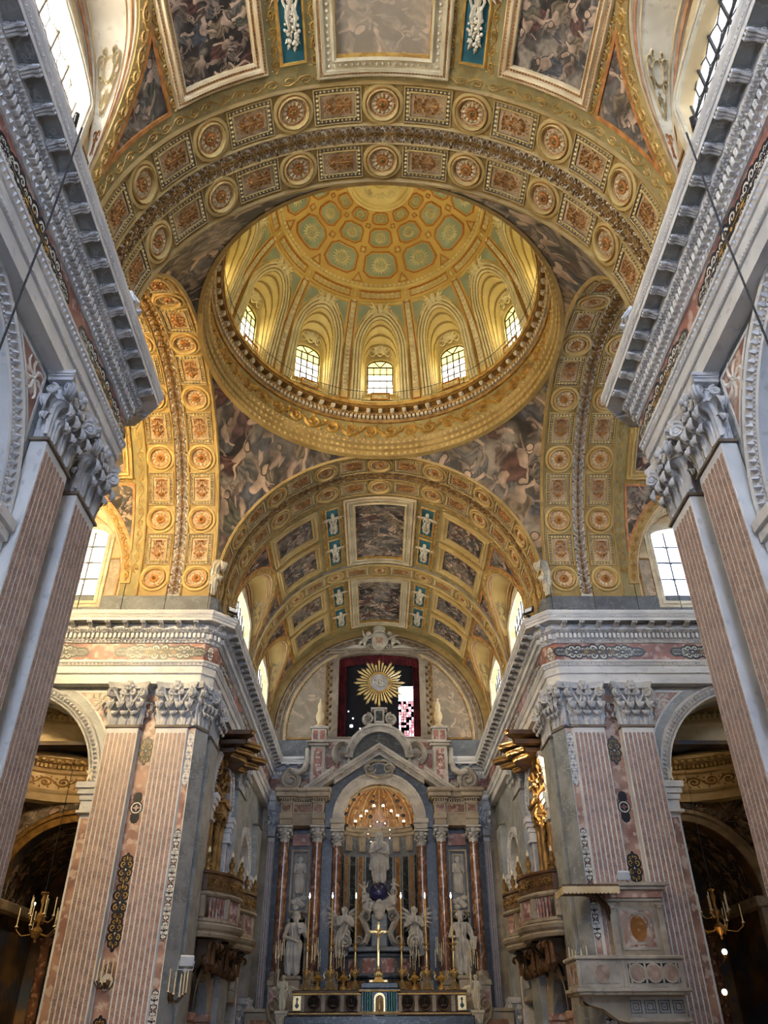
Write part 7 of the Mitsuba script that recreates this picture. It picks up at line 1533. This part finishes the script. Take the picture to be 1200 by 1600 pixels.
put('console', cat(prism_c := (lambda m: (np.c_[m[0][:, 0], 26.8-m[0][:, 2]*-1, m[0][:, 1]], m[1]))(prism(Polygon([(5.95, 1.02), (7.3, 1.02), (7.3, .35), (6.9, .42), (6.5, .7), (6.1, .8), (5.95, .9)]), 0, .5)), *[xf(lathe([(.12, 0), (.12, .5), (.001, .52)], 14), FR((6.05, 26.8, .88), (1, 0, 0), (0, 0, 1), (0, 1, 0)))]), 'tan_stone', pp)
# ------------------------------------------------------------------ side chapels beyond the transept arches
for s, nm in ((-1, 'left'), (1, 'right')):
    ch = struct('chapel', f'dim domed side chapel seen through the {nm} arch', 'chapel')
    cx, cy = s*AC, 34.2
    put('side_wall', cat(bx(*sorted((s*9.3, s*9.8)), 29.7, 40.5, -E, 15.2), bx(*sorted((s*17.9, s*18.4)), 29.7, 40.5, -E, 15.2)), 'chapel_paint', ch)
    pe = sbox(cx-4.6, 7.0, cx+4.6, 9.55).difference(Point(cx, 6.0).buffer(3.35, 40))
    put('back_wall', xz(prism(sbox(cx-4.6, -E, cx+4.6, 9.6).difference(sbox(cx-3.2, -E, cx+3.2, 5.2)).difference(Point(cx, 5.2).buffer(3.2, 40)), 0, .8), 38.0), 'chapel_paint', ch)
    t = tri2d(sbox(cx-4.5, 5.2, cx+4.5, 9.5).difference(Point(cx, 5.2).buffer(3.85, 40))); put('pendentive_painting', (np.c_[t[0][:, 0], np.full(len(t[0]), 37.97), t[0][:, 1]], t[1]), 'fresco', ch, uv=paint_uv(t[0], 2.2))
    put('inner_arch', xz(cat(prism(Point(cx, 5.2).buffer(3.75, 40).difference(Point(cx, 5.2).buffer(3.2, 40)).intersection(sbox(cx-9, 5.2, cx+9, 12)), -.12, 0), prism(Point(cx, 5.2).buffer(3.66, 40).difference(Point(cx, 5.2).buffer(3.55, 40)).intersection(sbox(cx-9, 5.2, cx+9, 12)), -.2, 0)), 38.0), 'gilt_dark' if s < 0 else 'tan_stone', ch)
    put('inner_vault', grid(lambda U, V: (cx+3.2*np.cos(U), V, 5.2+3.2*np.sin(U)), np.linspace(0, math.pi, 30), [38.8, 43.5]), 'fresco', ch, uv=paint_uv(np.stack(np.meshgrid(np.linspace(0, 9, 30), [0, 4.7], indexing='ij'), -1).reshape(-1, 2), 1.8), smooth=True)
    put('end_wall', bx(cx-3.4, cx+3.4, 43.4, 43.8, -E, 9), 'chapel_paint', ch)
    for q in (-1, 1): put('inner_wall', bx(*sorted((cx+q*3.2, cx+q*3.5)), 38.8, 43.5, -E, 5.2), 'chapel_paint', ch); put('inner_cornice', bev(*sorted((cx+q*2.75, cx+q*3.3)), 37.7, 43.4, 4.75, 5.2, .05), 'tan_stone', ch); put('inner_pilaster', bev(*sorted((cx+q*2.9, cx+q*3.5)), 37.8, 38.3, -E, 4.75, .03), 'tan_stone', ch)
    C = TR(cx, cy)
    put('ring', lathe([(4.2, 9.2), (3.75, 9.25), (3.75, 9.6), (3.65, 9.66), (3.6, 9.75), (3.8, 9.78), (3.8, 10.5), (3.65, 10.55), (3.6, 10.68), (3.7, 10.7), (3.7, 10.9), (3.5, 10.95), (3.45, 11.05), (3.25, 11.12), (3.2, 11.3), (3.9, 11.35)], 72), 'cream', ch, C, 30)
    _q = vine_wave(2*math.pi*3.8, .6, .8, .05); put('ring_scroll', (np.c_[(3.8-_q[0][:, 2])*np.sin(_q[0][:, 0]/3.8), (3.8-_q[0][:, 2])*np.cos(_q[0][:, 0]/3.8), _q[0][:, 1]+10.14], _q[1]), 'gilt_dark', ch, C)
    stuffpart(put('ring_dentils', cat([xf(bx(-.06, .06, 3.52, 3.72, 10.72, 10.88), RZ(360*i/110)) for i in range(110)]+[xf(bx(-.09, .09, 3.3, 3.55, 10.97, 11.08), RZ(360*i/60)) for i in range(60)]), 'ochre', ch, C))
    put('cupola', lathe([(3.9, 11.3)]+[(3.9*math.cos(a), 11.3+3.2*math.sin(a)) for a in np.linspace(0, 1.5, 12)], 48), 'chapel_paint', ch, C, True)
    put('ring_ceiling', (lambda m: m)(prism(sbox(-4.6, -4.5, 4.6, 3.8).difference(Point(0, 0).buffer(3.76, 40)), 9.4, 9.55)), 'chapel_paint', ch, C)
    put('lantern_pane', xf(bx(-.5, .5, 0, .05, 12.0, 13.2), TR(s*2.7 if s > 0 else 2.7, -1.2) @ RZ(90)), 'bulb', ch, C, emit=(70, 54, 32) if s < 0 else (16, 13, 9))
    al = thing('chapel_altarpiece', f'dark painting in a gilded frame at the back of the {nm} side chapel', 'painting')
    t = tri2d(sbox(cx-1.7, -.2, cx+1.7, 3.4)); put('canvas', (np.c_[t[0][:, 0], np.full(len(t[0]), 43.3), t[0][:, 1]], t[1]), 'fresco', al, uv=paint_uv(t[0], 1.6))
    put('frame', xz(prism(sbox(cx-1.95, -.45, cx+1.95, 3.65).difference(sbox(cx-1.7, -.2, cx+1.7, 3.4)), -.2, 0), 43.4), 'organ_gilt', al)
    for q in (-1, 1): put('side_column', lathe([(.22, -E), (.22, 3.7), (.34, 3.9), (.34, 4.1)], 14), 'column_red', al, TR(cx+q*2.3, 43.0))
    put('crest', cat([ico((.3, .15, .25), 1, (cx+.5*math.cos(i*2.2), 43.1, 4.0+.12*i)) for i in range(7)]+[xf(acanthus(.4, .7, .2), TR(cx+x, 43.1, 3.8)) for x in (-1.2, -.7, .7, 1.2)]), 'tan_stone', al)
def chandelier(label, M, n, rad, lit=(), bulb=(20, 13, 5)):
    c = thing('chandelier', label, 'chandelier')
    put('stem', lathe([(.001, -.75), (.05, -.7), (.03, -.62), (.15, -.48), (.2, -.36), (.17, -.28), (.06, -.2), (.05, -.05), (.12, .08), (.13, .16), (.05, .28), (.04, .5), (.09, .6), (.1, .68), (.03, .78), (.02, .95)], 14), 'gilt_dark', c, M, 35)
    put('crest', cat(*[xf(acanthus(.16, .3, .3, n=5, nv=8), RZ(60*i) @ TR(0, -.05, .72)) for i in range(6)]), 'gilt_dark', c, M)
    put('cord', tube([(0, 0, .9), (0, 0, 8.4)], .012, 4), 'iron_black', c, M)
    for i in range(n):
        a = 2*math.pi*i/n+.3; k_ = 1 if i % 2 else .62; x, y = k_*rad*math.cos(a), k_*rad*math.sin(a); z = -.12 if i % 2 else .28; z0 = -.35 if i % 2 else .1
        put('arm', tube([(0, 0, z0), (x*.35, y*.35, z0-.12), (x*.7, y*.7, z0-.16), (x*.97, y*.97, z-.22), (x, y, z-.1)], .022, 5), 'gilt_dark', c, M)
        q = put('candle', lathe([(.075, z-.12), (.03, z-.07), (.02, z-.06), (.02, z+.5), (.001, z+.51)], 7), 'wax', c, M @ TR(x, y))
        if i in lit: put('flame', ico((.03, .03, .06), 1, (0, 0, z+.57)), 'bulb', q, M @ TR(x, y), emit=bulb)
    return c
chandelier('brass candle chandelier hanging in the left side chapel, one candle bulb lit', TR(-12.4, 31.6, 3.6), 10, .72, (7,), (14, 12, 9))
chandelier('dim brass candle chandelier hanging in the right side chapel', TR(12.5, 32.0, 3.7), 10, .85)
for (x, y, z, lab) in ((12.29, 31.5, 2.52, 'upper glowing lamp in the right side chapel, below the chandelier'), (11.98, 31.5, 1.3, 'lower glowing lamp in the right side chapel')):
    l_ = thing('chapel_lamp', lab, 'lamp'); put('bulb', ico(.09, 2), 'bulb', l_, TR(x, y, z), emit=(70, 46, 18)); put('bracket', tube([(x, y+.02, z-.08), (x+.05, y+.3, z-.25), (x+.05, y+.9, z-.4)], .02, 5), 'gilt_dark', l_); put('cup', lathe([(.02, -.2), (.08, -.1), (.05, -.08)], 10), 'gilt_dark', l_, TR(x, y, z))
def sconce(label, M, n=5):
    c = thing('candle_sconce', label, 'candle sconce'); put('plate', lathe([(.001, 0), (.12, .0), (.1, .03), (.001, .05)], 12), 'dark_bronze', c, M @ RX(90))
    for i in range(n):
        x = -.36+.72*i/(n-1); y = -.3-.12*(1-abs(x)/.36); z = .12*abs(x)/.36
        put('arm', tube([(0, -.03, 0), (x*.5, y*.6, -.15), (x, y, z)], .018, 5), 'dark_bronze', c, M); put('candle', lathe([(.05, z), (.018, z+.03), (.018, z+.6), (.001, z+.62)], 7), 'wax', c, M @ TR(x, y))
sconce('candle sconce on the inlaid panel of the far left pier, below the white medallion', UP((-8.62, 28.36, 1.45), (1, 0), (0, -1)) @ RX(-90), 6)
sconce('candle sconce on the corner pilaster of the far left pier', FR((-6.6, 28.5, 1.1), (.6, .8, 0), (-.8, .6, 0), (0, 0, 1)))
sconce('candle sconce beside the pulpit, on the corner of the far right pier', FR((6.55, 28.5, 1.7), (.6, -.8, 0), (.8, .6, 0), (0, 0, 1)))
# ------------------------------------------------------------------ floodlights, lamps and cords
def flood(label, M, matr='iron_black', sz=.26):
    c = thing('floodlight', label, 'floodlight'); put('housing', bev(-sz, sz, -.05, .05, -sz*.7, sz*.7, .02), matr, c, M); put('glass', bx(-sz+.05, sz-.05, -.056, -.05, -sz*.7+.05, sz*.7-.05), 'lamp_grey', c, M)
    put('yoke', cat(tube([(-sz-.03, 0, 0), (-sz-.03, .02, -sz*1.2), (sz+.03, .02, -sz*1.2), (sz+.03, 0, 0)], .018, 4), bx(-.05, .05, -.03, .07, -sz*1.2-.05, -sz*1.2+.02)), matr, c, M)
for x, lab in ((-1, 'left'), (1, 'right')):
    flood(f'black floodlight on the cornice end of the near {lab} pier', TR(x*6.15, 15.35, 14.05) @ RZ(x*40) @ RX(-35), 'iron_black', .22)
    flood(f'black floodlight on the cornice corner of the far {lab} pier', TR(x*6.0, 27.95, 14.28) @ RZ(x*-45) @ RX(-20), 'iron_black', .22)
    flood(f'black floodlight on the nave cornice below the {lab} lunette window', TR(x*5.9, 7.95, 14.3) @ RZ(x*60), 'iron_black', .2)
    flood(f'white floodlight on the near {lab} cornice, pointing at the vault', TR(x*5.95, 12.3 if x < 0 else 12.7, 14.4) @ RZ(x*70) @ RX(35), 'lamp_grey', .24)
flood('white floodlight fixed low at the corner of the far left pier', TR(-6.25, 28.7, 2.1) @ RZ(25) @ RX(20), 'lamp_grey', .22); flood('white floodlight lying on the pulpit back', TR(8.0, 27.7, 4.42) @ RX(30), 'lamp_grey', .2)
for x, lab, p in ((-1, 'left', [(-5.72, 7.95, 14.2), (-5.70, 8.02, 11.5), (-5.70, 8.05, 6.0)]), (1, 'right', [(5.72, 7.98, 14.2), (5.70, 8.04, 11.5), (5.70, 8.06, 6.0)])):
    one('lamp_cord', tube(p, .018, 5), 'leading', f'dark cord hanging from the {lab} nave cornice in front of the entablature', 'cord')
# glass guards on the far cornices
scene['clear_glass'] = {'type': 'thindielectric', 'int_ior': 1.3}
for s, nm in ((-1, 'left'), (1, 'right')):
    for j in range(4):
        x0 = 7.0+1.75*j
        gd = one('glass_guard', bx(*sorted((s*x0, s*(x0+1.65))), 27.98, 27.99, 14.35, 15.45), 'clear_glass', f'low glass guard on the far {nm} cornice, {("nearest the dome", "second from the corner", "third from the corner", "last, behind the near pier")[j]}', 'glass guard', f'glass guards on the far {nm} cornice')
        put('post', tube([(s*x0, 27.97, 14.02), (s*x0, 27.97, 15.5)], .016, 4), 'iron_black', gd)
# acanthus ornaments at the feet of the pendentives
for s, nm in ((-1, 'left'), (1, 'right')):
    one('leaf_ornament', cat(xf(acanthus(.5, 1.9, .05), M4()), xf(acanthus(.42, 1.1, .1), TR(0, -.05, 0))), 'stucco', f'pale stucco leaf at the foot of the far {nm} pendentive', 'ornament', M=TR(s*6.93, 28.22, 15.1) @ RZ(s*-45))
if SUN: scene['sun'] = {'type': 'directional', 'direction': list(map(float, np.array(SUN['direction'])/np.linalg.norm(SUN['direction']))), 'irradiance': rgb(SUN['irradiance']), 'sampling_weight': 4.0}

# painted scroll with lettering in the right corner painting of the nave vault, and the little figures on the chapel imposts
for i, tx in enumerate(('TIRTE', 'FLOREM', 'AMORE', 'DE')):
    q = meshkit.text_mesh(tx, .105, .004); v = np.array(q.vertices)
    a_ = math.radians(128); p_ = v @ np.array([[math.cos(a_), math.sin(a_), 0], [-math.sin(a_), math.cos(a_), 0], [0, 0, 1.0]])
    off = np.array([deg(34.2)-.10-.17*i*math.sin(a_)*0-.15*i, 10.86+.16*i*0+.1*i, .02])
    put('lettering', warp(([-1, 1, 1]*p_*[1, 1, 1]+np.array([math.pi*R, 0, 0])-off*[1, 0, 0]+off*[0, 1, 1], np.array(q.faces)), vw), 'groove_dark', next(k for k, l in labels.items() if 'nave bay before' in l.get('label', '') and k.startswith('ceiling')), ARM['nave'])
for s, nm in ((-1, 'left'), (1, 'right')):
    statue('figurine', f'little white figure sitting on the impost of the {nm} chapel arch', putto_parts(.11, 1), TR(s*10.45, 28.35, 7.62), 'figurine', matr='bead_white', folds=0, edge=.045)
